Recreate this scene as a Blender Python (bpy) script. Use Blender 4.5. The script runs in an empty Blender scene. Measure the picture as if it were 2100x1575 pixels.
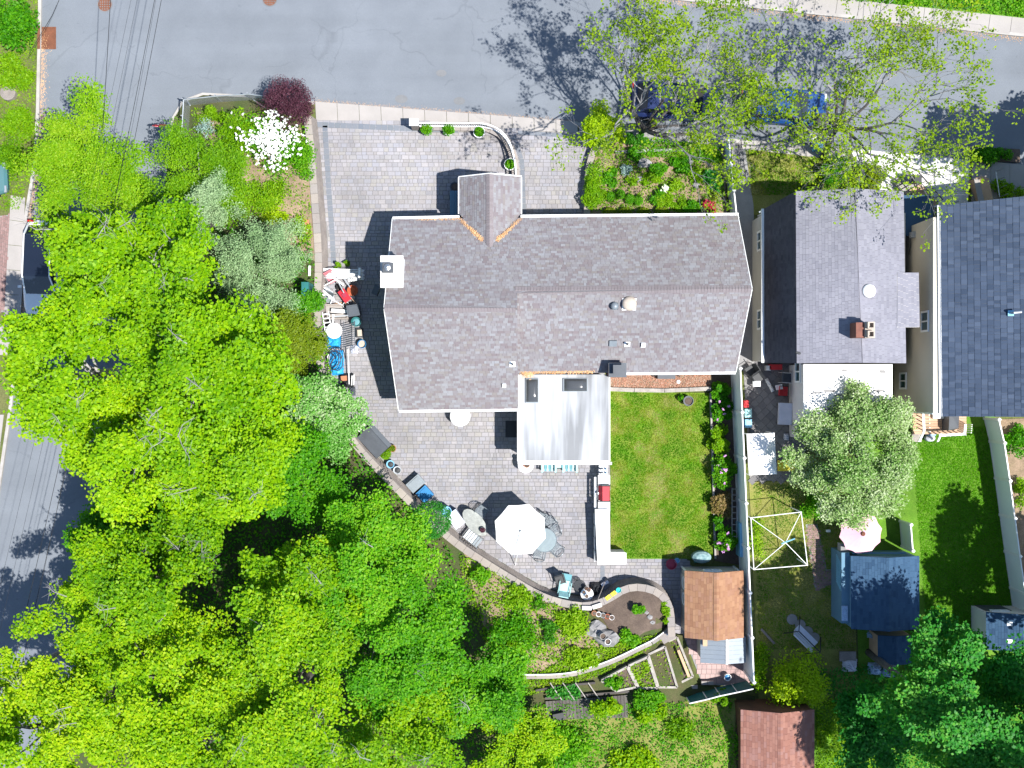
import bpy, math, random
import numpy as np
from mathutils import Vector, Matrix
from mathutils.geometry import delaunay_2d_cdt

# ------------------------------------------------------------------ camera, sky, sun, exposure
scn = bpy.context.scene
CAM_H = 60.0                      # drone height above the patio
PXM = 40.0                        # photo pixels per metre on the patio
cam = bpy.data.cameras.new('camera'); cam_o = bpy.data.objects.new('camera', cam)
scn.collection.objects.link(cam_o); scn.camera = cam_o
cam_o.location = (0, 0, CAM_H); cam_o.rotation_euler = (0, 0, 0)
cam.sensor_width = 36.0; cam.lens = 36.0 * CAM_H / 52.5; cam.clip_start = 0.5; cam.clip_end = 900.0

SUN_EL = math.radians(64.0); SUN_AZ = math.radians(119.0)      # azimuth clockwise from +Y
world = bpy.data.worlds.new('World'); scn.world = world; world.use_nodes = True
wn = world.node_tree.nodes; wl = world.node_tree.links
sky = wn.new('ShaderNodeTexSky'); sky.sky_type = 'NISHITA'; sky.sun_disc = False
sky.sun_elevation = SUN_EL; sky.sun_rotation = SUN_AZ; sky.air_density = 1.0; sky.dust_density = 0.3; sky.ozone_density = 2.0
wl.new(sky.outputs[0], wn['Background'].inputs[0]); wn['Background'].inputs[1].default_value = 0.105
sl = bpy.data.lights.new('sun', 'SUN'); sl.energy = 4.6; sl.angle = math.radians(0.5); sl.color = (1.0, 0.975, 0.93)
sun_o = bpy.data.objects.new('sun', sl); scn.collection.objects.link(sun_o)
SUN_DIR = Vector((math.sin(SUN_AZ) * math.cos(SUN_EL), math.cos(SUN_AZ) * math.cos(SUN_EL), math.sin(SUN_EL)))
sun_o.rotation_euler = (-SUN_DIR).to_track_quat('-Z', 'Y').to_euler(); sun_o.location = SUN_DIR * 80
scn.view_settings.view_transform = 'Standard'; scn.view_settings.look = 'None'
scn.view_settings.exposure = 1.06; scn.view_settings.gamma = 1.0; scn.view_settings.use_curve_mapping = False
scn.cycles.max_bounces = 6; scn.cycles.diffuse_bounces = 3; scn.cycles.glossy_bounces = 2
scn.cycles.transmission_bounces = 4; scn.cycles.transparent_max_bounces = 6

# ------------------------------------------------------------------ helpers
COL = scn.collection
R = random.Random(7)
def P(px, py, z=0.0):
    k = (CAM_H - z) / CAM_H / PXM
    return Vector(((px - 1050.0) * k, (787.5 - py) * k, z))
def XY(px, py, z=0.0):
    p = P(px, py, z); return (p.x, p.y)
ORG = {}
def tag(o, label=None, cat=None, group=None, kind=None):
    if label: o['label'] = label
    if cat: o['category'] = cat
    if group: o['group'] = group
    if kind: o['kind'] = kind
    return o
def thing(name, label, cat, loc=(0, 0, 0), rz=0.0, group=None):
    o = bpy.data.objects.new(name, None); COL.objects.link(o); o.empty_display_size = 0.2
    o.location = loc; o.rotation_euler = (0, 0, rz); ORG[o.name] = Vector(loc)
    return tag(o, label, cat, group)
def mesh_obj(name, me, mat, parent=None, world=False):
    o = bpy.data.objects.new(name, me); COL.objects.link(o)
    if mat is not None: me.materials.append(M[mat] if isinstance(mat, str) else mat)
    if parent is not None:
        o.parent = parent
        org = ORG.get(parent.name, Vector((0, 0, 0))); ORG[o.name] = org
        if world:
            me.transform(Matrix.Translation(-org))
    else:
        ORG[o.name] = Vector((0, 0, 0))
    return o
def recentre(o):
    me = o.data; n = len(me.vertices)
    a = np.empty(n * 3, np.float32); me.vertices.foreach_get('co', a); a = a.reshape(-1, 3)
    c = Vector(((a[:, 0].min() + a[:, 0].max()) / 2, (a[:, 1].min() + a[:, 1].max()) / 2, a[:, 2].min()))
    me.transform(Matrix.Translation(-c)); o.location = c; ORG[o.name] = Vector(c); return o
def dup(o, loc=None, rz=None, parent=None, **tags):
    c = o.copy(); COL.objects.link(c); c.parent = parent
    if loc is not None: c.location = loc
    if rz is not None: c.rotation_euler = (0, 0, rz)
    ORG[c.name] = Vector(c.location) if parent is None else ORG.get(parent.name, Vector())
    for ch in o.children: dup(ch, parent=c)
    tag(c, **tags); return c
def rot2(x, y, a):
    c, s = math.cos(a), math.sin(a); return (x * c - y * s, x * s + y * c)
class MB:
    def __init__(s): s.v = []; s.f = []
    def add(s, vs, fs):
        n = len(s.v); s.v += [tuple(v) for v in vs]; s.f += [tuple(i + n for i in f) for f in fs]; return s
    def box(s, c, d, rz=0.0, rx=0.0, ry=0.0):
        m = Matrix.Rotation(rz, 3, 'Z') @ Matrix.Rotation(ry, 3, 'Y') @ Matrix.Rotation(rx, 3, 'X')
        c = Vector(c); hx, hy, hz = d[0] / 2, d[1] / 2, d[2] / 2
        vs = [c + m @ Vector((x * hx, y * hy, z * hz)) for z in (-1, 1) for x, y in ((-1, -1), (1, -1), (1, 1), (-1, 1))]
        return s.add(vs, [(3, 2, 1, 0), (4, 5, 6, 7), (0, 1, 5, 4), (1, 2, 6, 5), (2, 3, 7, 6), (3, 0, 4, 7)])
    def bx(s, x0, y0, z0, x1, y1, z1):
        return s.box(((x0 + x1) / 2, (y0 + y1) / 2, (z0 + z1) / 2), (abs(x1 - x0), abs(y1 - y0), abs(z1 - z0)))
    def prism(s, pts, z0, z1):
        n = len(pts)
        if sum(pts[i][0] * pts[(i + 1) % n][1] - pts[(i + 1) % n][0] * pts[i][1] for i in range(n)) < 0: pts = pts[::-1]
        vs = [(p[0], p[1], z0) for p in pts] + [(p[0], p[1], z1) for p in pts]
        fs = [tuple(range(n))[::-1], tuple(range(n, 2 * n))] + [(i, (i + 1) % n, n + (i + 1) % n, n + i) for i in range(n)]
        return s.add(vs, fs)
    def poly(s, pts, flip=False):
        f = tuple(range(len(pts))); return s.add(pts, [f[::-1] if flip else f])
    def hexa(s, a, b):
        """a, b: two matching polygon rings of 3-D points"""
        n = len(a)
        return s.add(list(a) + list(b), [tuple(range(n))[::-1], tuple(range(n, 2 * n))] + [(i, (i + 1) % n, n + (i + 1) % n, n + i) for i in range(n)])
    def beam(s, a, b, w, h):
        a = Vector(a); b = Vector(b); d = (b - a); L = d.length; d.normalize()
        up = Vector((0, 0, 1)) if abs(d.z) < 0.95 else Vector((0, 1, 0))
        u = d.cross(up).normalized() * (w / 2); v = u.cross(d).normalized() * (h / 2)
        return s.hexa([a - u - v, a + u - v, a + u + v, a - u + v], [b - u - v, b + u - v, b + u + v, b - u + v])
    def tube(s, pts, r, n=6, closed=False):
        pts = [Vector(p) for p in pts]; m = len(pts); rs = r if isinstance(r, (list, tuple)) else [r] * m
        rings = []; pu = None
        for i in range(m):
            a = pts[(i - 1) % m] if (closed or i > 0) else pts[i]
            b = pts[(i + 1) % m] if (closed or i < m - 1) else pts[i]
            d = (b - a)
            d = d.normalized() if d.length > 1e-9 else Vector((0, 0, 1))
            u = pu if pu is not None else (Vector((0, 0, 1)) if abs(d.z) < 0.9 else Vector((1, 0, 0)))
            u = (u - d * u.dot(d))
            u = u.normalized() if u.length > 1e-6 else d.orthogonal().normalized()
            pu = u; w = d.cross(u)
            rings.append([pts[i] + (u * math.cos(6.28319 * k / n) + w * math.sin(6.28319 * k / n)) * rs[i] for k in range(n)])
        vs = [v for g in rings for v in g]; fs = []
        for i in range(m if closed else m - 1):
            j = (i + 1) % m
            fs += [(i * n + k, i * n + (k + 1) % n, j * n + (k + 1) % n, j * n + k) for k in range(n)]
        if not closed: fs += [tuple(range(n))[::-1], tuple((m - 1) * n + k for k in range(n))]
        return s.add(vs, fs)
    def lathe(s, c, prof, n=16, sx=1.0, sy=1.0):
        cx, cy, cz = c; vs = []; m = len(prof)
        for r, z in prof: vs += [(cx + r * sx * math.cos(6.28319 * k / n), cy + r * sy * math.sin(6.28319 * k / n), cz + z) for k in range(n)]
        fs = [(i * n + k, i * n + (k + 1) % n, (i + 1) * n + (k + 1) % n, (i + 1) * n + k) for i in range(m - 1) for k in range(n)]
        fs += [tuple(range(n))[::-1], tuple((m - 1) * n + k for k in range(n))]
        return s.add(vs, fs)
    def mesh(s, name, smooth=False):
        me = bpy.data.meshes.new(name); me.from_pydata(s.v, [], s.f); me.update()
        if smooth: me.polygons.foreach_set('use_smooth', [True] * len(me.polygons))
        return me
    def o(s, name, mat, parent=None, world=False, smooth=False):
        return mesh_obj(name, s.mesh(name, smooth), mat, parent, world)
    def top(s, name, mat, label, cat, group=None, smooth=False, kind=None):
        o = recentre(mesh_obj(name, s.mesh(name, smooth), mat)); return tag(o, label, cat, group, kind)
    def struct(s, name, mat, parent=None):
        o = mesh_obj(name, s.mesh(name), mat, parent)
        if parent is None: o['kind'] = 'structure'
        return o
def np_mesh(name, verts, quads):
    me = bpy.data.meshes.new(name); nv = len(verts); nf = len(quads); k = quads.shape[1]
    me.vertices.add(nv); me.vertices.foreach_set('co', np.ascontiguousarray(verts, np.float32).ravel())
    me.loops.add(nf * k); me.loops.foreach_set('vertex_index', np.ascontiguousarray(quads, np.int32).ravel())
    me.polygons.add(nf); me.polygons.foreach_set('loop_start', np.arange(0, nf * k, k, dtype=np.int32))
    me.update(calc_edges=True); return me
def smooth(pts, n=6, closed=False):
    pts = [Vector(p) for p in pts]; m = len(pts); out = []
    for i in range(m if closed else m - 1):
        p0 = pts[(i - 1) % m] if closed or i > 0 else pts[i]; p1 = pts[i]; p2 = pts[(i + 1) % m]
        p3 = pts[(i + 2) % m] if closed or i < m - 2 else p2
        for k in range(n):
            t = k / n
            out.append(0.5 * ((2 * p1) + (p2 - p0) * t + (2 * p0 - 5 * p1 + 4 * p2 - p3) * t * t + (3 * p1 - p0 - 3 * p2 + p3) * t ** 3))
    if not closed: out.append(pts[-1])
    return out
def in_poly(pts, poly):
    pts = np.asarray(pts, float); x, y = pts[:, 0], pts[:, 1]; r = np.zeros(len(pts), bool); n = len(poly)
    for i in range(n):
        x0, y0 = poly[i][0], poly[i][1]; x1, y1 = poly[(i + 1) % n][0], poly[(i + 1) % n][1]
        if y0 == y1: continue
        c = ((y0 > y) != (y1 > y)) & (x < (x1 - x0) * (y - y0) / (y1 - y0) + x0); r ^= c
    return r
def scatter(poly, n, rng):
    a = np.array([(p[0], p[1]) for p in poly]); lo, hi = a.min(0), a.max(0); out = []; tot = 0
    while tot < n:
        q = rng.uniform(lo, hi, (n * 2 + 20, 2)); q = q[in_poly(q, a)]; out.append(q); tot += len(q)
    return np.concatenate(out)[:n]
def dist_poly(pts, line):
    pts = np.asarray(pts, float); d = np.full(len(pts), 1e9)
    for (x0, y0), (x1, y1) in zip(line[:-1], line[1:]):
        vx, vy = x1 - x0, y1 - y0; L = vx * vx + vy * vy + 1e-12
        t = np.clip(((pts[:, 0] - x0) * vx + (pts[:, 1] - y0) * vy) / L, 0, 1)
        d = np.minimum(d, np.hypot(pts[:, 0] - x0 - t * vx, pts[:, 1] - y0 - t * vy))
    return d
def region(name, poly, mat, z=0.0, zf=None, step=None, holes=()):
    """a ground sheet: the polygon filled with a grid of points, heights from zf"""
    vs = [Vector((p[0], p[1])) for p in poly]; n = len(vs); edges = [(i, (i + 1) % n) for i in range(n)]
    if step:
        a = np.array([(p[0], p[1]) for p in poly]); lo, hi = a.min(0), a.max(0)
        gx, gy = np.meshgrid(np.arange(lo[0], hi[0], step), np.arange(lo[1], hi[1], step)); q = np.stack([gx.ravel(), gy.ravel()], 1)
        rg = np.random.default_rng(3); q = q + rg.uniform(-.2, .2, q.shape) * step
        q = q[in_poly(q, a)]; vs += [Vector((float(p[0]), float(p[1]))) for p in q]
    r = delaunay_2d_cdt(vs, edges, [tuple(range(n))], 1, 1e-5)
    co = np.array([(v[0], v[1]) for v in r[0]]); zz = zf(co) if zf else np.full(len(co), z)
    m = MB(); m.v = [(float(c[0]), float(c[1]), float(h)) for c, h in zip(co, zz)]
    m.f = [tuple(f) for f in r[2]]
    fs = []
    for f in m.f:
        a, b, c = (m.v[i] for i in f[:3])
        fs.append(f if (b[0] - a[0]) * (c[1] - a[1]) - (b[1] - a[1]) * (c[0] - a[0]) > 0 else f[::-1])
    m.f = fs
    me = m.mesh(name, smooth=bool(zf)); return mesh_obj(name, me, mat)
def path_frames(path):
    ps = [Vector((p[0], p[1])) for p in path]; out = []
    for i, p in enumerate(ps):
        d = (ps[min(i + 1, len(ps) - 1)] - ps[max(i - 1, 0)]).normalized(); out.append((p, Vector((d.y, -d.x))))
    return out                                                       # normal = right-hand side of the direction
def sweep(m, path, o0, o1, z0, z1):
    fr = path_frames(path); n = len(fr)
    for p, nn in fr:
        a = p + nn * o0; b = p + nn * o1; m.v += [(a.x, a.y, z0), (b.x, b.y, z0), (b.x, b.y, z1), (a.x, a.y, z1)]
    base = len(m.v) - 4 * n
    for i in range(n - 1):
        q, w = base + 4 * i, base + 4 * i + 4
        m.f += [(q + k, q + (k + 1) % 4, w + (k + 1) % 4, w + k) for k in range(4)]
    m.f += [(base, base + 1, base + 2, base + 3), tuple(base + 4 * (n - 1) + k for k in (3, 2, 1, 0))]
    return m
def resample(path, step):
    ps = [Vector((p[0], p[1])) for p in path]; L = [0.0]
    for a, b in zip(ps[:-1], ps[1:]): L.append(L[-1] + (b - a).length)
    n = max(1, int(round(L[-1] / step))); out = []; j = 0
    for i in range(n + 1):
        s = L[-1] * i / n
        while j < len(ps) - 2 and L[j + 1] < s: j += 1
        t = (s - L[j]) / max(1e-9, L[j + 1] - L[j]); out.append(ps[j].lerp(ps[j + 1], t))
    return out

# ------------------------------------------------------------------ materials
M = {}
def nd(t, kind, **kw):
    n = t.nodes.new(kind)
    for k, v in kw.items(): setattr(n, k, v)
    return n
def mat(name, col, rough=0.8, col2=None, scale=3.0, var=0.12, fine=40.0, fvar=0.08, bump=0.0, metal=0.0, spec=0.3, isl=None, stretch=None, alpha=None, ior=1.45, trans=0.0):
    m = bpy.data.materials.new(name); m.use_nodes = True; t = m.node_tree; b = t.nodes['Principled BSDF']
    b.inputs['Roughness'].default_value = rough; b.inputs['Metallic'].default_value = metal; b.inputs['Specular IOR Level'].default_value = spec
    if trans: b.inputs['Transmission Weight'].default_value = trans; b.inputs['IOR'].default_value = ior
    geo = nd(t, 'ShaderNodeNewGeometry'); mp = nd(t, 'ShaderNodeMapping'); t.links.new(geo.outputs['Position'], mp.inputs[0])
    if stretch: mp.inputs['Scale'].default_value = stretch
    def noise(sc, det=4.0):
        n = nd(t, 'ShaderNodeTexNoise'); n.inputs['Scale'].default_value = sc; n.inputs['Detail'].default_value = det
        n.inputs['Roughness'].default_value = 0.6; t.links.new(mp.outputs[0], n.inputs['Vector']); return n.outputs[0]
    def mul(a, lo, hi):
        r = nd(t, 'ShaderNodeMapRange'); t.links.new(a, r.inputs[0]); r.inputs[1].default_value = 0.25; r.inputs[2].default_value = 0.75
        r.inputs[3].default_value = lo; r.inputs[4].default_value = hi; return r.outputs[0]
    big = noise(scale)
    if isl:                                                           # one colour per loose piece
        oi = nd(t, 'ShaderNodeObjectInfo'); ad = nd(t, 'ShaderNodeMath', operation='ADD'); fr = nd(t, 'ShaderNodeMath', operation='FRACT')
        t.links.new(geo.outputs['Random Per Island'], ad.inputs[0]); t.links.new(oi.outputs['Random'], ad.inputs[1]); t.links.new(ad.outputs[0], fr.inputs[0])
        rp = nd(t, 'ShaderNodeValToRGB'); rp.color_ramp.interpolation = 'LINEAR'
        el = rp.color_ramp.elements
        while len(el) < len(isl): el.new(0.5)
        for i, c in enumerate(isl): el[i].position = i / (len(isl) - 1); el[i].color = (*c, 1)
        t.links.new(fr.outputs[0], rp.inputs[0]); c0 = rp.outputs[0]
    else:
        mx = nd(t, 'ShaderNodeMix', data_type='RGBA'); mx.inputs[6].default_value = (*col, 1); mx.inputs[7].default_value = (*(col2 or col), 1)
        t.links.new(mul(big, 0, 1), mx.inputs[0]); c0 = mx.outputs[2]
    v = nd(t, 'ShaderNodeMath', operation='MULTIPLY')
    t.links.new(mul(noise(scale * 0.37, 3), 1 - var, 1 + var), v.inputs[0]); t.links.new(mul(noise(fine, 2), 1 - fvar, 1 + fvar), v.inputs[1])
    sc = nd(t, 'ShaderNodeVectorMath', operation='SCALE'); t.links.new(c0, sc.inputs[0]); t.links.new(v.outputs[0], sc.inputs['Scale'])
    t.links.new(sc.outputs[0], b.inputs['Base Color'])
    if bump:
        bp = nd(t, 'ShaderNodeBump'); bp.inputs['Strength'].default_value = bump; bp.inputs['Distance'].default_value = 0.02
        t.links.new(noise(fine * 0.7), bp.inputs['Height']); t.links.new(bp.outputs[0], b.inputs['Normal'])
    M[name] = m; return m
def leafmat(name, cols, trans=0.42, rough=0.5, spec=0.18, tcol=None, nsc=0.45, wi=0.65, wn_=1.0):
    m = bpy.data.materials.new(name); m.use_nodes = True; t = m.node_tree; b = t.nodes['Principled BSDF']; out = t.nodes['Material Output']
    b.inputs['Roughness'].default_value = rough; b.inputs['Specular IOR Level'].default_value = spec
    geo = nd(t, 'ShaderNodeNewGeometry'); rp = nd(t, 'ShaderNodeValToRGB'); el = rp.color_ramp.elements
    while len(el) < len(cols): el.new(0.5)
    for i, c in enumerate(cols): el[i].position = i / (len(cols) - 1); el[i].color = (*c, 1)
    n = nd(t, 'ShaderNodeTexNoise'); n.inputs['Scale'].default_value = nsc; n.inputs['Detail'].default_value = 3; t.links.new(geo.outputs['Position'], n.inputs['Vector'])
    a = nd(t, 'ShaderNodeMath', operation='MULTIPLY_ADD'); a.inputs[1].default_value = wi; t.links.new(geo.outputs['Random Per Island'], a.inputs[0])
    s2 = nd(t, 'ShaderNodeMath', operation='MULTIPLY_ADD'); s2.inputs[1].default_value = wn_; s2.inputs[2].default_value = .18 - wn_ / 2; t.links.new(n.outputs[0], s2.inputs[0]); t.links.new(s2.outputs[0], a.inputs[2])
    oi = nd(t, 'ShaderNodeObjectInfo'); a3 = nd(t, 'ShaderNodeMath', operation='MULTIPLY_ADD'); a3.inputs[1].default_value = .34; t.links.new(oi.outputs['Random'], a3.inputs[0])
    a4 = nd(t, 'ShaderNodeMath', operation='SUBTRACT'); a4.inputs[1].default_value = .17; t.links.new(a.outputs[0], a4.inputs[0]); t.links.new(a4.outputs[0], a3.inputs[2])
    t.links.new(a3.outputs[0], rp.inputs[0]); t.links.new(rp.outputs[0], b.inputs['Base Color'])
    tr = nd(t, 'ShaderNodeBsdfTranslucent'); mc = nd(t, 'ShaderNodeMix', data_type='RGBA', blend_type='MULTIPLY'); mc.inputs[0].default_value = 1.0
    t.links.new(rp.outputs[0], mc.inputs[6]); mc.inputs[7].default_value = (*(tcol or (1.3, 1.6, 0.15)), 1); t.links.new(mc.outputs[2], tr.inputs[0])
    mx = nd(t, 'ShaderNodeMixShader'); mx.inputs[0].default_value = trans
    t.links.new(b.outputs[0], mx.inputs[1]); t.links.new(tr.outputs[0], mx.inputs[2]); t.links.new(mx.outputs[0], out.inputs[0])
    M[name] = m; return m
def glassmat(name, col, rough=0.08):
    m = bpy.data.materials.new(name); m.use_nodes = True; t = m.node_tree; b = t.nodes['Principled BSDF']; out = t.nodes['Material Output']
    b.inputs['Base Color'].default_value = (*col, 1); b.inputs['Roughness'].default_value = rough; b.inputs['Specular IOR Level'].default_value = 0.5
    tr = nd(t, 'ShaderNodeBsdfTransparent'); tr.inputs[0].default_value = (0.8, 0.9, 0.9, 1); mx = nd(t, 'ShaderNodeMixShader'); mx.inputs[0].default_value = 0.5
    t.links.new(b.outputs[0], mx.inputs[1]); t.links.new(tr.outputs[0], mx.inputs[2]); t.links.new(mx.outputs[0], out.inputs[0]); M[name] = m

mat('asphalt', (.150, .164, .184), .9, (.130, .143, .162), .55, .10, 55, .16, .25)
mat('asphalt_old', (.17, .17, .175), .9, (.13, .135, .14), .8, .12, 45, .2, .25)
mat('concrete', (.31, .285, .268), .9, (.27, .25, .235), 1.2, .10, 50, .08, .1)
mat('concrete_pale', (.60, .58, .56), .9, (.50, .48, .46), .8, .08, 40, .06)
mat('concrete_grey', (.24, .235, .235), .9, (.19, .185, .185), 1.5, .15, 40, .15)
mat('kerb', (.36, .34, .32), .9, (.27, .25, .23), 2.0, .15, 40, .1)
mat('sand_joint', (.205, .2, .205), .95, (.22, .21, .195), 1.0, .2)
PV = [(.205, .195, .20), (.245, .235, .25), (.22, .205, .205), (.27, .255, .262), (.225, .222, .245), (.25, .235, .22), (.195, .19, .205)]
mat('paver', (1, 1, 1), .88, scale=.6, var=.24, fine=26, fvar=.10, isl=PV)
mat('paver_dark', (1, 1, 1), .88, scale=.6, var=.1, fine=26, fvar=.08, isl=[(.125, .14, .165), (.15, .16, .18), (.135, .148, .165)])
mat('paver_nb', (1, 1, 1), .88, scale=.6, var=.2, fine=26, fvar=.1, isl=[(.15, .14, .14), (.19, .18, .178), (.12, .115, .12)])
mat('paver_pink', (1, 1, 1), .88, scale=.8, var=.08, fine=26, fvar=.06, isl=[(.33, .225, .215), (.37, .26, .245), (.31, .22, .21)])
mat('brick_path', (1, 1, 1), .9, scale=1., var=.1, fine=26, fvar=.1, isl=[(.20, .12, .11), (.25, .16, .15), (.17, .11, .10)])
mat('wall_block', (.235, .205, .185), .95, (.165, .145, .135), 2.5, .2, 30, .2, .4)
mat('wall_cap', (1, 1, 1), .92, scale=1.5, var=.12, fine=35, fvar=.12, isl=[(.235, .205, .185), (.28, .245, .215), (.22, .20, .19), (.265, .225, .20)])
SH = [(.175, .165, .175), (.145, .121, .128), (.19, .184, .196), (.165, .15, .157), (.203, .2, .213), (.174, .158, .153), (.155, .131, .138), (.19, .182, .188), (.21, .211, .226)]
mat('shingle_house', (1, 1, 1), .92, scale=.5, var=.06, fine=60, fvar=.12, isl=SH)
mat('ridge_cap', (1, 1, 1), .92, scale=.5, var=.06, fine=60, fvar=.12, isl=[(.165, .142, .148), (.18, .158, .165), (.155, .134, .14)])
mat('shingle_grey', (1, 1, 1), .92, scale=.6, var=.14, fine=50, fvar=.12, isl=[(.175, .172, .20), (.20, .197, .225), (.16, .158, .185), (.188, .186, .212)])
mat('shingle_blue', (1, 1, 1), .9, scale=.6, var=.10, fine=50, fvar=.12, isl=[(.028, .043, .073), (.040, .057, .091), (.021, .034, .060), (.047, .066, .103)])
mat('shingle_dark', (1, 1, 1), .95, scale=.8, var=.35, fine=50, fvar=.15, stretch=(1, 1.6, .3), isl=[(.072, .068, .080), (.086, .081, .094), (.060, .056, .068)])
mat('shingle_tan', (1, 1, 1), .92, scale=.6, var=.12, fine=50, fvar=.12, isl=[(.235, .122, .068), (.28, .155, .09), (.21, .105, .06), (.265, .145, .095)])
mat('shingle_red', (1, 1, 1), .92, scale=.6, var=.14, fine=50, fvar=.12, isl=[(.22, .10, .075), (.26, .13, .10), (.19, .085, .065), (.25, .135, .115)])
mat('shingle_navy', (1, 1, 1), .92, scale=.7, var=.12, fine=50, fvar=.12, isl=[(.026, .062, .115), (.036, .078, .138), (.020, .050, .098)])
mat('metal_roof', (.20, .23, .265), .45, (.24, .27, .30), 1.5, .06, 30, .04, metal=.4)
def flatroof():
    mat('flat_roof', (.33, .34, .355), .6, (.30, .31, .325), 1.0, .05, 40, .04)
    m = M['flat_roof']; t = m.node_tree; b = t.nodes['Principled BSDF']; old = b.inputs['Base Color'].links[0].from_socket
    geo = nd(t, 'ShaderNodeNewGeometry'); mp = nd(t, 'ShaderNodeMapping'); mp.inputs['Scale'].default_value = (1.6, .16, 1); t.links.new(geo.outputs['Position'], mp.inputs[0])
    n = nd(t, 'ShaderNodeTexNoise'); n.inputs['Scale'].default_value = 1.0; n.inputs['Detail'].default_value = 3; t.links.new(mp.outputs[0], n.inputs['Vector'])
    r = nd(t, 'ShaderNodeMapRange'); t.links.new(n.outputs[0], r.inputs[0]); r.inputs[1].default_value = .40; r.inputs[2].default_value = .56; r.inputs[3].default_value = .55; r.inputs[4].default_value = 1.0
    s = nd(t, 'ShaderNodeVectorMath', operation='SCALE'); t.links.new(old, s.inputs[0]); t.links.new(r.outputs[0], s.inputs['Scale']); t.links.new(s.outputs[0], b.inputs['Base Color'])
flatroof()
mat('white_roof', (.78, .77, .76), .7, (.66, .65, .64), 2.0, .05, 20, .05)
mat('white_paint', (.78, .78, .77), .5, (.72, .72, .71), 2.0, .04)
mat('vinyl', (.78, .82, .81), .45, (.74, .78, .77), .8, .06, 30, .03)
mat('vinyl_shed', (.50, .47, .41), .6, (.44, .42, .37), 1.2, .06)
mat('siding_beige', (.50, .45, .36), .75, (.46, .42, .34), 1.0, .05, 30, .04, stretch=(1, 1, 1))
mat('siding_cream', (.46, .44, .40), .75, (.42, .40, .37), 1.0, .05)
mat('siding_pale', (.62, .59, .57), .8, (.56, .53, .51), 1.0, .08)
mat('siding_blue', (.10, .20, .28), .7, (.085, .17, .245), 1.5, .1)
mat('wood_plank', (1, 1, 1), .85, scale=3, var=.15, fine=25, fvar=.15, isl=[(.40, .25, .16), (.46, .31, .21), (.36, .22, .14)])
mat('wood_grey', (1, 1, 1), .9, scale=3, var=.2, fine=25, fvar=.2, isl=[(.23, .20, .18), (.30, .27, .25), (.19, .165, .15)])
mat('wood_dark', (1, 1, 1), .9, scale=3, var=.2, fine=25, fvar=.2, isl=[(.075, .065, .06), (.105, .095, .085), (.06, .052, .05)])
mat('timber_pale', (.34, .31, .28), .85, (.22, .20, .18), 5, .2, 25, .2)
mat('tan_wood', (.46, .30, .19), .8, (.40, .26, .16), 4, .1)
mat('black_plastic', (.022, .024, .027), .5, (.03, .032, .035), 3, .1)
mat('grey_plastic', (.075, .085, .10), .5, (.06, .07, .085), 3, .1)
mat('slate_lid', (.07, .078, .09), .45, (.055, .06, .07), 3, .15)
mat('white_plastic', (.72, .72, .72), .4, (.66, .66, .66), 3, .05)
mat('blue_plastic', (.02, .17, .38), .4, (.015, .13, .30), 3, .1)
mat('sky_blue', (.03, .32, .62), .45, (.02, .26, .55), 4, .2, 12, .2)
mat('pale_blue', (.20, .45, .62), .45, (.16, .38, .55), 4, .1)
mat('teal', (.015, .13, .125), .7, (.012, .10, .10), 5, .2, 20, .2)
mat('teal_fabric', (.02, .45, .45), .7, (.02, .40, .40), 5, .1)
mat('aqua', (.33, .56, .56), .6, (.27, .48, .49), 5, .1)
mat('aqua_dark', (.10, .26, .29), .6, (.08, .22, .25), 5, .1)
mat('red_paint', (.42, .022, .035), .35, (.36, .018, .03), 4, .08)
mat('red_fabric', (.50, .03, .035), .7, (.42, .025, .03), 4, .1)
mat('red_plastic', (.30, .03, .06), .4, (.26, .025, .05), 4, .1)
mat('pink_plastic', (.55, .20, .22), .6, (.45, .14, .17), 4, .1)
mat('orange_clay', (.42, .10, .04), .7, (.36, .085, .035), 4, .1)
mat('terracotta', (.40, .17, .09), .8, (.34, .14, .075), 4, .1)
mat('yellow_cloth', (.52, .44, .015), .7, (.60, .52, .06), 9, .1, 14, .25)
mat('canvas', (.80, .79, .77), .8, (.76, .75, .73), 1, .03)
mat('canvas_pink', (.56, .30, .37), .8, (.62, .40, .46), 1, .08)
mat('cloth_pale', (.48, .50, .58), .8, (.54, .54, .60), 5, .1)
mat('iron', (.02, .022, .025), .5, (.028, .03, .033), 5, .1)
mat('cast_metal', (.20, .225, .245), .45, (.16, .185, .205), 6, .1, metal=.2)
mat('galv', (.42, .44, .46), .4, (.36, .38, .40), 5, .1, metal=.6)
mat('steel', (.38, .40, .42), .3, (.30, .32, .34), 4, .1, metal=.8)
mat('stone_top', (.30, .31, .29), .6, (.20, .21, .20), 6, .25, 18, .15)
mat('brick_red', (.20, .085, .06), .9, (.15, .065, .05), 6, .2)
mat('flue', (.42, .36, .30), .9, (.35, .30, .25), 5, .1)
mat('rust', (.17, .065, .035), .9, (.12, .05, .03), 6, .2, 30, .2)
mat('soil', (.115, .085, .066), 1, (.075, .055, .045), 3, .25, 25, .3, .5)
mat('woodland', (.035, .065, .014), 1, (.085, .065, .036), .9, .3, 18, .3, .5)
mat('mulch', (.27, .19, .135), 1, (.15, .115, .07), 2.6, .25, 22, .35, .5)
mat('bark_chips', (1, 1, 1), 1, scale=2, var=.2, fine=20, fvar=.2, isl=[(.30, .14, .085), (.40, .22, .15), (.22, .10, .065), (.46, .32, .25)])
mat('needles', (1, 1, 1), 1, scale=2, var=.2, fine=20, fvar=.2, isl=[(.55, .30, .13), (.62, .40, .22), (.48, .24, .10)])
mat('lawn', (.055, .165, .002), 1, (.17, .19, .03), 1.6, .2, 26, .38, .5)
mat('lawn_green', (.06, .155, .010), 1, (.105, .20, .018), 1.4, .25, 26, .35, .5)
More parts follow.
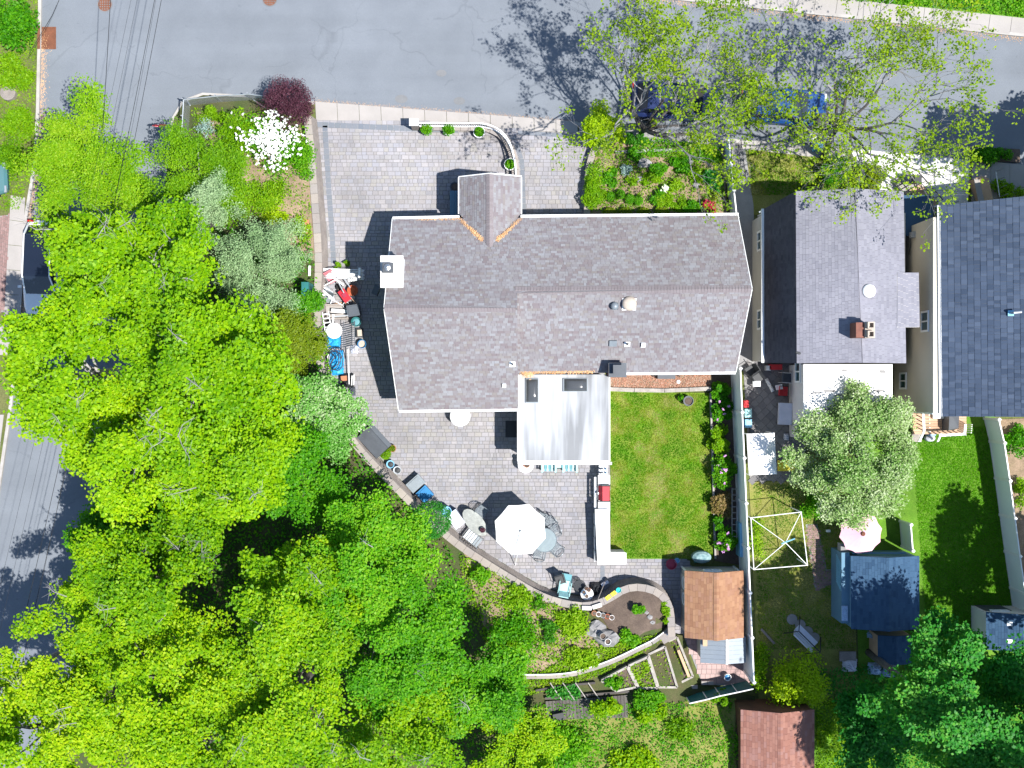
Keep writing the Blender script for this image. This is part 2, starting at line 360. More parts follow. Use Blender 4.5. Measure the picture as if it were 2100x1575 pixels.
mat('lawn_dry', (.20, .185, .06), 1, (.14, .16, .03), 1.8, .25, 26, .35, .5)
mat('earth', (.12, .12, .045), 1, (.07, .10, .022), .6, .25, 16, .3, .4)
mat('rock', (.27, .26, .26), .95, (.17, .165, .165), 3, .25, 25, .2, .5)
mat('bark', (.13, .115, .10), .95, (.085, .075, .066), 4, .2, 25, .2, .4)
mat('bark_pale', (.36, .34, .33), .9, (.26, .245, .24), 4, .15, 25, .1, .2)
mat('bark_dark', (.055, .05, .048), .95, (.08, .07, .064), 4, .2, 25, .2)
mat('twig', (.30, .285, .29), .9, (.20, .19, .19), 4, .15)
mat('window_glass', (.02, .06, .075), .12, (.03, .08, .09), 1, .05, spec=.5)
mat('dome', (.06, .063, .066), .14, (.05, .053, .056), 1, .05, spec=.6)
mat('car_navy', (.012, .02, .075), .25, (.014, .024, .085), 1, .03, spec=.6)
mat('car_blue', (.006, .042, .15), .25, (.008, .046, .165), 1, .03, spec=.6)
mat('car_white', (.72, .72, .73), .25, (.70, .70, .71), 1, .02, spec=.6)
mat('car_teal', (.05, .13, .14), .25, (.05, .12, .13), 1, .02, spec=.6)
mat('car_glass', (.008, .012, .022), .08, (.01, .014, .026), 1, .02, spec=.6)
mat('tyre', (.015, .015, .016), .9)
mat('tail_red', (.35, .01, .012), .3)
mat('sign_red', (.55, .008, .015), .5)
mat('wire', (.012, .012, .014), .7)
mat('tarp', (.30, .42, .55), .5, (.22, .30, .45), 8, .3, 20, .2)
mat('quilt', (.30, .40, .40), .8, (.025, .10, .12), 5, .1)
glassmat('glass_top', (.33, .38, .40))
glassmat('mesh_link', (.30, .33, .35), .6)
def road_wear():
    t = M['asphalt'].node_tree; b = t.nodes['Principled BSDF']; old = b.inputs['Base Color'].links[0].from_socket
    geo = nd(t, 'ShaderNodeNewGeometry'); n = nd(t, 'ShaderNodeTexNoise'); n.inputs['Scale'].default_value = .9; n.inputs['Detail'].default_value = 5; t.links.new(geo.outputs['Position'], n.inputs['Vector'])
    ad = nd(t, 'ShaderNodeVectorMath', operation='MULTIPLY_ADD'); ad.inputs[1].default_value = (1.6, 1.6, 0); t.links.new(n.outputs['Color'], ad.inputs[0]); t.links.new(geo.outputs['Position'], ad.inputs[2])
    v = nd(t, 'ShaderNodeTexVoronoi', feature='DISTANCE_TO_EDGE'); v.inputs['Scale'].default_value = .20; t.links.new(ad.outputs[0], v.inputs['Vector'])
    r = nd(t, 'ShaderNodeMapRange'); t.links.new(v.outputs['Distance'], r.inputs[0]); r.inputs[1].default_value = 0.0; r.inputs[2].default_value = .007; r.inputs[3].default_value = .86; r.inputs[4].default_value = 1.0
    mk = nd(t, 'ShaderNodeTexNoise'); mk.inputs['Scale'].default_value = .22; t.links.new(geo.outputs['Position'], mk.inputs['Vector'])
    mr = nd(t, 'ShaderNodeMapRange'); t.links.new(mk.outputs[0], mr.inputs[0]); mr.inputs[1].default_value = .45; mr.inputs[2].default_value = .6; mr.inputs[3].default_value = 1.0; mr.inputs[4].default_value = 0.0
    mx = nd(t, 'ShaderNodeMath', operation='MAXIMUM'); t.links.new(r.outputs[0], mx.inputs[0]); t.links.new(mr.outputs[0], mx.inputs[1])
    mp = nd(t, 'ShaderNodeMapping'); mp.inputs['Rotation'].default_value = (0, 0, .08); mp.inputs['Scale'].default_value = (.05, .9, 1); t.links.new(geo.outputs['Position'], mp.inputs[0])
    w = nd(t, 'ShaderNodeTexNoise'); w.inputs['Scale'].default_value = 1.0; w.inputs['Detail'].default_value = 4; t.links.new(mp.outputs[0], w.inputs['Vector'])
    wr = nd(t, 'ShaderNodeMapRange'); t.links.new(w.outputs[0], wr.inputs[0]); wr.inputs[1].default_value = .3; wr.inputs[2].default_value = .7; wr.inputs[3].default_value = .94; wr.inputs[4].default_value = 1.05
    sp = nd(t, 'ShaderNodeTexVoronoi'); sp.inputs['Scale'].default_value = 1.3; t.links.new(ad.outputs[0], sp.inputs['Vector'])
    sr_ = nd(t, 'ShaderNodeMapRange'); t.links.new(sp.outputs['Distance'], sr_.inputs[0]); sr_.inputs[1].default_value = .03; sr_.inputs[2].default_value = .10; sr_.inputs[3].default_value = .86; sr_.inputs[4].default_value = 1.0
    m1 = nd(t, 'ShaderNodeMath', operation='MULTIPLY'); t.links.new(mx.outputs[0], m1.inputs[0]); t.links.new(wr.outputs[0], m1.inputs[1]); m2 = nd(t, 'ShaderNodeMath', operation='MULTIPLY'); t.links.new(m1.outputs[0], m2.inputs[0]); t.links.new(sr_.outputs[0], m2.inputs[1])
    s_ = nd(t, 'ShaderNodeVectorMath', operation='SCALE'); t.links.new(old, s_.inputs[0]); t.links.new(m2.outputs[0], s_.inputs['Scale']); t.links.new(s_.outputs[0], b.inputs['Base Color'])
road_wear()
# foliage palettes
leafmat('leaf_maple', [(.070, .205, .001), (.145, .31, .001), (.23, .40, .002), (.34, .47, .003)])
leafmat('leaf_oak', [(.060, .19, .001), (.135, .295, .001), (.23, .385, .002), (.36, .46, .006)])
leafmat('leaf_green', [(.024, .150, .002), (.055, .225, .003), (.105, .31, .004), (.20, .39, .012)])
leafmat('leaf_fine', [(.075, .205, .002), (.130, .285, .002), (.195, .355, .004), (.30, .42, .02)])
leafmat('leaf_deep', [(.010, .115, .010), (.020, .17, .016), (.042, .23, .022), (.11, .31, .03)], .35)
leafmat('leaf_under', [(.022, .13, .006), (.045, .19, .008), (.08, .25, .010)], .4)
leafmat('leaf_sage', [(.14, .25, .10), (.21, .33, .15), (.28, .40, .20), (.36, .47, .26)], .2, tcol=(1.1, 1.25, .8))
leafmat('leaf_pale', [(.10, .24, .03), (.22, .35, .10), (.38, .47, .24), (.66, .68, .54)], .3, tcol=(1.2, 1.2, .7))
leafmat('leaf_varieg', [(.03, .15, .008), (.06, .22, .014), (.11, .29, .04), (.17, .34, .08), (.36, .45, .25)], .3)
leafmat('leaf_lime', [(.20, .34, .002), (.27, .41, .003), (.35, .47, .005)], .3)
leafmat('leaf_olive', [(.10, .17, .004), (.16, .22, .006), (.22, .26, .01)], .35)
leafmat('leaf_purple', [(.030, .012, .020), (.065, .020, .034), (.11, .040, .060), (.16, .07, .09)], .15, tcol=(1.3, .7, .8))
leafmat('leaf_red', [(.28, .025, .035), (.42, .04, .06), (.55, .10, .10)], .25, tcol=(1.3, .6, .6))
leafmat('leaf_bronze', [(.12, .11, .02), (.20, .13, .05), (.28, .22, .09)], .2)
leafmat('leaf_brown', [(.17, .055, .02), (.24, .09, .04), (.13, .04, .02)], .15)
leafmat('leaf_blue', [(.18, .30, .27), (.26, .38, .34), (.34, .42, .36)], .2, tcol=(1, 1.1, 1))
leafmat('petal_white', [(.80, .80, .78), (.86, .86, .85)], .1, tcol=(1, 1, 1))
leafmat('petal_pink', [(.42, .14, .44), (.60, .32, .60), (.50, .22, .50)], .1, tcol=(1, 1, 1))
leafmat('petal_cream', [(.60, .66, .50), (.74, .76, .62)], .1, tcol=(1, 1, 1))
leafmat('grass_blade', [(.042, .165, .001), (.065, .205, .001), (.10, .23, .002), (.17, .23, .01), (.27, .27, .06), (.36, .34, .13)], .3, spec=.03, nsc=.75, wi=.45, wn_=4.2)
leafmat('grass_rich', [(.040, .18, .001), (.070, .25, .002), (.115, .30, .004)], .3)

# ------------------------------------------------------------------ foliage
class FO:
    """collects leaf positions; builds one mesh of separate little leaf faces"""
    def __init__(s, seed): s.c = []; s.sz = []; s.up = []; s.rg = np.random.default_rng(seed)
    def clump(s, c, r, n, size, flat=.4, up=.75):
        g = s.rg; d = g.normal(size=(n, 3)); d /= np.linalg.norm(d, axis=1)[:, None] + 1e-9
        d *= (g.random(n) ** .45)[:, None] * r; d[:, 2] *= flat
        s.c.append(d + np.asarray(c)); s.sz.append(size * g.uniform(.5, 1.45, n)); s.up.append(np.full(n, up)); return s
    def pts(s, p, size, up=.75):
        p = np.asarray(p); s.c.append(p); s.sz.append(size * s.rg.uniform(.65, 1.3, len(p))); s.up.append(np.full(len(p), up)); return s
    def build(s, name, m, parent=None, world=True, aspect=.72, fold=.12):
        g = s.rg; c = np.concatenate(s.c); L = np.concatenate(s.sz); up = np.concatenate(s.up); n = len(c)
        nr = g.normal(size=(n, 3)) * (1 - up)[:, None]; nr[:, 2] += up; nr /= np.linalg.norm(nr, axis=1)[:, None] + 1e-9
        a = g.normal(size=(n, 3)); t = a - nr * (a * nr).sum(1)[:, None]; t /= np.linalg.norm(t, axis=1)[:, None] + 1e-9
        b = np.cross(nr, t); Lh = (L / 2)[:, None]; W = Lh * aspect; F = nr * (L * fold)[:, None]
        v = np.stack([c - t * Lh, c + b * W + F - t * Lh * .15, c + t * Lh, c - b * W + F - t * Lh * .15], 1).reshape(-1, 3)
        q = np.arange(4 * n).reshape(-1, 4); o = mesh_obj(name, np_mesh(name, v, q), m, parent, world and parent is not None); return o
def blades(name, pts, z, h, w, m, seed, parent=None, lean=.5):
    g = np.random.default_rng(seed); n = len(pts); a = g.uniform(0, 6.283, n); hh = h * g.uniform(.5, 1.3, n)
    c = np.concatenate([pts, np.asarray(z).reshape(-1, 1) if np.ndim(z) else np.full((n, 1), z)], 1)
    s = np.stack([np.cos(a), np.sin(a), np.zeros(n)], 1) * w / 2; l = g.normal(size=(n, 3)) * (hh * lean)[:, None]; l[:, 2] = hh
    v = np.stack([c - s, c + s, c + l], 1).reshape(-1, 3); return mesh_obj(name, np_mesh(name, v, np.arange(3 * n).reshape(-1, 3)), m, parent)
def crown_points(g, c, rx, ry, rz, n, irr, shell):
    ph = g.uniform(0, 6.283, 4); am = g.uniform(.4, 1, 4); az = g.uniform(0, 6.283, n)
    ct = np.abs(g.uniform(-.45, 1, n)); st = np.sqrt(1 - ct ** 2); low = g.random(n) < .18
    ct = np.where(low, -ct * .6, ct); mod = 1 + irr * (am[0] * np.sin(2 * az + ph[0]) + am[1] * np.sin(3 * az + ph[1]) + am[2] * np.sin(5 * az + ph[2]) + am[3] * np.sin(7 * az + ph[3])) / 2
    f = (shell + (1 - shell) * g.random(n)) ** .6
    return np.stack([c[0] + rx * mod * f * st * np.cos(az), c[1] + ry * mod * f * st * np.sin(az), c[2] + rz * f * ct + g.normal(0, rz * .07, n)], 1)
def tree(name, label, px, py, rp, ztop, zbot, leaf, seed, nc, nl, ls, cr, bark='bark', zb=1.1, rpy=None, irr=.22, shell=.35, flat=.38, up=.75, limbs=14, group=None, cat='tree', aspect=.72, bare=0, tr=None):
    g = np.random.default_rng(seed); rr = random.Random(seed)
    zc = zbot + (ztop - zbot) * .45; c = P(px, py, zc); k = (CAM_H - zc) / CAM_H / PXM
    rx, ry, rz = rp * k, (rpy or rp) * k, ztop - zc
    t = thing(name, label, cat, (c.x, c.y, zb), group=group)
    nb = max(9, int(nc / 8.5)); bo = crown_points(g, c, rx * .9, ry * .9, rz * .95, nb, irr, shell); br = max(.6, .25 * (rx + ry) / 2 * (22 / nb) ** .4)
    k2 = g.integers(0, nb, nc); rd = bo - np.array([c.x, c.y, c.z]); rd[:, 2] = 0; rd /= np.linalg.norm(rd, axis=1)[:, None] + .3; ax = g.uniform(-.7, .7, nb)
    rd = np.stack([rd[:, 0] * np.cos(ax) - rd[:, 1] * np.sin(ax), rd[:, 0] * np.sin(ax) + rd[:, 1] * np.cos(ax), np.zeros(nb)], 1); td = np.stack([-rd[:, 1], rd[:, 0], np.zeros(nb)], 1); nz = np.clip(g.normal(size=(nc, 3)), -1.8, 1.8); el = g.uniform(.55, .95, nb)
    cp = bo[k2] + rd[k2] * (nz[:, 0] * br * el[k2])[:, None] + td[k2] * (nz[:, 1] * br * .36)[:, None]; cp[:, 2] += nz[:, 2] * br * .2
    fo = FO(seed + 1)
    for p in cp: fo.clump(p, cr * rr.uniform(.6, 1.35), int(nl * rr.uniform(.6, 1.4)), ls, flat, up)
    fo.build('crown', leaf, t, aspect=aspect)
    m = MB(); tr = tr or .05 + .022 * (ztop - zb); fk = zbot + (ztop - zbot) * .15
    m.tube([(c.x, c.y, zb - .2), (c.x + rr.uniform(-.1, .1), c.y + rr.uniform(-.1, .1), (zb + fk) / 2), (c.x, c.y, fk), (c.x + rr.uniform(-.3, .3), c.y + rr.uniform(-.3, .3), zc - rz * .15)], [tr * 1.25, tr, tr * .6, tr * .1], 8)
    for p in cp[:limbs]:
        f = rr.uniform(.0, .6); s = Vector((c.x, c.y, fk + (zc - fk) * f)); e = Vector(p); mid = s.lerp(e, .5) + Vector((rr.uniform(-.3, .3), rr.uniform(-.3, .3), rr.uniform(.1, .5)))
        m.tube(smooth([s, mid, e], 3), [tr * .26, tr * .22, tr * .18, tr * .14, tr * .1, tr * .06, tr * .03], 5)
    m.o('trunk', bark, t, True, True)
    if bare:
        mb = MB()
        for i in range(bare):
            p = Vector(cp[rr.randrange(len(cp))]); d = Vector((rr.uniform(-1, 1), rr.uniform(-1, 1), .35)).normalized(); L = rr.uniform(.6, 1.3); p.z += .25
            q = p + d * L; mb.tube([p, p.lerp(q, .5) + Vector((rr.uniform(-.15, .15), rr.uniform(-.15, .15), .08)), q], [.022, .016, .006], 4)
            for k2 in range(7):
                s = p.lerp(q, rr.uniform(.3, .9)); e = s + Vector((rr.uniform(-.6, .6), rr.uniform(-.6, .6), rr.uniform(0, .3))); mb.tube([s, s.lerp(e, .5) + Vector((.05, .03, .05)), e], [.010, .007, .004], 3)
        mb.o('bare_twigs', 'twig', t, True)['kind'] = 'stuff'
    return t
def shrub(name, label, px, py, rp, h, leaf, seed, n=None, ls=.09, zb=0.0, rpy=None, cat='shrub', group=None, up=.6, irr=.18, aspect=.6, flower=None, nf=0, fs=.09, round_=False):
    g = np.random.default_rng(seed); zc = zb + h * .45; c = P(px, py, zc); k = (CAM_H - zc) / CAM_H / PXM; rx, ry = rp * k, (rpy or rp) * k
    n = n or int(min(9000, 900 * (rx * ry + .25 * h) / (ls / .09) ** 2)) + 60
    nc = max(5, int(14 * rx * ry) + 5); fo = FO(seed + 5)
    if round_:
        d = g.normal(size=(n, 3)); d /= np.linalg.norm(d, axis=1)[:, None]; d[:, 2] = np.where(d[:, 2] < -.3, -d[:, 2], d[:, 2]); d *= g.uniform(.8, 1.0, n)[:, None]
        fo.pts(np.stack([c.x + d[:, 0] * rx, c.y + d[:, 1] * ry, zb + h * .45 + d[:, 2] * h * .55], 1), ls, up)
    else:
        cp = crown_points(g, (c.x, c.y, zb + h * .35), rx * .8, ry * .8, h * .6, nc, irr, .2); cr = .42 * (rx + ry) / 2 + .04
        for p in cp: fo.clump((p[0], p[1], max(p[2], zb + .04)), cr * g.uniform(.6, 1.25), max(8, n // nc), ls, .55, up)
    t = thing(name, label, cat, (c.x, c.y, zb), group=group)
    fo.build('foliage', leaf, t, aspect=aspect)
    m = MB()
    for i in range(4):
        a = i * 1.57 + seed; m.tube([(c.x, c.y, zb - .05), (c.x + math.cos(a) * rx * .45, c.y + math.sin(a) * ry * .45, zb + h * .55)], [.02, .008], 4)
    m.o('stem', 'bark', t, True)
    if flower:
        ff = FO(seed + 9); d = g.normal(size=(nf, 3)); d /= np.linalg.norm(d, axis=1)[:, None]; d[:, 2] = np.abs(d[:, 2]) * .8 + .25
        fp = np.stack([c.x + d[:, 0] * rx * g.uniform(.1, 1, nf), c.y + d[:, 1] * ry * g.uniform(.1, 1, nf), zb + h * (.5 + .58 * d[:, 2])], 1)
        for p in fp: ff.clump(p, fs, 9, fs, .5, .7)
        ff.build('flowers', flower, t, aspect=.9)['kind'] = 'stuff'
    return t
def cover(name, label, polypx, z, leaf, seed, n, ls, zj=.12, up=.65, parent=None, zf=None, aspect=.55):
    """ground cover nobody could count"""
    g = np.random.default_rng(seed); poly = [XY(*p, z) for p in polypx]; q = scatter(poly, n, g)
    k = np.sin(q[:, 0] * 2.1 + seed) * np.sin(q[:, 1] * 2.7 + seed * 2) + np.sin(q[:, 0] * 5.3) * np.sin(q[:, 1] * 4.7 + seed); q = q[g.random(n) < .35 + .4 * np.clip(k + .6, 0, 1.6)]
    zz = zf(q) if zf else np.full(len(q), z)
    fo = FO(seed + 2); fo.pts(np.concatenate([q, (zz + g.random(len(q)) ** 1.5 * zj + .01)[:, None]], 1), ls, up)
    return tag(fo.build(name, leaf, None, aspect=aspect), label, name.replace('_', ' '), None, 'stuff')

# ================================================================== THE SETTING
def px(poly, z=0.0): return [XY(a, b, z) for a, b in poly]
region('ground', [(-260, -260), (260, -260), (260, 260), (-260, 260)], 'earth', -.32)['kind'] = 'structure'
LK = [(88, -300), (84, 60), (80, 230), (75, 330), (55, 450), (42, 650), (25, 830), (0, 1000), (-40, 1300), (-90, 1700), (-130, 2000)]
RK = [(100, 2000), (110, 1700), (150, 1400), (230, 1000), (300, 600), (340, 330), (345, 285), (353, 240), (374, 205), (415, 190), (530, 196), (645, 208)]
FK = [(645, 208), (1060, 240), (1300, 262), (1480, 283), (1700, 300), (2000, 330), (2600, 380)]
TK = [(2600, 128), (2100, 75), (1390, 0), (900, -52), (600, -85), (560, -300)]
region('road', px(LK + RK + FK[1:] + TK), 'asphalt', -.12)['kind'] = 'structure'
def kerb(path, name='kerb', w=.16):
    m = MB(); sweep(m, px(path), 0, w, -.3, .012); return m.struct(name, 'kerb')
kerb(LK); kerb(RK[4:]); kerb(TK)
kerb([(1185, 251), (1300, 262), (1480, 283), (1700, 300), (1738, 303)])
# the lots behind the kerbs
region('lot_ground', px([(352, 285), (374, 209), (645, 212), (1060, 244), (1480, 287), (2600, 384), (2600, 2000), (104, 2000), (115, 1700), (155, 1400), (235, 1000), (305, 600)]), 'earth', -.035)['kind'] = 'structure'
region('verge', px([(-700, -300), (84, -300), (80, 60), (76, 230), (71, 330), (51, 450), (38, 650), (21, 830), (-4, 1000), (-44, 1300), (-94, 1700), (-700, 1700)]), 'earth', -.03)['kind'] = 'structure'
region('verge', px([(2600, 122), (2100, 69), (1390, -6), (900, -58), (600, -91), (564, -300), (2600, -300)]), 'lawn_green', -.03)['kind'] = 'structure'
def strip_slabs(name, a0, a1, b0, b1, n, mt, z0=-.3, z1=0.0, gap=.012, rows=1):
    """paving slabs between two edge lines given in photo pixels; each slab a piece of the walk"""
    w = bpy.data.objects.new(name, None); COL.objects.link(w); w['kind'] = 'structure'; ORG[w.name] = Vector()
    A0, A1, B0, B1 = (Vector(XY(*p)) for p in (a0, a1, b0, b1))
    for j in range(rows):
        for i in range(n):
            t0, t1 = i / n, (i + 1) / n; s0, s1 = j / rows, (j + 1) / rows
            def q(t, s): return A0.lerp(A1, t).lerp(B0.lerp(B1, t), s)
            c = [q(t0, s0), q(t1, s0), q(t1, s1), q(t0, s1)]; ce = sum(c, Vector((0, 0))) / 4
            c = [p + (ce - p).normalized() * gap for p in c]; MB().prism([(p.x, p.y) for p in c], z0, z1 + R.uniform(-.003, .003)).o('slab', mt, w)
    return w
strip_slabs('sidewalk', (646, 208), (1185, 249), (648, 246), (1185, 273), 12, 'concrete')
strip_slabs('sidewalk', (1187, 255), (1485, 287), (1187, 275), (1485, 304), 7, 'concrete_grey')
strip_slabs('sidewalk', (1487, 287), (1738, 306), (1487, 304), (1738, 330), 6, 'concrete')
strip_slabs('driveway', (1742, 304), (1990, 328), (1800, 425), (1985, 425), 3, 'concrete_pale', rows=3)
strip_slabs('sidewalk', (1994, 328), (2110, 338), (1992, 425), (2110, 432), 3, 'concrete', rows=2, z1=-.005)
strip_slabs('sidewalk', (2160, 80), (1400, -1), (2165, 44), (1405, -38), 17, 'concrete', z1=.012)
strip_slabs('sidewalk', (52, 405), (38, 655), (22, 400), (8, 655), 5, 'concrete', z1=.01)
strip_slabs('sidewalk', (38, 662), (31, 726), (-20, 665), (-20, 730), 1, 'concrete', z1=.01)
strip_slabs('sidewalk', (8, 850), (-40, 1250), (-20, 850), (-70, 1250), 7, 'concrete', z1=.01)
def brickfield(name, polypx, bw, bh, mt, z0, z1, ang=0.0, skip=None, jitter=None, lens=None, base=None, individual=300, piece='paver', seed=5, gap=.004):
    """coursed paving: every piece real; the largest-looking ones single objects, the rest joined"""
    rr = random.Random(seed); poly = px(polypx); a = np.array(poly); ca, sa = math.cos(ang), math.sin(ang)
    u = a[:, 0] * ca + a[:, 1] * sa; v = -a[:, 0] * sa + a[:, 1] * ca; rects = []; y = v.min()
    while y < v.max():
        h = bh * (rr.choice(jitter) if jitter else 1); x = u.min() - rr.random() * bw
        while x < u.max():
            w = bw * (rr.choice(lens) if lens else 1); rects.append((x + w / 2, y + h / 2, w - gap * 2, h - gap * 2)); x += w
        y += h
    rc = np.array(rects); X = rc[:, 0] * ca - rc[:, 1] * sa; Y = rc[:, 0] * sa + rc[:, 1] * ca; k = in_poly(np.stack([X, Y], 1), poly)
    for s in (skip or []): k &= ~in_poly(np.stack([X, Y], 1), s)
    X, Y, rc = X[k], Y[k], rc[k]; n = len(X)
    b = region(name, poly, base or 'sand_joint', z0); b['kind'] = 'structure'
    ix = list(range(n)); rr.shuffle(ix); cx, cy = a[:, 0].mean(), a[:, 1].mean(); ar = rc[:, 2] * rc[:, 3]
    ix.sort(key=lambda i: -ar[i]); one = set(ix[:individual]) if n > individual else set(ix)
    meshes = {}
    def piece_mesh(w, h):
        kk = (round(w, 3), round(h, 3))
        if kk not in meshes:
            e = .008; m = MB(); w2, h2 = w / 2, h / 2; d = z1 - z0
            m.add([(-w2, -h2, 0), (w2, -h2, 0), (w2, h2, 0), (-w2, h2, 0), (-w2 + e, -h2 + e, d), (w2 - e, -h2 + e, d), (w2 - e, h2 - e, d), (-w2 + e, h2 - e, d)], [(4, 5, 6, 7), (0, 1, 5, 4), (1, 2, 6, 5), (2, 3, 7, 6), (3, 0, 4, 7)])
            meshes[kk] = m.mesh(piece); meshes[kk].materials.append(M[mt])
        return meshes[kk]
    rest = MB()
    for i in range(n):
        if i in one:
            o = bpy.data.objects.new(piece, piece_mesh(rc[i, 2], rc[i, 3])); COL.objects.link(o); o.parent = b; o.location = (X[i], Y[i], z0 + .001 + rr.uniform(-.002, .002)); o.rotation_euler = (0, 0, ang)
        else:
            w2, h2 = rc[i, 2] / 2, rc[i, 3] / 2; e = .008; d = rr.uniform(-.002, .002)
            cs = [(-w2, -h2), (w2, -h2), (w2, h2), (-w2, h2)]; ci = [(-w2 + e, -h2 + e), (w2 - e, -h2 + e), (w2 - e, h2 - e), (-w2 + e, h2 - e)]
            r2 = lambda p: (X[i] + p[0] * ca - p[1] * sa, Y[i] + p[0] * sa + p[1] * ca)
            rest.add([(*r2(p), z0 + .001) for p in cs] + [(*r2(p), z1 + d) for p in ci], [(4, 5, 6, 7), (0, 1, 5, 4), (1, 2, 6, 5), (2, 3, 7, 6), (3, 0, 4, 7)])
    if rest.v: rest.o(piece + 's', mt, b)['kind'] = 'stuff'
    return b
def border(path, w, L, mt, parent, z0=.004, z1=.028, off=0.0):
    pts = resample(px(path), L); fr = path_frames(pts)
    for (p, n), (q, n2) in zip(fr[:-1], fr[1:]):
        p2, q2 = p + (q - p) * .03, q - (q - p) * .03
        MB().prism([tuple(p2 + n * off), tuple(q2 + n2 * off), tuple(q2 + n2 * (off + w)), tuple(p2 + n * (off + w))], z0, z1).o('border_paver', mt, parent)
# ---- patio and driveway of the brown-roofed house
WALL = [(650, 246), (656, 300), (664, 400), (670, 480), (673, 545), (671, 620), (672, 715), (692, 800), (735, 888), (800, 962), (862, 1024), (935, 1090), (1000, 1135), (1060, 1172), (1108, 1200), (1150, 1215), (1198, 1222), (1235, 1211), (1268, 1191), (1300, 1184), (1335, 1190), (1360, 1205), (1375, 1226), (1381, 1250), (1383, 1295)]
HOUSE = [XY(*p) for p in ((835, 480), (1490, 475), (1490, 745), (1240, 770), (1240, 930), (1070, 930), (1070, 815), (845, 815))]
patio = brickfield('patio', [(648, 246), (940, 253), (1060, 266), (1216, 276), (1203, 330), (1198, 445), (1240, 760), (1252, 960), (1252, 1143), (1375, 1143), (1415, 1150), (1420, 1300), (1384, 1296)] + WALL[::-1][1:-1], .30, .225, 'paver', 0.0, .022, skip=[HOUSE], jitter=[1, 1, .72], lens=[.55, .8, 1, 1, 1.2], individual=300, seed=11)
border([(650, 250), (850, 259), (940, 262)], .27, .3, 'paver_dark', patio)
border([(1062, 268), (1200, 277)], .2, .3, 'paver_dark', patio)
border([(661, 258), (670, 400), (676, 480), (679, 540)][::-1], .26, .3, 'paver_dark', patio)
border([(1240, 1160), (1240, 1203)], .22, .3, 'paver_dark', patio)
border([(1062, 292), (1075, 330), (1079, 440)], .22, .3, 'paver_dark', patio)
brickfield('paved_terrace', [(1400, 1300), (1520, 1300), (1540, 1412), (1440, 1402)], .25, .25, 'paver_pink', .0, .02, seed=4, piece='paver')
# ---- hillside held by the retaining wall
wallw = px(WALL); WS = [(p.x, p.y) for p in smooth([(*p, 0) for p in wallw], 5)]
back = [tuple(p + n * .42) for p, n in path_frames(WS)]
KL = px(RK); EL = px([(1383, 1290), (1398, 1300), (1426, 1398), (1432, 1440), (1560, 1445)])
def hill_z(q):
    q = np.asarray(q, float); d = dist_poly(q, KL); t = np.clip((d - .1) / 3.6, 0, 1); t = t * t * (3 - 2 * t)
    d2 = dist_poly(q, EL); t2 = np.clip(d2 / 1.6, 0, 1); t2 = t2 * t2 * (3 - 2 * t2)
    return .02 + 1.12 * t * (.12 + .88 * t2) + .035 * np.sin(q[:, 0] * 1.7) * np.sin(q[:, 1] * 1.3) * t
hp = back + px([(1400, 1302), (1430, 1402), (1545, 1424), (1555, 1700), (1555, 2000), (108, 2000), (118, 1700), (158, 1400), (238, 1000), (307, 600), (345, 332), (349, 287), (357, 243), (377, 210), (417, 195), (530, 201), (640, 212)])
hs = region('hillside', hp, 'woodland', zf=hill_z, step=.55); hs['kind'] = 'structure'
rw = thing('retaining_wall', 'long grey block retaining wall curving round the patio', 'wall', (wallw[10][0], wallw[10][1], 0))
for i in range(6):
    m = MB(); sweep(m, WS, i * .026, .42, i * .19, i * .19 + .183); m.o('block_course', 'wall_block', rw, True)
cp = resample(WS, .5)
for (p, n), (q, n2) in zip(path_frames(cp)[:-1], path_frames(cp)[1:]):
    p2, q2 = p.lerp(q, .012), q.lerp(p, .012); z = 1.14 + R.uniform(-.004, .004)
    MB().prism([tuple(p2 + n * .115), tuple(q2 + n2 * .115), tuple(q2 + n2 * .48), tuple(p2 + n * .48)], z, z + .075).o('cap_stone', 'wall_cap', rw, True)
# beds and lawns
BEDZ = .42
LW = [(1219, 292), (1207, 322), (1199, 362), (1197, 447)]
lww = [(p.x, p.y) for p in smooth([(*p, 0) for p in px(LW)], 5)][::-1]
lw = thing('garden_wall', 'low curved block wall with pale caps beside the narrow paved strip', 'wall', (*lww[5], 0))
for i in range(3):
    m = MB(); sweep(m, lww, -.0 + .012 * i, .26, i * .145, i * .145 + .14); m.o('block_course', 'wall_block', lw, True)
c2 = resample(lww, .42)
for (p, n), (q, n2) in zip(path_frames(c2)[:-1], path_frames(c2)[1:]):
    p2, q2 = p.lerp(q, .015), q.lerp(p, .015); MB().prism([tuple(p2 - n * .02), tuple(q2 - n2 * .02), tuple(q2 + n2 * .3), tuple(p2 + n * .3)], .435, .50).o('cap_stone', 'wall_cap', lw, True)
region('flower_bed', [tuple(p + n * .2) for p, n in path_frames(lww)] + px([(1222, 284), (1484, 306), (1492, 445)], .4), 'mulch', step=.3, zf=lambda q: BEDZ + .05 * np.sin(q[:, 0] * 3.1) * np.sin(q[:, 1] * 3.7))['kind'] = 'structure'
region('lawn', px([(1251, 802), (1455, 806), (1463, 1146), (1252, 1146)]), 'lawn', .03)['kind'] = 'structure'
region('flower_bed', px([(1459, 768), (1516, 768), (1528, 1160), (1466, 1150)]), 'soil', .05)['kind'] = 'structure'
region('bark_bed', px([(1245, 755), (1460, 755), (1458, 800), (1250, 800)]), 'mulch', .05)['kind'] = 'structure'
region('lawn', px([(1536, 988), (1745, 985), (1760, 1440), (1556, 1445)]), 'lawn_dry', .012)['kind'] = 'structure'
region('lawn', px([(1748, 860), (2040, 850), (2115, 1400), (1762, 1440)]), 'lawn_green', .015)['kind'] = 'structure'
region('lawn', px([(1536, 306), (1740, 331), (1788, 400), (1788, 440), (1530, 440)]), 'lawn_dry', .01)['kind'] = 'structure'
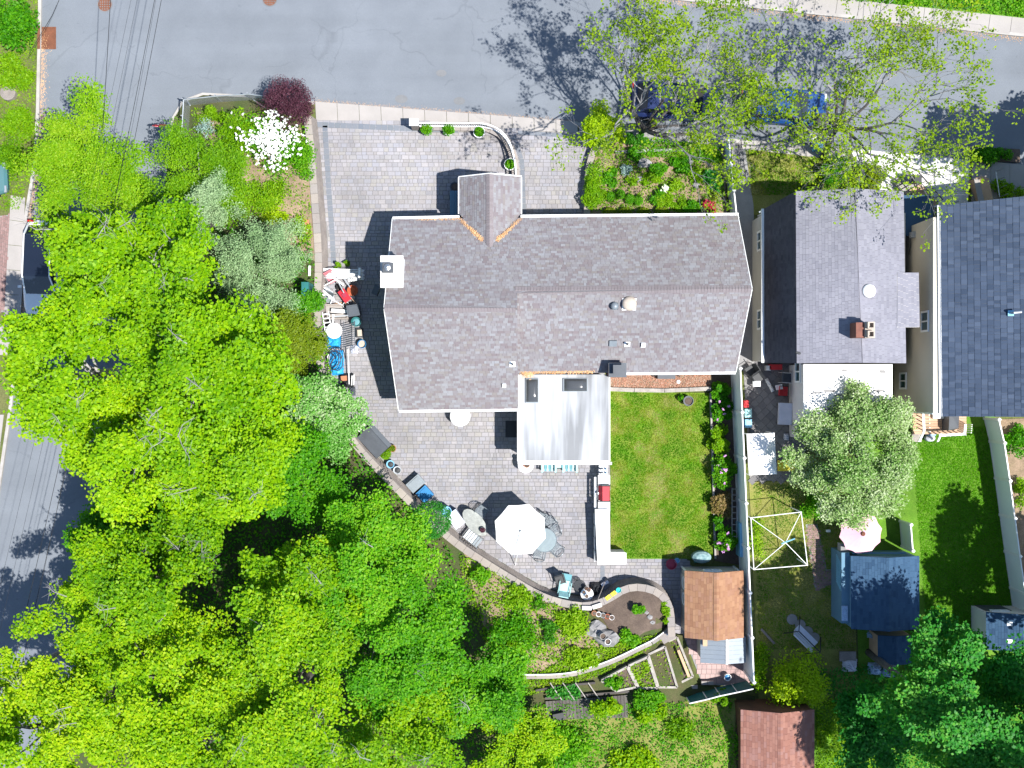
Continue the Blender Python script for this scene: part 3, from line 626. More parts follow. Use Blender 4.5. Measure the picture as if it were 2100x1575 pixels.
region('lawn', px([(1557, 1448), (2150, 1430), (2150, 1700), (1557, 1700)]), 'lawn_green', .01)['kind'] = 'structure'
region('walkway', px([(1500, 303), (1528, 306), (1545, 420), (1560, 760), (1512, 760), (1506, 440)]), 'concrete_grey', .012)['kind'] = 'structure'
region('flower_bed', px([(2046, 860), (2300, 850), (2350, 1420), (2112, 1420)]), 'mulch', .01)['kind'] = 'structure'
brickfield('neighbour_patio', [(1524, 740), (1650, 740), (1650, 985), (1538, 986)], .34, .34, 'paver_nb', .0, .02, ang=.78, individual=300, seed=8)
brickfield('brick_path', [(1652, 1075), (1676, 1074), (1695, 1168), (1718, 1166), (1722, 1190), (1672, 1212)], .22, .11, 'brick_path', .014, .03, ang=.1, individual=0, seed=8, piece='brick')
brickfield('brick_apron', [(-20, 445), (22, 440), (10, 640), (-20, 640)], .2, .1, 'brick_path', -.02, .01, ang=1.5, individual=0, seed=9, piece='brick')
strip_slabs('garden_step', (1992, 300), (2092, 306), (1992, 330), (2092, 333), 1, 'soil', z1=.02)

# drain, manholes
t = thing('storm_drain', 'rusty storm drain grate set against the kerb', 'drain', P(100, 78, -.115))
MB().box((0, 0, .0), (.75, 1.15, .012)).o('frame', 'rust', t)
for i in range(12): MB().box((-.31 + i * .056, 0, .014), (.026, 1.05, .02)).o('bar', 'rust', t)
MB().box((-.46, 0, .13), (.14, 1.2, .03)).o('kerb_hood', 'rust', t)
def manhole(x, y, lab, mt):
    t = thing('manhole_cover', lab, 'manhole', P(x, y, -.118), group='manhole covers in the road')
    MB().lathe((0, 0, 0), [(.40, 0), (.40, .008), (.36, .009), (.355, .004), (.0, .004)], 24).o('ring', mt, t)
    MB().lathe((0, 0, .002), [(.34, 0), (.34, .008), (.0, .010)], 24).o('lid', 'rust', t)
    for i in range(-2, 3):
        for j in range(-2, 3):
            if i * i + j * j < 6: MB().lathe((i * .12, j * .12, .0115), [(.035, 0), (.03, .004), (0, .005)], 6).o('stud', 'asphalt_old', t)
manhole(215, 9, 'brown studded manhole cover near the overhead wires', 'asphalt_old')
manhole(553, -2, 'manhole cover cut off by the top edge', 'asphalt_old')
for (x, y, r) in ((823, 203, 11), (942, 207, 10), (905, 150, 9)):
    MB().lathe(P(x, y, -.119), [(r / 40, 0), (r / 40, .003), (r / 40 - .05, .004), (r / 40 - .06, .001), (0, .001)], 14, 1.2, .8).top('tar_patch', 'asphalt_old', {823: 'dark tar patch on the road nearest the purple bush', 942: 'dark tar patch on the road above the potted plants', 905: 'faint tar patch farthest from the kerb'}[x], 'tar patch')
def litter(name, lab, path, w, n, seed, m='needles', z=-.115, sz=.05):
    g = np.random.default_rng(seed); pts = resample(px(path), .05); i = g.integers(0, len(pts) - 1, n); fr = path_frames(pts)
    q = np.array([tuple(fr[k][0] + fr[k][1] * (-abs(g.normal(0, w)))) for k in i]); fo = FO(seed); fo.pts(np.concatenate([q, np.full((n, 1), z) + g.random((n, 1)) * .01], 1), sz, .93)
    return tag(fo.build(name, m, None, aspect=.45), lab, 'leaf litter', None, 'stuff')
litter('leaf_litter', 'dry brown leaf litter along the kerb by the drain', LK[1:6], .16, 2600, 3)
litter('leaf_litter', 'dry brown litter along the kerb of the far pavement', TK[1:4], .14, 2200, 4)
litter('leaf_litter', 'thin dry litter along the edge of the front sidewalk', FK[:3], .08, 1500, 5, sz=.035)

# ================================================================== BUILDINGS
def shingles(m, corners, course, tab, seed, t=.02, vary=0.0, first_eave=True):
    """corners: convex 3-D polygon, first edge = eave (left to right seen from outside). Adds lapped tabs to m."""
    rr = random.Random(seed); c = [Vector(p) for p in corners]; u = (c[1] - c[0]).normalized()
    n = (c[1] - c[0]).cross(c[-1] - c[0]).normalized(); v = n.cross(u).normalized()
    q = [((p - c[0]).dot(u), (p - c[0]).dot(v)) for p in c]; vmax = max(b for a, b in q); y = 0.0; row = 0
    def span(yy):
        xs = []
        for i in range(len(q)):
            (x0, y0), (x1, y1) = q[i], q[(i + 1) % len(q)]
            if (y0 <= yy) != (y1 <= yy): xs.append(x0 + (x1 - x0) * (yy - y0) / (y1 - y0))
        return (min(xs), max(xs)) if len(xs) >= 2 else None
    while y < vmax - 1e-4:
        y1 = min(y + course, vmax); s0 = span(y + 1e-4 if y == 0 else y); s1 = span(y1 - 1e-3)
        if s0 and s1:
            lo, hi = min(s0[0], s1[0]), max(s0[1], s1[1]); x = lo - rr.random() * tab
            while x < hi:
                w = tab * (rr.choice([.55, .8, 1, 1, 1.3]) if vary else 1); a, b = max(x, lo), min(x + w, hi); x += w
                if b - a < .01: continue
                cl = lambda xx, s: min(max(xx, s[0]), s[1])
                h = t * rr.uniform(.6, 1.2); g = .004
                pts = [(cl(a + g, s0), y, h), (cl(b - g, s0), y, h), (cl(b - g, s1), y1 + .01, h * .35), (cl(a + g, s1), y1 + .01, h * .35), (cl(a + g, s0), y, 0), (cl(b - g, s0), y, 0)]
                if pts[1][0] - pts[0][0] < .005 and pts[2][0] - pts[3][0] < .005: continue
                m.add([c[0] + u * p[0] + v * p[1] + n * p[2] for p in pts], [(0, 1, 2, 3), (4, 5, 1, 0)])
        y = y1; row += 1
    return m
def ridgecaps(m, a, b, n1, n2, w, L, seed):
    a, b = Vector(a), Vector(b); d = (b - a); k = int(d.length / L); d.normalize()
    for i in range(k):
        p = a + d * (i * L); e = d * (L * 1.06 - .012); h = Vector((0, 0, .035)); r = Vector((0, 0, .012))
        m.add([p + n1 * w + h * .6, p + h, p + n2 * w + h * .6, p + e + n1 * w + r, p + e + r, p + e + n2 * w + r], [(0, 1, 4, 3), (1, 2, 5, 4)])
def roof_slab(m, corners, th=.12):
    c = [Vector(p) for p in corners]; n = (c[1] - c[0]).cross(c[-1] - c[0]).normalized()
    c = [p - Vector((0, 0, (p - c[0]).dot(n) / n.z)) for p in c]
    m.hexa([p - n * th - Vector((0, 0, 0)) for p in c], [p - n * .004 for p in c])
def window(parent, cen, w, h, axis, mt='white_paint', nm='window', sill=True):
    """axis 'x-': pane faces -X; 'y+': faces +Y; cen on the wall face"""
    s = {'x-': (-1, 0), 'x+': (1, 0), 'y+': (0, 1), 'y-': (0, -1)}[axis]; cx, cy, cz = cen
    def b(du, dv, dw, dh, o, d):                                       # u along the wall, o out of it
        if s[0]: return ((cx + s[0] * o, cy + du, cz + dv), (d, dw, dh))
        return ((cx + du, cy + s[1] * o, cz + dv), (dw, d, dh))
    f = MB(); t = .09
    for a in ((0, h / 2 - t / 2, w, t), (0, -h / 2 + t / 2, w, t), (-w / 2 + t / 2, 0, t, h - 2 * t), (w / 2 - t / 2, 0, t, h - 2 * t), (0, 0, .06, h - 2 * t)):
        f.box(*b(a[0], a[1], a[2], a[3], .03, .08))
    wo = f.o(nm, mt, parent, True)
    for k in (-1, 1): MB().box(*b(k * (w / 4 - .01), 0, w / 2 - t, h - 2 * t, .01, .03)).o('pane', 'window_glass', wo, True)
    return wo
# ---- the brown-roofed house
hz = 3.1
house = thing('house', 'brown shingle roofed house with white chimney and flat roofed sunroom', 'house', (3.0, 4.0, 0))
FL, FM, FR = P(805, 450, hz), P(1061, 446, hz), P(1513, 442, hz)
RR_, RM = P(1542, 592, 5.3), P(1061, 595, 5.3)
LL_, LM = P(788, 632, 5.75), P(1061, 632, 5.75)
BR, BM = P(1509, 762, hz), P(1061, 766, hz)
BL, BLM = P(818, 841, 2.9), P(1063, 838, 2.9)
tX = (FM.y - RM.y) / (FM.y - LM.y)
planes = [[BM, BR, RR_, RM], [BL, BLM, LM, LL_], [FR, FL, LL_, LM, RM, RR_]]
sm = MB(); rs = MB()
for i, pl in enumerate(planes): shingles(sm, pl, .135, .235, 20 + i, .022, 1); roof_slab(rs, pl)
roof = rs.o('roof', 'ridge_cap', house, True)
tag(sm.o('shingles', 'shingle_house', roof, True), kind='stuff')
rc = MB()
ridgecaps(rc, RM + Vector((-.1, 0, 0)), RR_, Vector((0, .17, -.095)), Vector((0, -.17, -.095)), 1.0, .145, 1)
ridgecaps(rc, LL_, LM + Vector((.05, 0, 0)), Vector((0, .17, -.095)), Vector((0, -.17, -.095)), 1.0, .145, 2)
tag(rc.o('ridge_caps', 'ridge_cap', roof, True), kind='stuff')
# step wall between the two ridges, gable walls, main walls
st = MB(); st.hexa([(LM.x - .06, LM.y, LM.z - .1), (LM.x - .06, BM.y + .2, 3.0), (LM.x - .06, RM.y + .1, RM.z - .2)], [(LM.x + .0, LM.y, LM.z - .1), (LM.x + .0, BM.y + .2, 3.0), (LM.x + .0, RM.y + .1, RM.z - .2)])
st.o('step_flashing', 'siding_cream', house, True)
def wall_run(m, pts, z0, z1, t=.16):
    for a, b in zip(pts[:-1], pts[1:]): m.beam((a[0], a[1], (z0 + z1) / 2), (b[0], b[1], (z0 + z1) / 2), t, z1 - z0)
w = MB(); x0, x1, yF, yB, yBL = -5.35, 10.65, 7.72, 1.0, -.88; xm = .3
w.prism([(x0, yF), (x1, yF), (x1, yB), (xm, yB), (xm, yBL), (x0, yBL)], 0, 2.95)
w.hexa([(x0, yF, 2.95), (x0, yBL, 2.95), (x0, LL_.y, 5.5)], [(x0 + .15, yF, 2.95), (x0 + .15, yBL, 2.95), (x0 + .15, LL_.y, 5.5)])
w.hexa([(x1 - .15, yF, 2.95), (x1 - .15, yB, 2.95), (x1 - .15, RR_.y, 5.05)], [(x1, yF, 2.95), (x1, yB, 2.95), (x1, RR_.y, 5.05)])
w.o('wall', 'siding_cream', house, True)
def gutter(parent, a, b, out, nm='gutter', mt='white_paint', w=.12):
    a, b, o = Vector(a), Vector(b), Vector(out); m = MB()
    m.beam(a + o * (w * .5) + Vector((0, 0, -.10)), b + o * (w * .5) + Vector((0, 0, -.10)), w, .012)
    m.beam(a + o * w + Vector((0, 0, -.05)), b + o * w + Vector((0, 0, -.05)), .018, .10)
    m.beam(a + o * .008 + Vector((0, 0, -.05)), b + o * .008 + Vector((0, 0, -.05)), .018, .10)
    return m.o(nm, mt, parent, True)
Yp, Ym = Vector((0, 1, 0)), Vector((0, -1, 0))
EL_, ER_ = P(942, 447, hz), P(1068, 446, hz)
gutter(house, FL, EL_, Yp); gutter(house, ER_, FR + Vector((.05, 0, 0)), Yp); gutter(house, P(1250, 764, hz), BR, Ym); gutter(house, BL, BLM, Ym)
for p, dy in ((FR, .1), (BR, -.1), (FL, .1), (BL, -.1)):
    s = 1 if p.x > 0 else -1
    MB().tube([(p.x - s * .12, p.y + dy * .6, p.z - .1), (p.x - s * .35, p.y - dy * 2.2, p.z - .55), (p.x - s * .35, p.y - dy * 2.2, .1)], .045, 6).o('downspout', 'white_paint', house, True)
for (a, b) in ((FR, RR_), (RR_, BR), (LL_, FL), (BL, LL_)):
    MB().beam(a + Vector((.02 if a.x > 0 else -.02, 0, -.09)), b + Vector((.02 if a.x > 0 else -.02, 0, -.09)), .03, .16).o('rake_board', 'white_paint', house, True)
# entry gable
eg = 2.95; gz = 4.02; s_ = (RM.z - hz) / (FM.y - RM.y)
GL, GR = P(942, 364, eg), P(1068, 363, eg); gx = (GL.x + GR.x) / 2; GF = Vector((gx, P(1003, 357, gz).y, gz))
def main_y(z, x): return (FM.y + (FL.y - FM.y) * 0) - (z - hz) / s_
GB = Vector((gx, main_y(gz, gx), gz)); GLb = Vector((GL.x, main_y(eg, 0) - .05, eg)); GRb = Vector((GR.x, main_y(eg, 0) - .05, eg))
em = MB(); es = MB()
for i, pl in enumerate(([GL, GLb, GB, GF], [GRb, GR, GF, GB])):
    shingles(em, pl, .135, .235, 50 + i, .022, 1); roof_slab(es, pl, .1)
er = es.o('entry_roof', 'ridge_cap', house, True); tag(em.o('shingles', 'shingle_house', er, True), kind='stuff')
rc = MB(); ridgecaps(rc, GF, GB, Vector((.17, 0, -.10)), Vector((-.17, 0, -.10)), 1.0, .145, 3); tag(rc.o('ridge_caps', 'ridge_cap', er, True), kind='stuff')
for (a, b) in ((GL, GF), (GF, GR), (GL, GLb), (GR, GRb)):
    o_ = .04 if abs(a.y - b.y) < .5 else 0
    MB().beam(a + Vector((0 if o_ else (.035 if a.x > gx else -.035), o_, -.07)), b + Vector((0 if o_ else (.035 if a.x > gx else -.035), o_, -.07)), .05, .14).o('fascia', 'white_paint', er, True)
ew = MB().prism([(GL.x + .25, yF), (GR.x - .25, yF), (GR.x - .25, GL.y - .3), (GL.x + .25, GL.y - .3)], 0, 2.8)
ew.hexa([(GL.x + .2, GL.y - .32, 2.8), (GR.x - .2, GL.y - .32, 2.8), (gx, GL.y - .32, 3.85)], [(GL.x + .2, GL.y - .45, 2.8), (GR.x - .2, GL.y - .45, 2.8), (gx, GL.y - .45, 3.85)]); ew.o('entry_wall', 'siding_cream', house, True)
do = MB().box((gx, GL.y - .29, 1.05), (.95, .05, 2.06)).o('door', 'red_paint', house, True); MB().box((gx + .36, GL.y - .25, 1.0), (.04, .06, .12)).o('handle', 'steel', do, True)
def needles(name, lab, a, b, w, n, seed, parent):
    g = np.random.default_rng(seed); t = g.random(n); a, b = np.array(a), np.array(b); q = a + (b - a) * t[:, None] + g.normal(0, w, (n, 3)) * np.array([1, 1, 0]); q[:, 2] += .05 + np.abs(g.normal(0, .02, n))
    fo = FO(seed); fo.pts(q, .075, .85); o = fo.build(name, 'needles', parent, aspect=.3); o['kind'] = 'stuff'; return o
needles('needle_drift', '', Vector((GL.x, FM.y - .05, 3.1)), GB + Vector((-.35, .35, -.22)), .05, 420, 3, house); needles('needle_drift', '', Vector((GR.x, FM.y - .05, 3.1)), GB + Vector((.35, .35, -.22)), .05, 420, 4, house)
needles('needle_drift', '', P(1068, 764, 3.1), P(1215, 762, 3.1), .05, 700, 5, house); needles('needle_drift', '', P(1070, 768, 3.1), P(1090, 768, 3.1), .09, 260, 6, house)
needles('needle_drift', '', P(850, 451, 3.12), P(942, 449, 3.12), .03, 120, 8, house)
# sunroom with a flat membrane roof
SA, SB = P(1062, 768, 2.72), P(1250, 946, 2.72)
sr = MB().prism([(SA.x, SA.y), (SB.x, SA.y), (SB.x, SB.y), (SA.x, SB.y)], 2.6, 2.72).o('sunroom_roof', 'flat_roof', house, True)
MB().prism([(SA.x + .15, SA.y), (SB.x - .15, SA.y), (SB.x - .15, SB.y + .15), (SA.x + .15, SB.y + .15)], 0, 2.6).o('sunroom_wall', 'white_paint', house, True)
ed = MB(); 
for a, b in (((SA.x, SA.y), (SA.x, SB.y)), ((SB.x, SA.y), (SB.x, SB.y)), ((SA.x, SB.y), (SB.x, SB.y))): ed.beam((*a, 2.70), (*b, 2.70), .06, .07)
ed.o('drip_edge', 'white_paint', sr, True)
gutter(sr, (SA.x, SB.y - .04, 2.72), (SB.x + .12, SB.y - .04, 2.72), Ym)
MB().box((SA.x + .10, SA.y - .95, 2.74), (.16, 1.9, .03)).o('flashing', 'white_paint', sr, True)
def skylight(px0, py0, px1, py1, seed):
    a, b = P(px0, py0, 2.75), P(px1, py1, 2.75); cx, cy = (a.x + b.x) / 2, (a.y + b.y) / 2; wx, wy = abs(b.x - a.x) / 2, abs(b.y - a.y) / 2
    k = MB().box((cx, cy, 2.77), (wx * 2, wy * 2, .10)).o('skylight', 'cast_metal', sr, True)
    m = MB(); n = 9
    for i in range(n):
        for j in range(n):
            u, v = -1 + 2 * i / (n - 1), -1 + 2 * j / (n - 1); m.v.append((cx + u * wx * .93, cy + v * wy * .93, 2.822 + .17 * (max(0, (1 - u ** 4) * (1 - v ** 4))) ** .7))
    m.f = [(i * n + j, (i + 1) * n + j, (i + 1) * n + j + 1, i * n + j + 1) for i in range(n - 1) for j in range(n - 1)]
    m.o('dome', 'dome', k, True, True)
skylight(1078, 776, 1104, 826, 1); skylight(1155, 776, 1205, 803, 2)
# chimney stack with white cap
ca, cb = P(780, 524, 5.75), P(827, 590, 5.75)
ch = MB().bx(ca.x + .05, ca.y - .05, 0, cb.x - .05, cb.y + .05, 5.65).o('chimney', 'white_paint', house, True)
MB().bx(ca.x, ca.y, 5.65, cb.x, cb.y, 5.75).o('chimney_cap', 'concrete_pale', ch, True)
fp = P(795, 549, 5.9); MB().box((fp.x, fp.y, 5.81), (.5, .46, .12)).box((fp.x, fp.y, 5.98), (.44, .4, .2)).o('flue_box', 'slate_lid', ch, True); MB().lathe((fp.x, fp.y, 6.09), [(.16, 0), (.16, .05), (.0, .10)], 10).o('flue_lid', 'steel', ch, True)
bp = P(775, 597, 1.6); MB().box((bp.x, bp.y, 2.2), (.28, .5, .5), rz=-.4).o('wall_unit', 'grey_plastic', house, True)
def on_back(x, y):                                                     # point on the right back slope seen at a pixel
    z = 4.0
    for _ in range(8):
        p = P(x, y, z); z = RM.z - (RM.y - p.y) * (RM.z - BM.z) / (RM.y - BM.y)
    return P(x, y, z)
def on_lback(x, y):
    z = 4.0
    for _ in range(8):
        p = P(x, y, z); z = LM.z - (LM.y - p.y) * (LM.z - BLM.z) / (LM.y - BLM.y)
    return P(x, y, z)
sl = math.atan2(RM.z - BM.z, RM.y - BM.y)
p = on_back(1290, 624); v = MB().box((p.x, p.y, p.z + .03), (.66, .62, .02), rx=sl).o('roof_fan', 'white_paint', roof, True); MB().lathe((p.x, p.y + .02, p.z), [(.24, 0), (.24, .2), (.34, .2), (.34, .25), (.2, .34), (0, .36)], 20).o('hood', 'flue', v, True, True)
p = on_back(1260, 628); v = MB().box((p.x, p.y, p.z + .03), (.36, .34, .02), rx=sl).o('roof_vent', 'grey_plastic', roof, True); MB().lathe((p.x, p.y, p.z), [(.12, 0), (.12, .16), (.19, .17), (.19, .24), (.1, .32), (0, .34)], 14).o('hood', 'cast_metal', v, True, True)
p = on_back(1257, 704); MB().box((p.x, p.y, p.z + .05), (.36, .30, .12), rx=sl).o('box_vent', 'cast_metal', roof, True)
p = on_back(1286, 706); v = MB().box((p.x, p.y, p.z + .03), (.28, .26, .02), rx=sl).o('pipe_flashing', 'white_paint', roof, True); MB().lathe((p.x, p.y, p.z), [(.05, 0), (.05, .42), (.035, .42), (.03, .2)], 10).o('pipe', 'black_plastic', v, True)
p = on_back(1319, 707); MB().box((p.x, p.y, p.z + .06), (.2, .2, .16), rx=sl).o('small_vent', 'white_paint', roof, True)
p = on_lback(1051, 747); v = MB().box((p.x, p.y, p.z + .03), (.3, .28, .02), rx=sl).o('pipe_flashing', 'white_paint', roof, True); MB().lathe((p.x, p.y, p.z), [(.05, 0), (.05, .35), (.035, .35), (.03, .2)], 10).o('pipe', 'grey_plastic', v, True)
p = on_lback(1034, 790); MB().box((p.x, p.y, p.z + .06), (.18, .2, .14), rx=sl).o('small_vent', 'white_paint', roof, True)
a, b = P(1250, 746, 4.15), P(1283, 772, 4.15); bc = MB().bx(a.x, a.y, 2.0, b.x, b.y, 4.05).o('brick_chimney', 'brick_red', house, True)
MB().bx(a.x - .04, a.y + .04, 4.05, b.x + .04, b.y - .04, 4.16).o('crown_slab', 'grey_plastic', bc, True); MB().bx(a.x + .2, a.y - .12, 4.16, b.x - .12, b.y + .12, 4.42).o('flue', 'cast_metal', bc, True); MB().bx(a.x + .14, a.y - .06, 4.5, b.x - .06, b.y + .06, 4.54).o('flue_lid', 'slate_lid', bc, True)

# ---- grey gambrel neighbour
nb = thing('neighbour_house', 'grey roofed gambrel house with brick chimney beside the vinyl fence', 'house', (15.5, 5, 0))
e0, e1 = P(1567, 428, 2.9), P(1569, 744, 2.9); k0, k1 = P(1632, 392, 5.4), P(1634, 745, 5.4); r0, r1 = P(1752, 387, 6.2), P(1768, 744, 6.2); d0, d1 = P(1853, 392, 5.5), P(1858, 745, 5.5)
m = MB(); s = MB()
md_ = MB()
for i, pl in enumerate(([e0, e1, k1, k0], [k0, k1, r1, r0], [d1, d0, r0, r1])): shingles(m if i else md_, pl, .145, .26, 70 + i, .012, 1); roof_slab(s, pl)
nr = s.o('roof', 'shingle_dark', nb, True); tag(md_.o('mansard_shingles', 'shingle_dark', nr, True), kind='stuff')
D0, D1 = P(1884, 559, 5.3), P(1886, 671, 5.3); q0, q1 = P(1840, 559, 5.66), P(1840, 671, 5.66); shingles(m, [D1, D0, q0, q1], .145, .3, 74, .012); s2 = MB(); roof_slab(s2, [D1, D0, q0, q1], .2); s2.o('dormer_roof', 'siding_pale', nb, True)
tag(m.o('shingles', 'shingle_grey', nr, True), kind='stuff')
rc = MB(); ridgecaps(rc, r1, r0, Vector((-.17, 0, -.03)), Vector((.17, 0, -.05)), 1, .2, 5); tag(rc.o('ridge_caps', 'shingle_grey', nr, True), kind='stuff')
wx = 12.32; m = MB().prism([(wx, 8.35), (19.2, 8.35), (19.2, 1.15), (wx, 1.15)], 0, 2.88).prism([(13.3, 8.6), (18.3, 8.6), (18.3, 1.1), (13.3, 1.1)], 2.88, 5.3); m.o('wall', 'siding_cream', nb, True)
for yy, zz in ((7.1, 1.9), (3.2, 1.9)): window(nb, (wx, yy, zz), 1.0, .9, 'x-')
MB().bx(e0.x - .12, e1.y, 2.78, e0.x - .0, e0.y, 2.9).o('gutter', 'white_paint', nb, True)
MB().tube([(12.1, 8.4, 2.8), (12.25, 8.5, 2.6), (12.6, 8.55, 2.2), (12.6, 8.6, .1)], .045, 6).o('downspout', 'white_paint', nb, True)
p = P(1785, 596, 6.4); v = MB().lathe((p.x, p.y, 5.9), [(.28, 0), (.28, .3), (.32, .3), (.3, .36), (.16, .46), (0, .48)], 18).o('roof_fan', 'white_paint', nr, True, True); MB().lathe((p.x, p.y, 5.9), [(.30, 0), (.30, .22), (.285, .22)], 18).o('rusty_collar', 'orange_clay', v, True)
a, b = P(1757, 661, 7.2), P(1793, 692, 7.2); bc = MB().bx(a.x, a.y, 5.4, b.x - .02, b.y, 7.1).o('brick_chimney', 'brick_red', nb, True); MB().bx(a.x + .38, a.y + .03, 7.1, b.x + .03, b.y - .03, 7.2).o('crown_slab', 'flue', bc, True)
for yy in (.2, -.2):
    f = MB(); cx, cy = (a.x + .38 + b.x) / 2, (a.y + b.y) / 2 + yy
    for dx, dy, w_, h_ in ((-.13, 0, .05, .3), (.13, 0, .05, .3), (0, .13, .21, .05), (0, -.13, .21, .05)): f.box((cx + dx, cy + dy, 7.32), (w_, h_, .24))
    f.o('flue', 'flue', bc, True)
p = P(1640, 725, 5.5); MB().tube([(p.x, p.y, 5.3), (p.x - .05, p.y, 5.75), (p.x - .25, p.y + .05, 5.8)], .05, 6).o('vent_pipe', 'black_plastic', nr, True)
# ---- white flat roofed extension
ex = thing('extension', 'white flat roofed extension with peeling spots behind the grey house', 'extension', (16, -.5, 0))
a, b = P(1648, 747, 3.5), P(1830, 906, 3.5)
er2 = MB().bx(a.x, a.y, 3.4, b.x, b.y, 3.52).o('roof', 'white_roof', ex, True); MB().bx(a.x + .12, a.y - .0, 0, b.x, b.y + .1, 3.4).o('wall', 'siding_pale', ex, True)
window(ex, (a.x + .12, P(0, 762, 2).y, 2.0), 1.1, 1.0, 'x-')
for i in range(26):
    g = random.Random(i + 40); xx = a.x + .3 + g.random() * 3.6; yy = a.y - .25 - g.choice([0.0, .35, 1.0, 1.1, 1.15, 2.1, 2.2, 3.0]) - g.random() * .15
    MB().lathe((xx, yy, 3.521), [(g.uniform(.05, .15), 0), (.01, .004)], 6, g.uniform(.8, 2.2), .5).o('peeling_spot', 'concrete_grey', er2, True)
p = P(1692, 838, 3.6); MB().tube([(p.x, p.y, 3.5), (p.x, p.y, 3.75), (p.x + .3, p.y - .05, 3.8)], .06, 6).o('vent_pipe', 'grey_plastic', er2, True)
# ---- beige neighbour with blue shingle roof
n2 = thing('neighbour_house', 'tall beige sided house with blue grey shingle roof', 'house', (23, 4, 0))
E0, E1 = P(1929, 421, 5.7), P(1933, 854, 5.7); K0, K1 = P(2290, 382, 6.7), P(2290, 856, 6.7); F0, F1 = P(2600, 382, 5.7), P(2600, 856, 5.7)
m = MB(); s = MB()
for i, pl in enumerate(([E0, E1, K1, K0], [F1, F0, K0, K1])): shingles(m, pl, .29, .2, 90 + i, .03, 1); roof_slab(s, pl)
r2 = s.o('roof', 'slate_lid', n2, True); tag(m.o('shingles', 'shingle_blue', r2, True), kind='stuff')
X2 = 19.58; YT, YB = 7.75, -1.36
m = MB().prism([(X2, YT), (33, YT), (33, YB), (X2, YB)], 0, 5.6); m.o('wall', 'siding_beige', n2, True)
for i in range(43): MB().bx(X2 - .014, YB, .12 + i * .127, X2 + .0, YT, .125 + i * .127 + .10).o('siding_board', 'siding_beige', n2, True)
MB().bx(X2 - .02, YB - .06, 0, X2 + .08, YB + .02, 5.6).o('corner_trim', 'white_paint', n2, True)
window(n2, (X2, P(0, 660, 4.2).y, 4.6), 1.0, 1.0, 'x-'); window(n2, (X2, P(0, 781, 2).y, 1.5), .85, 1.0, 'x-')
gutter(n2, (E1.x, E1.y, 5.7), (E0.x, E0.y, 5.7), (-1, 0, 0), w=.13)
MB().tube([(X2 - .1, YT - .5, 3.2), (X2 - .15, YT - .5, 2.9), (X2 - .1, YT - .9, 2.8), (X2 - .1, YT - 1.4, 2.6)], .02, 5).o('meter_cable', 'iron', n2, True); MB().box((X2 - .1, YT - .5, 3.1), (.18, .28, .4)).o('meter_box', 'galv', n2, True)
p = P(2075, 642, 6.3); v = MB().box((p.x, p.y, 6.2), (.26, .26, .03), ry=-.16).o('pipe_flashing', 'pale_blue', r2, True); MB().tube([(p.x, p.y, 6.1), (p.x, p.y, 6.6), (p.x + .3, p.y + .03, 6.65)], .06, 8).o('pipe', 'galv', v, True)
# entrance lean-to and stair between the two neighbours
et = thing('entry_block', 'shaded dark entry block between the grey and beige houses', 'porch', P(1880, 445, 0))
a, b = P(1853, 405, 2.6), P(1908, 480, 2.6); MB().bx(a.x, a.y, 0, b.x, b.y, 2.6).o('wall', 'siding_blue', et, True); MB().bx(a.x - .1, a.y + .1, 2.6, b.x + .1, b.y - .1, 2.7).o('roof', 'shingle_navy', et, True)
st = thing('stair', 'outdoor stair with wooden treads and black iron railing', 'stair', P(1870, 400, 0))
A, B = Vector(XY(1848, 365)), Vector(XY(1885, 432)); d = (B - A).normalized(); nn = Vector((d.y, -d.x))
for i in range(10):
    c = A.lerp(B, i / 9); MB().box((c.x, c.y, .12 + i * .13), (.22, 1.0, .05), rz=math.atan2(d.y, d.x)).o('tread', 'wood_plank' if i > 3 else 'concrete', st, True)
for s in (-.5, .5):
    m = MB(); q = A + nn * s; e = B + nn * s; m.tube([(q.x, q.y, 1.0), (e.x, e.y, 2.1)], .03, 6).tube([(q.x, q.y, .3), (e.x, e.y, 1.4)], .02, 6); m.o('handrail', 'iron', st, True)
    for i in range(9):
        c = q.lerp(e, i / 8); MB().tube([(c.x, c.y, .12 + i * .14), (c.x, c.y, 1.0 + i * .137)], .015, 5).o('baluster', 'iron', st, True)
c = XY(1866, 375); MB().box((c[0], c[1], 1.0), (.35, .4, .5)).o('mailbox', 'iron', st, True)
rl = thing('railing', 'zigzag black iron railing on white concrete beside the stair', 'railing', P(1845, 385, 0))
zz = [(1828, 362), (1846, 378), (1838, 392), (1858, 395)]
m = MB(); m.tube([P(*zz[0], .9), P(*zz[1], .9)], .02, 5).tube([P(1832, 372, .5), P(1850, 390, .5)], .015, 5); m.o('handrail', 'iron', rl, True)
for i in range(7):
    c = Vector(P(*zz[0])).lerp(Vector(P(*zz[1])), i / 6); MB().tube([c, c + Vector((0, 0, .9))], .013, 5).o('baluster', 'iron', rl, True)
# sunken area wall with chain railings
sw = thing('area_wall', 'tan retaining wall with chain link railing by the pale driveway', 'wall', P(2005, 400, 0))
MB().prism(px([(1985, 372), (2000, 367), (2014, 372), (2024, 420), (2004, 420)]), 0, .85).o('wall_body', 'tan_wood', sw, True); MB().prism(px([(1997, 366), (2008, 368), (2020, 420), (2008, 420)], .9), .85, .93).o('cap', 'concrete', sw, True)
for a, b, n in (((1948, 350), (1952, 418), 4), ((1948, 350), (1968, 366), 3), ((2042, 352), (2050, 404), 4)):
    m = MB(); m.tube([P(*a, 1.0), P(*b, 1.0)], .025, 6); m.o('top_rail', 'galv', sw, True)
    for i in range(n): q = P(a[0] + (b[0] - a[0]) * i / (n - 1), a[1] + (b[1] - a[1]) * i / (n - 1)); MB().tube([q, q + Vector((0, 0, 1.0))], .02, 5).o('post', 'galv', sw, True)
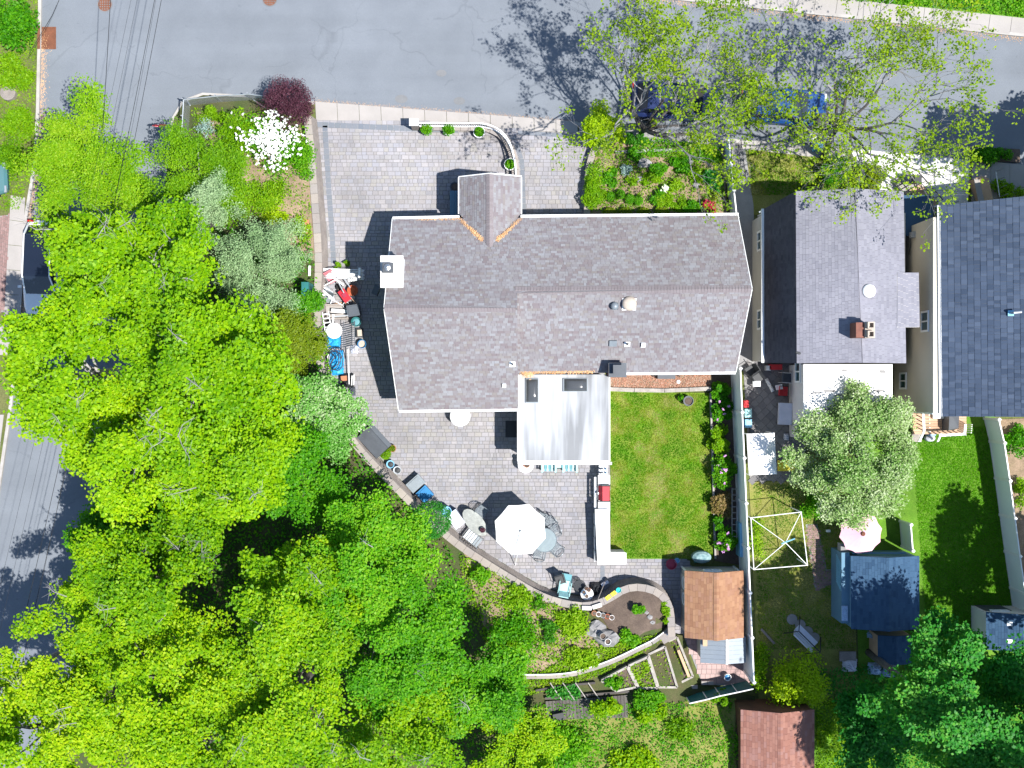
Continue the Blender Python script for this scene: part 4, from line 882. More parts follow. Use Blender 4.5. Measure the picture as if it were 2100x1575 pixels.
# ---- sheds
def gable_shed(name, lab, A, B, ze, zr, axis, shm, wall, course=.14, tab=.3, group=None, over=.12):
    """A, B: eave corners (px at ze). axis 'y': ridge runs up the picture"""
    a, b = P(*A, ze), P(*B, ze); x0, x1, y0, y1 = min(a.x, b.x), max(a.x, b.x), min(a.y, b.y), max(a.y, b.y)
    t = thing(name, lab, 'shed', ((x0 + x1) / 2, (y0 + y1) / 2, 0), group=group); cx, cy = (x0 + x1) / 2, (y0 + y1) / 2; m = MB(); s = MB()
    if axis == 'y': pls = ([Vector((x0, y1, ze)), Vector((x0, y0, ze)), Vector((cx, y0, zr)), Vector((cx, y1, zr))], [Vector((x1, y0, ze)), Vector((x1, y1, ze)), Vector((cx, y1, zr)), Vector((cx, y0, zr))])
    else: pls = ([Vector((x0, y0, ze)), Vector((x1, y0, ze)), Vector((x1, cy, zr)), Vector((x0, cy, zr))], [Vector((x1, y1, ze)), Vector((x0, y1, ze)), Vector((x0, cy, zr)), Vector((x1, cy, zr))])
    for i, pl in enumerate(pls): shingles(m, pl, course, tab, 200 + i, .014); roof_slab(s, pl, .06)
    r = s.o('roof', shm, t, True); tag(m.o('shingles', shm, r, True), kind='stuff')
    rc = MB()
    if axis == 'y': ridgecaps(rc, (cx, y0, zr), (cx, y1, zr), Vector((-.13, 0, -.04)), Vector((.13, 0, -.04)), 1, .15, 5)
    else: ridgecaps(rc, (x0, cy, zr), (x1, cy, zr), Vector((0, .13, -.04)), Vector((0, -.13, -.04)), 1, .15, 5)
    tag(rc.o('ridge_caps', shm, r, True), kind='stuff')
    o = over; w = MB().prism([(x0 + o, y0 + o), (x1 - o, y0 + o), (x1 - o, y1 - o), (x0 + o, y1 - o)], 0, ze)
    if axis == 'y': w.hexa([(x0 + o, y1 - o - .05, ze), (x1 - o, y1 - o - .05, ze), (cx, y1 - o - .05, zr - .08)], [(x0 + o, y1 - o, ze), (x1 - o, y1 - o, ze), (cx, y1 - o, zr - .08)]).hexa([(x0 + o, y0 + o, ze), (x1 - o, y0 + o, ze), (cx, y0 + o, zr - .08)], [(x0 + o, y0 + o + .05, ze), (x1 - o, y0 + o + .05, ze), (cx, y0 + o + .05, zr - .08)])
    w.o('wall', wall, t, True); return t, (x0, y0, x1, y1)
t, (x0, y0, x1, y1) = gable_shed('garden_shed', 'cream garden shed with orange tan shingle roof by the vinyl fence', (1404, 1170), (1525, 1308), 2.05, 2.75, 'y', 'shingle_tan', 'vinyl_shed')
for yy in (y1 - .75, y1 - 1.55):
    f = MB(); f.box((x0 + .1, yy, 1.0), (.04, .72, 1.75)); dd = f.o('door', 'siding_cream', t, True); MB().tube([(x0 + .07, yy + .3 * math.cos(k * .524), 1.2 + .42 * math.sin(k * .524)) for k in range(12)], .025, 4, True).o('arch_trim', 'white_paint', dd, True)
for xx in (x0 + .13, x1 - .13): MB().box((xx, y1 - .1, 1.05), (.08, .06, 2.0)).o('corner_trim', 'white_paint', t, True)
window(t, ((x0 + x1) / 2 + .0, y1 - .12, 1.5), .9, .5, 'y+')
wt = thing('tool_lean_to', 'grey metal roofed lean-to behind the orange roofed shed', 'shed', P(1480, 1330, 0))
ry0, ry1 = P(0, 1306, 1.9).y, P(0, 1361, 1.9).y; xa, xr, xb = P(1436, 1330, 1.7).x, P(1490, 1330, 2.0).x, P(1529, 1330, 1.7).x
for i in range(6):
    ya, yb = ry0 + (ry1 - ry0) * i / 6, ry0 + (ry1 - ry0) * (i + 1) / 6 + .012
    for (p, q) in ((xa, xr), (xr, xb)):
        zp, zq = (1.72, 2.02) if p == xa else (2.02, 1.72)
        MB().hexa([(p, ya, zp), (q, ya, zq), (q, yb, zq), (p, yb, zp)], [(p, ya, zp + .02), (q, ya, zq + .02), (q, yb, zq + .045), (p, yb, zp + .045)]).o('roof_sheet', 'metal_roof', wt, True)
MB().box((xr, (ry0 + ry1) / 2, 2.075), (.1, ry0 - ry1, .04)).o('ridge_strip', 'white_paint', wt, True); MB().bx(xa + .1, ry0, 0, xb - .1, ry1 + .12, 1.7).o('wall', 'vinyl_shed', wt, True)
MB().box((xa + .2, ry0 - .2, 1.95), (.22, .5, .03)).o('loose_board', 'tan_wood', wt, True)
t, bb = gable_shed('garden_shed', 'large blue shed with navy roof standing in tree shade', (1745, 1140), (1885, 1290), 2.3, 2.9, 'y', 'shingle_navy', 'siding_blue', over=.05)
x0, y0, x1, y1 = bb
MB().bx(x0 - .35, y0 + .2, 0, x0 + .05, y1 + .1, 1.9).o('side_store', 'siding_blue', t, True)
for i in range(16): MB().beam((x0 - .36, y1 - .1 - i * .09, 1.0), (x0 - .36, y1 - .45 - i * .09, 1.8), .02, .03).o('lattice_slat', 'pale_blue', t, True)
MB().box((x0 - .2, y0 + .7, 1.93), (.3, .75, .06)).o('shelf', 'tarp', t, True); MB().bx(x0 - .3, y1 + .1, 1.0, x0 + .7, y1 + .5, 1.6).o('crate_shelf', 'concrete_grey', t, True)
MB().bx(x0 + .2, y1 + .02, 1.75, x1 - .5, y1 + .12, 1.85).o('canopy_beam', 'siding_blue', t, True)
t, bb = gable_shed('garden_shed', 'pale panelled shed with dark roof at the end of the far fence', (2022, 1255), (2150, 1332), 2.1, 2.75, 'y', 'shingle_navy', 'siding_pale', over=.08)
x0, y0, x1, y1 = bb; window(t, (x0 + .9, y1 - .08, 1.55), .9, .35, 'y+'); MB().box((x0 + .9, y1 - .06, .75), (1.3, .03, 1.4)).o('door', 'grey_plastic', t, True)
for yy in (y0 + .5, y1 - .5): MB().box((x0 + 1.0, yy, 2.52), (.25, .2, .06), ry=-.4).o('roof_vent', 'white_paint', t, True)
t, bb = gable_shed('outbuilding', 'red brown shingled outbuilding cut off by the bottom edge', (1519, 1455), (1670, 1720), 2.2, 2.85, 'y', 'shingle_red', 'rust', over=.06)
t, bb = gable_shed('tool_shed', 'small tan tool shed half hidden under the dark trees', (1800, 1303), (1870, 1362), 1.5, 1.7, 'y', 'shingle_navy', 'tan_wood', over=.02)
# ---- fences
def vinyl_fence(lab, posts, h, group=None, name='vinyl_fence', face='vinyl', ph=.1, postm='white_paint'):
    w = px(posts); t = thing(name, lab, 'fence', (*w[len(w) // 2], 0), group=group)
    for p in w:
        k = MB().box((p[0], p[1], h / 2 + .03), (.13, .13, h + .06)).o('post', postm, t, True); MB().lathe((p[0], p[1], h + .06), [(.10, 0), (.10, .02), (.0, .07)], 4).o('post_cap', postm, k, True)
    for a, b in zip(w[:-1], w[1:]):
        A, B = Vector((*a, 0)), Vector((*b, 0)); d = (B - A).normalized() * .07; A += d; B -= d
        p = MB().beam(A + Vector((0, 0, h * .5)), B + Vector((0, 0, h * .5)), .035, h - .22).o('panel', face, t, True)
        MB().beam(A + Vector((0, 0, h - .06)), B + Vector((0, 0, h - .06)), .06, .12).o('top_rail', postm, p, True); MB().beam(A + Vector((0, 0, .09)), B + Vector((0, 0, .09)), .06, .12).o('bottom_rail', postm, p, True)
    return t
FE = 2.5
vinyl_fence('long white vinyl fence between the lawn and the neighbour patio', [(1499, 757)] + [(1499 + (y - 757) * .0435, y) for y in (843, 933, 1022, 1110, 1198, 1286, 1374)], FE)
vinyl_fence('far pale vinyl fence beside the rich green lawn', [(2018, 858), (2029, 905), (2040, 980), (2050, 1055), (2060, 1130), (2071, 1205), (2082, 1285)], 1.85)
vinyl_fence('white vinyl fence along the front flower bed', [(1484, 300), (1488, 350), (1494, 400), (1500, 455)], 1.5)
vinyl_fence('short white fence beside the blue shed', [(1845, 1068), (1849, 1120)], 1.7)
t = thing('iron_fence', 'thin black iron fence along the neighbour walkway', 'fence', P(1518, 360, 0))
A, B = P(1512, 295), P(1522, 372)
for z in (.15, .95): MB().tube([A + Vector((0, 0, z)), B + Vector((0, 0, z))], .018, 5).o('rail', 'iron', t, True)
for i in range(26): q = A.lerp(B, i / 25); MB().tube([q, q + Vector((0, 0, 1.05))], .011, 4).o('picket', 'iron', t, True)
t = thing('chain_link_fence', 'galvanised chain link fence round the street corner garden', 'fence', P(400, 215, .2))
cf = [(385, 300), (388, 250), (390, 216), (455, 209), (520, 205), (572, 212)]
for a, b in zip(cf[:-1], cf[1:]):
    A, B = P(*a, .2), P(*b, .2); MB().tube([A + Vector((0, 0, 1.2)), B + Vector((0, 0, 1.2))], .03, 6).o('top_rail', 'galv', t, True)
    m = MB(); L = (B - A).length; k = int(L / .11)
    for i in range(-11, k):
        for sgn in (1, -1):
            u0, u1 = i * .11, i * .11 + 1.15; f0, f1 = max(0, u0), min(L, u1)
            if f1 <= f0: continue
            za, zb_ = (f0 - u0), (f1 - u0)
            if sgn < 0: za, zb_ = 1.15 - za, 1.15 - zb_
            m.tube([A.lerp(B, f0 / L) + Vector((0, 0, za)), A.lerp(B, f1 / L) + Vector((0, 0, zb_))], .0045, 3)
    m.o('mesh', 'galv', t, True)['kind'] = 'stuff'
for i, a in enumerate(cf): q = P(*a, .0); MB().tube([q, q + Vector((0, 0, 1.45))], .035, 6).o('post', 'galv', t, True)
for a, b in (((390, 216), (378, 200)), ((520, 205), (545, 222))): MB().tube([P(*a, 1.3), P(*b, .4)], .03, 6).o('brace', 'galv', t, True)
t = thing('screen_fence', 'teal mesh screen fence with white top rail behind the shed', 'fence', P(1480, 1420, .1))
sf = [(1405, 1425), (1440, 1417), (1466, 1410), (1500, 1403), (1532, 1396)]
for a, b in zip(sf[:-1], sf[1:]):
    A, B = P(*a, .0), P(*b, .0); MB().beam(A + Vector((0, 0, .8)), B + Vector((0, 0, .8)), .02, 1.5).o('screen', 'teal', t, True); MB().tube([A + Vector((0, 0, 1.6)), B + Vector((0, 0, 1.6))], .03, 6).o('top_rail', 'white_paint', t, True)
    MB().tube([A, A + Vector((0, 0, 1.6))], .03, 6).o('post', 'white_paint', t, True)
# deck of the beige house
t = thing('deck', 'small timber deck with white railing behind the beige house', 'deck', P(1910, 870, 0))
a, b = P(1872, 842, .7), P(1982, 890, .7)
for i in range(9): y = a.y - .02 - i * (a.y - b.y) / 9; MB().bx(a.x, y - (a.y - b.y) / 9 + .012, .66, b.x, y, .70).o('deck_board', 'wood_plank', t, True)
MB().bx(a.x + .1, b.y + .1, 0, b.x - .1, a.y - .1, .64).o('deck_frame', 'wood_dark', t, True)
for (p, q) in (((1893, 842), (1895, 884)), ((1926, 893), (1978, 890)), ((1978, 890), (1980, 870))):
    MB().beam(P(*p, 1.6), P(*q, 1.6), .11, .06).o('top_rail', 'white_paint', t, True)
    for i in range(6): k = P(p[0] + (q[0] - p[0]) * i / 5, p[1] + (q[1] - p[1]) * i / 5, .7); MB().box((k.x, k.y, 1.13), (.04, .04, .86)).o('baluster', 'white_paint', t, True)
MB().beam(P(1895, 884, 1.6), P(1885, 905, .9), .11, .06).o('stair_rail', 'white_paint', t, True); MB().beam(P(1930, 890, 1.6), P(1923, 905, .9), .11, .06).o('stair_rail', 'white_paint', t, True)
for i in range(4): c = P(1880, 888 + i * 5, .55 - i * .14); MB().box((c.x, c.y, c.z), (.5, .16, .04)).o('stair_tread', 'timber_pale', t, True)
c = P(1905, 858, .7); MB().box((c.x + .5, c.y + .25, .8), (.7, .5, .2)).top('storage_bin', 'white_plastic', 'white lidded bin on the timber deck', 'bin')
a, b = P(1944, 842, 1.5), P(1968, 884, 1.5); MB().hexa([(a.x, a.y, .7), (b.x, a.y, .7), (b.x, b.y, .7), (a.x, b.y, .7)], [(a.x + .08, a.y, 1.5), (b.x - .05, a.y - .1, 1.6), (b.x - .05, b.y + .15, 1.5), (a.x + .08, b.y + .05, 1.4)]).top('covered_grill', 'slate_lid', 'grill under a dark grey cover on the timber deck', 'grill')
for i, (x, y) in enumerate(((1905, 889), (1903, 898))):
    c = P(x, y, .0); MB().lathe((c.x, c.y, .05), [(.12, 0), (.26, .1), (.24, .35), (.1, .5), (0, .52)], 12, 1, .7).top('cushion', 'cloth_pale' if i else 'tarp', ['blue white bundle at the foot of the deck stair', 'pale round bundle on the grass below the deck stair'][i], 'bundle')

# ================================================================== TREES AND PLANTS
G1 = 'bright maples of the wood'; G2 = 'oak-like trees along the bottom'; G3 = 'dark trees in the shaded corner'
# name, label, px, py, r, ztop, zbot, leaf, seed, clumps, leaves per clump, leaf size, clump radius
W = [
 ('maple_tree', 'fine leaved bright tree overhanging the road junction', 185, 335, 128, 9.0, 4.0, 'leaf_fine', 101, 210, 85, .125, .62, G1, 0),
 ('maple_tree', 'lighter low tree between the chain link fence and the grey green conifer', 400, 385, 118, 5.6, 2.0, 'leaf_fine', 102, 200, 95, .105, .55, G1, 0),
 ('maple_tree', 'bright maple whose branches reach over the white parked car', 212, 545, 102, 12.5, 6.0, 'leaf_maple', 103, 170, 62, .21, .66, G1, 10),
 ('maple_tree', 'bright maple beside the grey green conifer', 335, 555, 130, 12.0, 5.5, 'leaf_maple', 104, 175, 62, .20, .66, G1, 6),
 ('maple_tree', 'bright maple spreading over the left street at mid height', 175, 765, 148, 13.0, 6.5, 'leaf_maple', 105, 180, 62, .21, .68, G1, 6),
 ('maple_tree', 'bright maple with a bare forked branch near the middle of the wood', 420, 770, 165, 13.5, 7.0, 'leaf_maple', 106, 230, 62, .21, .70, G1, 12),
 ('maple_tree', 'bright maple above the shaded street with ragged left edge', 270, 930, 150, 12.5, 6.0, 'leaf_maple', 107, 185, 62, .20, .68, G1, 5),
 ('maple_tree', 'bright maple next to the white flecked tree', 500, 930, 125, 12.0, 6.0, 'leaf_maple', 108, 165, 62, .20, .66, G1, 4),
 ('understory_tree', 'deep green lower tree in the gap above the street shadow', 255, 1085, 95, 6.5, 3.0, 'leaf_green', 109, 100, 60, .17, .6, None, 0),
 ('oak_tree', 'yellow green tree left of the brown clearing', 300, 1190, 150, 11.5, 5.5, 'leaf_oak', 110, 200, 66, .19, .64, G2, 6),
 ('oak_tree', 'yellow green tree just above the bare branch clearing', 405, 1070, 62, 9.5, 5.0, 'leaf_oak', 111, 100, 66, .18, .6, G2, 4),
 ('oak_tree', 'yellow green tree by the utility pole shadow', 175, 1265, 90, 10.5, 5.0, 'leaf_oak', 112, 100, 66, .18, .6, G2, 2),
 ('oak_tree', 'dense yellow green tree above the lower left corner', 320, 1400, 170, 12.0, 5.5, 'leaf_oak', 113, 240, 66, .19, .66, G2, 6),
 ('oak_tree', 'yellow green tree filling the bottom left corner', 85, 1500, 150, 12.0, 5.5, 'leaf_oak', 114, 190, 66, .19, .66, G2, 3),
 ('oak_tree', 'tall yellow green tree in the middle of the lower wood', 622, 1262, 140, 11.5, 5.5, 'leaf_oak', 115, 190, 66, .19, .64, G2, 4),
 ('green_tree', 'large mid green tree beside the round clipped bush', 738, 1160, 138, 10.0, 4.0, 'leaf_green', 116, 240, 72, .165, .62, None, 2),
 ('green_tree', 'mid green tree above the lower garden path', 800, 1300, 150, 10.0, 4.0, 'leaf_green', 117, 210, 72, .165, .62, None, 2),
 ('oak_tree', 'yellow green tree below the tall middle one', 590, 1440, 150, 11.5, 5.5, 'leaf_oak', 118, 200, 66, .19, .64, G2, 5),
 ('green_tree', 'mid green tree near the bottom edge centre', 820, 1500, 135, 9.5, 4.0, 'leaf_oak', 119, 180, 72, .17, .62, None, 4),
 ('green_tree', 'mid green tree touching the dark plank deck', 985, 1420, 95, 8.0, 3.0, 'leaf_green', 120, 130, 70, .16, .58, None, 2),
 ('oak_tree', 'yellow green tree cut by the bottom edge left of centre', 390, 1560, 130, 11.0, 5.5, 'leaf_oak', 121, 150, 66, .19, .64, G2, 3),
 ('green_tree', 'low leafy tree cut by the bottom edge right of centre', 1060, 1545, 110, 5.0, 2.0, 'leaf_oak', 122, 140, 66, .15, .5, None, 0),
 ('understory_tree', 'dark understory tree in the deep gap of the wood', 612, 990, 108, 8.0, 3.0, 'leaf_green', 123, 120, 60, .16, .6, None, 0),
 ('understory_tree', 'dark understory tree below the maple with ragged edge', 430, 1020, 80, 6.0, 2.5, 'leaf_green', 124, 110, 60, .16, .6, None, 0),
 ('olive_tree', 'olive green bush tree beside the blue tarp', 600, 715, 72, 5.0, 2.0, 'leaf_olive', 125, 120, 75, .12, .45, None, 0),
 ('olive_tree', 'dull green tree behind the grey green conifer', 612, 640, 46, 3.4, 1.6, 'leaf_green', 126, 60, 60, .12, .4, None, 0),
 ('dogwood_tree', 'white flecked dogwood leaning over the patio edge', 655, 850, 82, 5.5, 2.4, 'leaf_varieg', 127, 150, 80, .15, .45, None, 0),
]
for (nm, lb, x, y, r, zt, zb_, lf, sd, nc, nl, ls, cr, gp, bare) in W:
    tree(nm, lb, x, y, r, zt, zb_, lf, sd, int(nc * (1.35 if 'oak' in lf or 'green' in lf else 1.2)), int(nl * 1.9), ls * .72, cr, group=gp, bare=bare, bark='bark_pale' if 'maple' in nm else 'bark')
tree('conifer', 'grey green conifer nearest the road corner', 402, 438, 76, 7.5, 2.5, 'leaf_sage', 140, 150, 130, .085, .38, rpy=62, irr=.3, flat=.6, up=.55, aspect=.4, limbs=6, group='grey green conifers')
tree('conifer', 'larger grey green conifer beside the paved yard', 535, 545, 104, 7.0, 2.0, 'leaf_sage', 141, 320, 130, .085, .40, rpy=92, irr=.3, flat=.6, up=.55, aspect=.4, limbs=6, group='grey green conifers')
# right hand neighbours
tree('flowering_tree', 'white blossomed tree beside the white flat roof', 1760, 928, 130, 6.5, 2.0, 'leaf_pale', 150, 700, 130, .095, .46, rpy=136, irr=.16, flat=.6, up=.6, zb=0, limbs=10)
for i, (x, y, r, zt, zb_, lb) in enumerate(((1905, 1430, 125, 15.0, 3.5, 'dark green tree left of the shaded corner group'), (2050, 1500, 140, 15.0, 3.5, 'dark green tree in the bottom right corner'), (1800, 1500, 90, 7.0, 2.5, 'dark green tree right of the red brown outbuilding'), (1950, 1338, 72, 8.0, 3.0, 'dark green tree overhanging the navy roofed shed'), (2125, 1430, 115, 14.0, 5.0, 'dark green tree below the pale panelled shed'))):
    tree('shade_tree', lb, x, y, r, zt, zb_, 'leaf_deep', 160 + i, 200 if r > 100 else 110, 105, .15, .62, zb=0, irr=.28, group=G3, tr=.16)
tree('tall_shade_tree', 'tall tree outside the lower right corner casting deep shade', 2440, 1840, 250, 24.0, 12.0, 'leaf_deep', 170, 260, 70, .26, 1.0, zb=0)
tree('tall_shade_tree', 'tree beyond the right edge shading the rich green lawn', 2290, 1235, 135, 11.0, 4.0, 'leaf_maple', 173, 200, 75, .2, .62, zb=0)
tree('tall_shade_tree', 'street tree beyond the right edge shading the pale driveway', 2300, 330, 130, 10.0, 4.5, 'leaf_maple', 172, 210, 75, .20, .62, zb=0)
def sparse_tree(name, lab, base, lean, H, seed, spread, leaf, ntip, group, bark='bark_dark', first=5):
    """open crowned street tree: recursive limbs, few leaves"""
    rr = random.Random(seed); g = np.random.default_rng(seed); b = P(*base, 0); t = thing(name, lab, 'tree', b, group=group); tr = MB(); tw = MB(); fo = FO(seed); d0 = Vector((lean[0], lean[1], 0))
    def seg(p, d, L, r, dep):
        n = 3 if dep < 3 else 2; pts = [p]; q = p.copy(); dd = d.copy()
        for i in range(n):
            dd = (dd + Vector((rr.uniform(-.22, .22), rr.uniform(-.22, .22), rr.uniform(-.08, .14)))).normalized(); q = q + dd * L / n; pts.append(q.copy())
        (tr if dep < 2 else tw).tube(pts, [r * (1 - .45 * i / n) for i in range(n + 1)], 6 if dep < 2 else (4 if dep < 4 else 3)); return q, dd
    def grow(p, d, L, r, dep):
        q, dd = seg(p, d, L, r, dep)
        if dep in (3, 4) and rr.random() < leaf[1] * .7: fo.clump(q, .2, leaf[2] // 2 + 1, leaf[3], .6, .6)
        if dep >= 6:
            if rr.random() < leaf[1]: fo.clump(q, .26, leaf[2], leaf[3], .7, .6)
            if rr.random() < leaf[1] * .6: fo.clump(p.lerp(q, .5), .22, leaf[2] // 2 + 1, leaf[3], .6, .6)
            return
        k = 3 if dep < 4 else rr.choice([2, 3, 3])
        for i in range(k):
            s = rr.uniform(.55, 1.0); o = p.lerp(q, s) if i else q; a = rr.uniform(0, 6.283); sp = spread * rr.uniform(.5, 1.1)
            nd_ = (dd + Vector((math.cos(a) * sp, math.sin(a) * sp, rr.uniform(-.15, .3)))); nd_.z = max(nd_.z, -.05 if dep > 2 else .12)
            grow(o, nd_.normalized(), L * rr.uniform(.60, .84), r * .55, dep + 1)
    p, dd = seg(b + Vector((0, 0, -.1)), (Vector((0, 0, 1)) + d0 * .25).normalized(), H * .30, .22, 0)
    for i in range(first):
        a = i * 6.283 / first + rr.uniform(-.4, .4); dv = (Vector((math.cos(a) * .75, math.sin(a) * .75, .85)) + d0).normalized(); grow(p - Vector((0, 0, rr.uniform(0, .8))), dv, H * .235 * rr.uniform(.85, 1.2), .09, 1)
    tr.o('trunk', bark, t, True, True); tw.o('twigs', 'twig', t, True)['kind'] = 'stuff'; fo.build('crown', leaf[0], t, aspect=.75); return t
GS = 'open crowned street trees'
leafmat('leaf_street', [(.10, .19, .003), (.165, .265, .004), (.24, .33, .006), (.34, .37, .02)], .35)
sparse_tree('street_tree', 'open crowned street tree with yellowish leaves over the dark car', (1322, 262), (.42, .10), 11.5, 31, .62, ('leaf_street', .95, 7, .115), 0, GS, first=7)
sparse_tree('street_tree', 'open crowned street tree with bare drooping twigs beside the pale driveway', (1690, 322), (.28, .10), 12.5, 57, .74, ('leaf_street', .8, 6, .115), 0, GS, first=8)
# verge brush and far greenery
shrub('roadside_bush', 'leafy bush filling the top left corner', 25, 45, 48, 2.6, 'leaf_green', 301, n=5000, ls=.14, rpy=55)
shrub('roadside_bush', 'light green brush left of the kerb', 30, 150, 42, 1.4, 'leaf_fine', 302, n=4200, ls=.11, rpy=40)
shrub('roadside_bush', 'low green brush below the brown stump', 35, 255, 40, 1.0, 'leaf_fine', 303, n=3600, ls=.11, rpy=42)
shrub('roadside_bush', 'thin brush spilling onto the left pavement', 25, 330, 36, 1.2, 'leaf_fine', 304, n=2600, ls=.11, rpy=45)
cover('verge_grass', 'mixed green grass along the left verge', [(-40, -20), (78, -20), (72, 330), (40, 430), (-40, 440)], 0, 'leaf_fine', 310, 9000, .10)
cover('verge_grass', 'dense green grass beyond the far pavement', [(1640, -40), (2140, -40), (2140, 40), (1960, 20), (1640, -6)], 0, 'leaf_green', 311, 14000, .12, .4)
cover('wood_cover', 'leafy undergrowth on the slope under the wood', [(330, 420), (640, 500), (700, 880), (930, 1130), (1050, 1560), (300, 1560), (200, 1300), (300, 700)], 1.1, 'leaf_green', 312, 42000, .16, .6, zf=hill_z)
# corner garden
shrub('purple_shrub', 'dense purple leaved maple beside the paved drive', 588, 210, 60, 2.4, 'leaf_purple', 320, n=16000, ls=.085, zb=.7, rpy=50, irr=.2, aspect=.35, up=.5)
shrub('flowering_shrub', 'shrub smothered in white flowers below the purple maple', 563, 290, 70, 1.4, 'leaf_green', 321, n=3800, ls=.11, zb=.95, rpy=66, flower='petal_white', nf=600, fs=.06)
shrub('leafy_shrub', 'bright green shrub with a few white blooms', 497, 272, 50, 1.3, 'leaf_fine', 322, n=5200, ls=.11, zb=.75, rpy=50, flower='petal_white', nf=22, fs=.06)
shrub('ivy_hedge', 'strip of glossy green creeper on the wall edge', 622, 335, 13, .6, 'leaf_green', 323, n=2600, ls=.10, zb=1.1, rpy=75, cat='creeper')
shrub('lime_shrub', 'round lime green shrub below the conifer', 568, 442, 27, .95, 'leaf_lime', 324, n=2200, ls=.075, zb=1.1)
shrub('leafy_shrub', 'pale yellow green ground shrub in the corner garden', 545, 400, 55, .7, 'leaf_fine', 325, n=4200, ls=.10, zb=1.1, rpy=38)
shrub('leafy_shrub', 'grassy green clump behind the chain link fence', 440, 235, 38, .7, 'leaf_fine', 326, n=1800, ls=.12, zb=.4, rpy=16, aspect=.3)
shrub('leafy_shrub', 'broad leaved green clump beside the blue perennials', 462, 300, 22, .9, 'leaf_green', 327, n=900, ls=.16, zb=.7, rpy=34)
shrub('blue_perennial', 'blue grey feathery perennials inside the chain link fence', 425, 265, 24, .5, 'leaf_blue', 328, n=500, ls=.12, zb=.5, rpy=26, aspect=.25)
shrub('dry_fern', 'rust brown dried fern in the corner garden', 463, 329, 14, .5, 'leaf_brown', 329, n=420, ls=.11, zb=.9)
shrub('leafy_shrub', 'green shrub against the wall above the conifer', 618, 470, 20, .7, 'leaf_fine', 330, n=900, ls=.1, zb=1.1, rpy=40)
cover('garden_weeds', 'low weeds over the corner garden soil', [(385, 215), (560, 215), (640, 260), (640, 520), (520, 430), (400, 330)], .8, 'leaf_fine', 331, 6500, .10, .15, zf=hill_z)
region('garden_soil', px([(395, 222), (620, 226), (646, 300), (652, 540), (560, 480), (480, 380), (420, 320)], .9), 'mulch', zf=lambda q: hill_z(q) + .03, step=.5)['kind'] = 'structure'
# front flower bed
FB = [
 ('ornamental_tree', 'lime green small tree at the driveway mouth', 1238, 265, 48, 2.6, 'leaf_lime', 7000, .12, 46),
 ('day_lily', 'long row of grassy day lilies along the low wall', 1216, 385, 16, .5, 'leaf_fine', 3600, .20, 58),
 ('leafy_shrub', 'dark round green shrub beside the red bush', 1353, 404, 22, .7, 'leaf_green', 1500, .09, 20),
 ('leafy_shrub', 'broad fresh green shrub in the middle of the front bed', 1362, 418, 26, .6, 'leaf_fine', 1500, .09, 20),
 ('leafy_shrub', 'dark green clump below the stone edging', 1300, 318, 15, .7, 'leaf_green', 900, .11, 12),
 ('silver_shrub', 'silvery white flowering clump in the front bed', 1283, 347, 15, .5, 'leaf_blue', 800, .09, 14),
 ('leafy_shrub', 'bright grassy dome left of the silvery clump', 1254, 363, 20, .5, 'leaf_green', 1300, .12, 18),
 ('leafy_shrub', 'small bright dome below the silvery clump', 1294, 372, 14, .4, 'leaf_fine', 700, .10, 13),
 ('leafy_shrub', 'yellow green spreading clump in the front bed', 1333, 365, 20, .45, 'leaf_fine', 900, .11, 15),
 ('leafy_shrub', 'dark leaved shrub right of the pale rocks', 1350, 345, 22, .8, 'leaf_green', 1300, .10, 18),
 ('leafy_shrub', 'deep green bush below the street tree twigs', 1395, 340, 30, .7, 'leaf_green', 1500, .11, 18),
 ('leafy_shrub', 'blue green broad leaved plants by the front fence', 1462, 372, 24, .6, 'leaf_deep', 1100, .14, 26),
 ('leafy_shrub', 'light green clump near the front fence', 1425, 360, 26, .4, 'leaf_fine', 900, .11, 18),
 ('leafy_shrub', 'fresh green clump between the gravel patches', 1385, 385, 20, .45, 'leaf_fine', 800, .11, 20),
 ('leafy_shrub', 'yellowish shrub above the red bush', 1466, 396, 13, .5, 'leaf_olive', 600, .08, 13),
 ('red_shrub', 'bright red leaved bush against the front eave', 1453, 428, 22, .8, 'leaf_red', 2200, .09, 17),
 ('leafy_shrub', 'loose dark shrub left of the red bush', 1420, 424, 22, .6, 'leaf_green', 900, .11, 15),
 ('leafy_shrub', 'low mixed foliage right of the clipped golden shrubs', 1395, 425, 22, .4, 'leaf_fine', 800, .11, 15),
 ('leafy_shrub', 'leafy plant under the lime tree edge', 1300, 285, 26, .6, 'leaf_under', 800, .12, 12),
]
for i, (nm, lb, x, y, r, h, lf, n, ls, ry_) in enumerate(FB): shrub(nm, lb, x, y, r, h, lf, 340 + i, n=n, ls=ls, zb=BEDZ if 'tree' not in nm else .35, rpy=ry_, cat='small tree' if 'tree' in nm else ('flower' if 'lily' in nm else 'shrub'), aspect=.22 if 'lily' in nm else .6)
for i, x in enumerate((1250, 1282, 1320, 1357)): shrub('clipped_shrub', ['leftmost clipped golden shrub in the house shadow', 'second clipped golden shrub in the house shadow', 'third clipped golden shrub in the house shadow', 'rightmost clipped golden shrub in the house shadow'][i], x, 438, 15, .6, 'leaf_olive', 370 + i, n=1500, ls=.06, zb=BEDZ, group='clipped golden shrubs', round_=True, rpy=13)
for i, (x, y) in enumerate(((1252, 403), (1272, 399), (1291, 408), (1309, 411))): shrub('clipped_shrub', ['leftmost small dark round shrub on the gravel', 'second small dark round shrub on the gravel', 'third small dark round shrub on the gravel', 'rightmost small dark round shrub on the gravel'][i], x, y, 10.5, .5, 'leaf_green', 380 + i, n=900, ls=.055, zb=BEDZ, group='small round shrubs on gravel', round_=True)
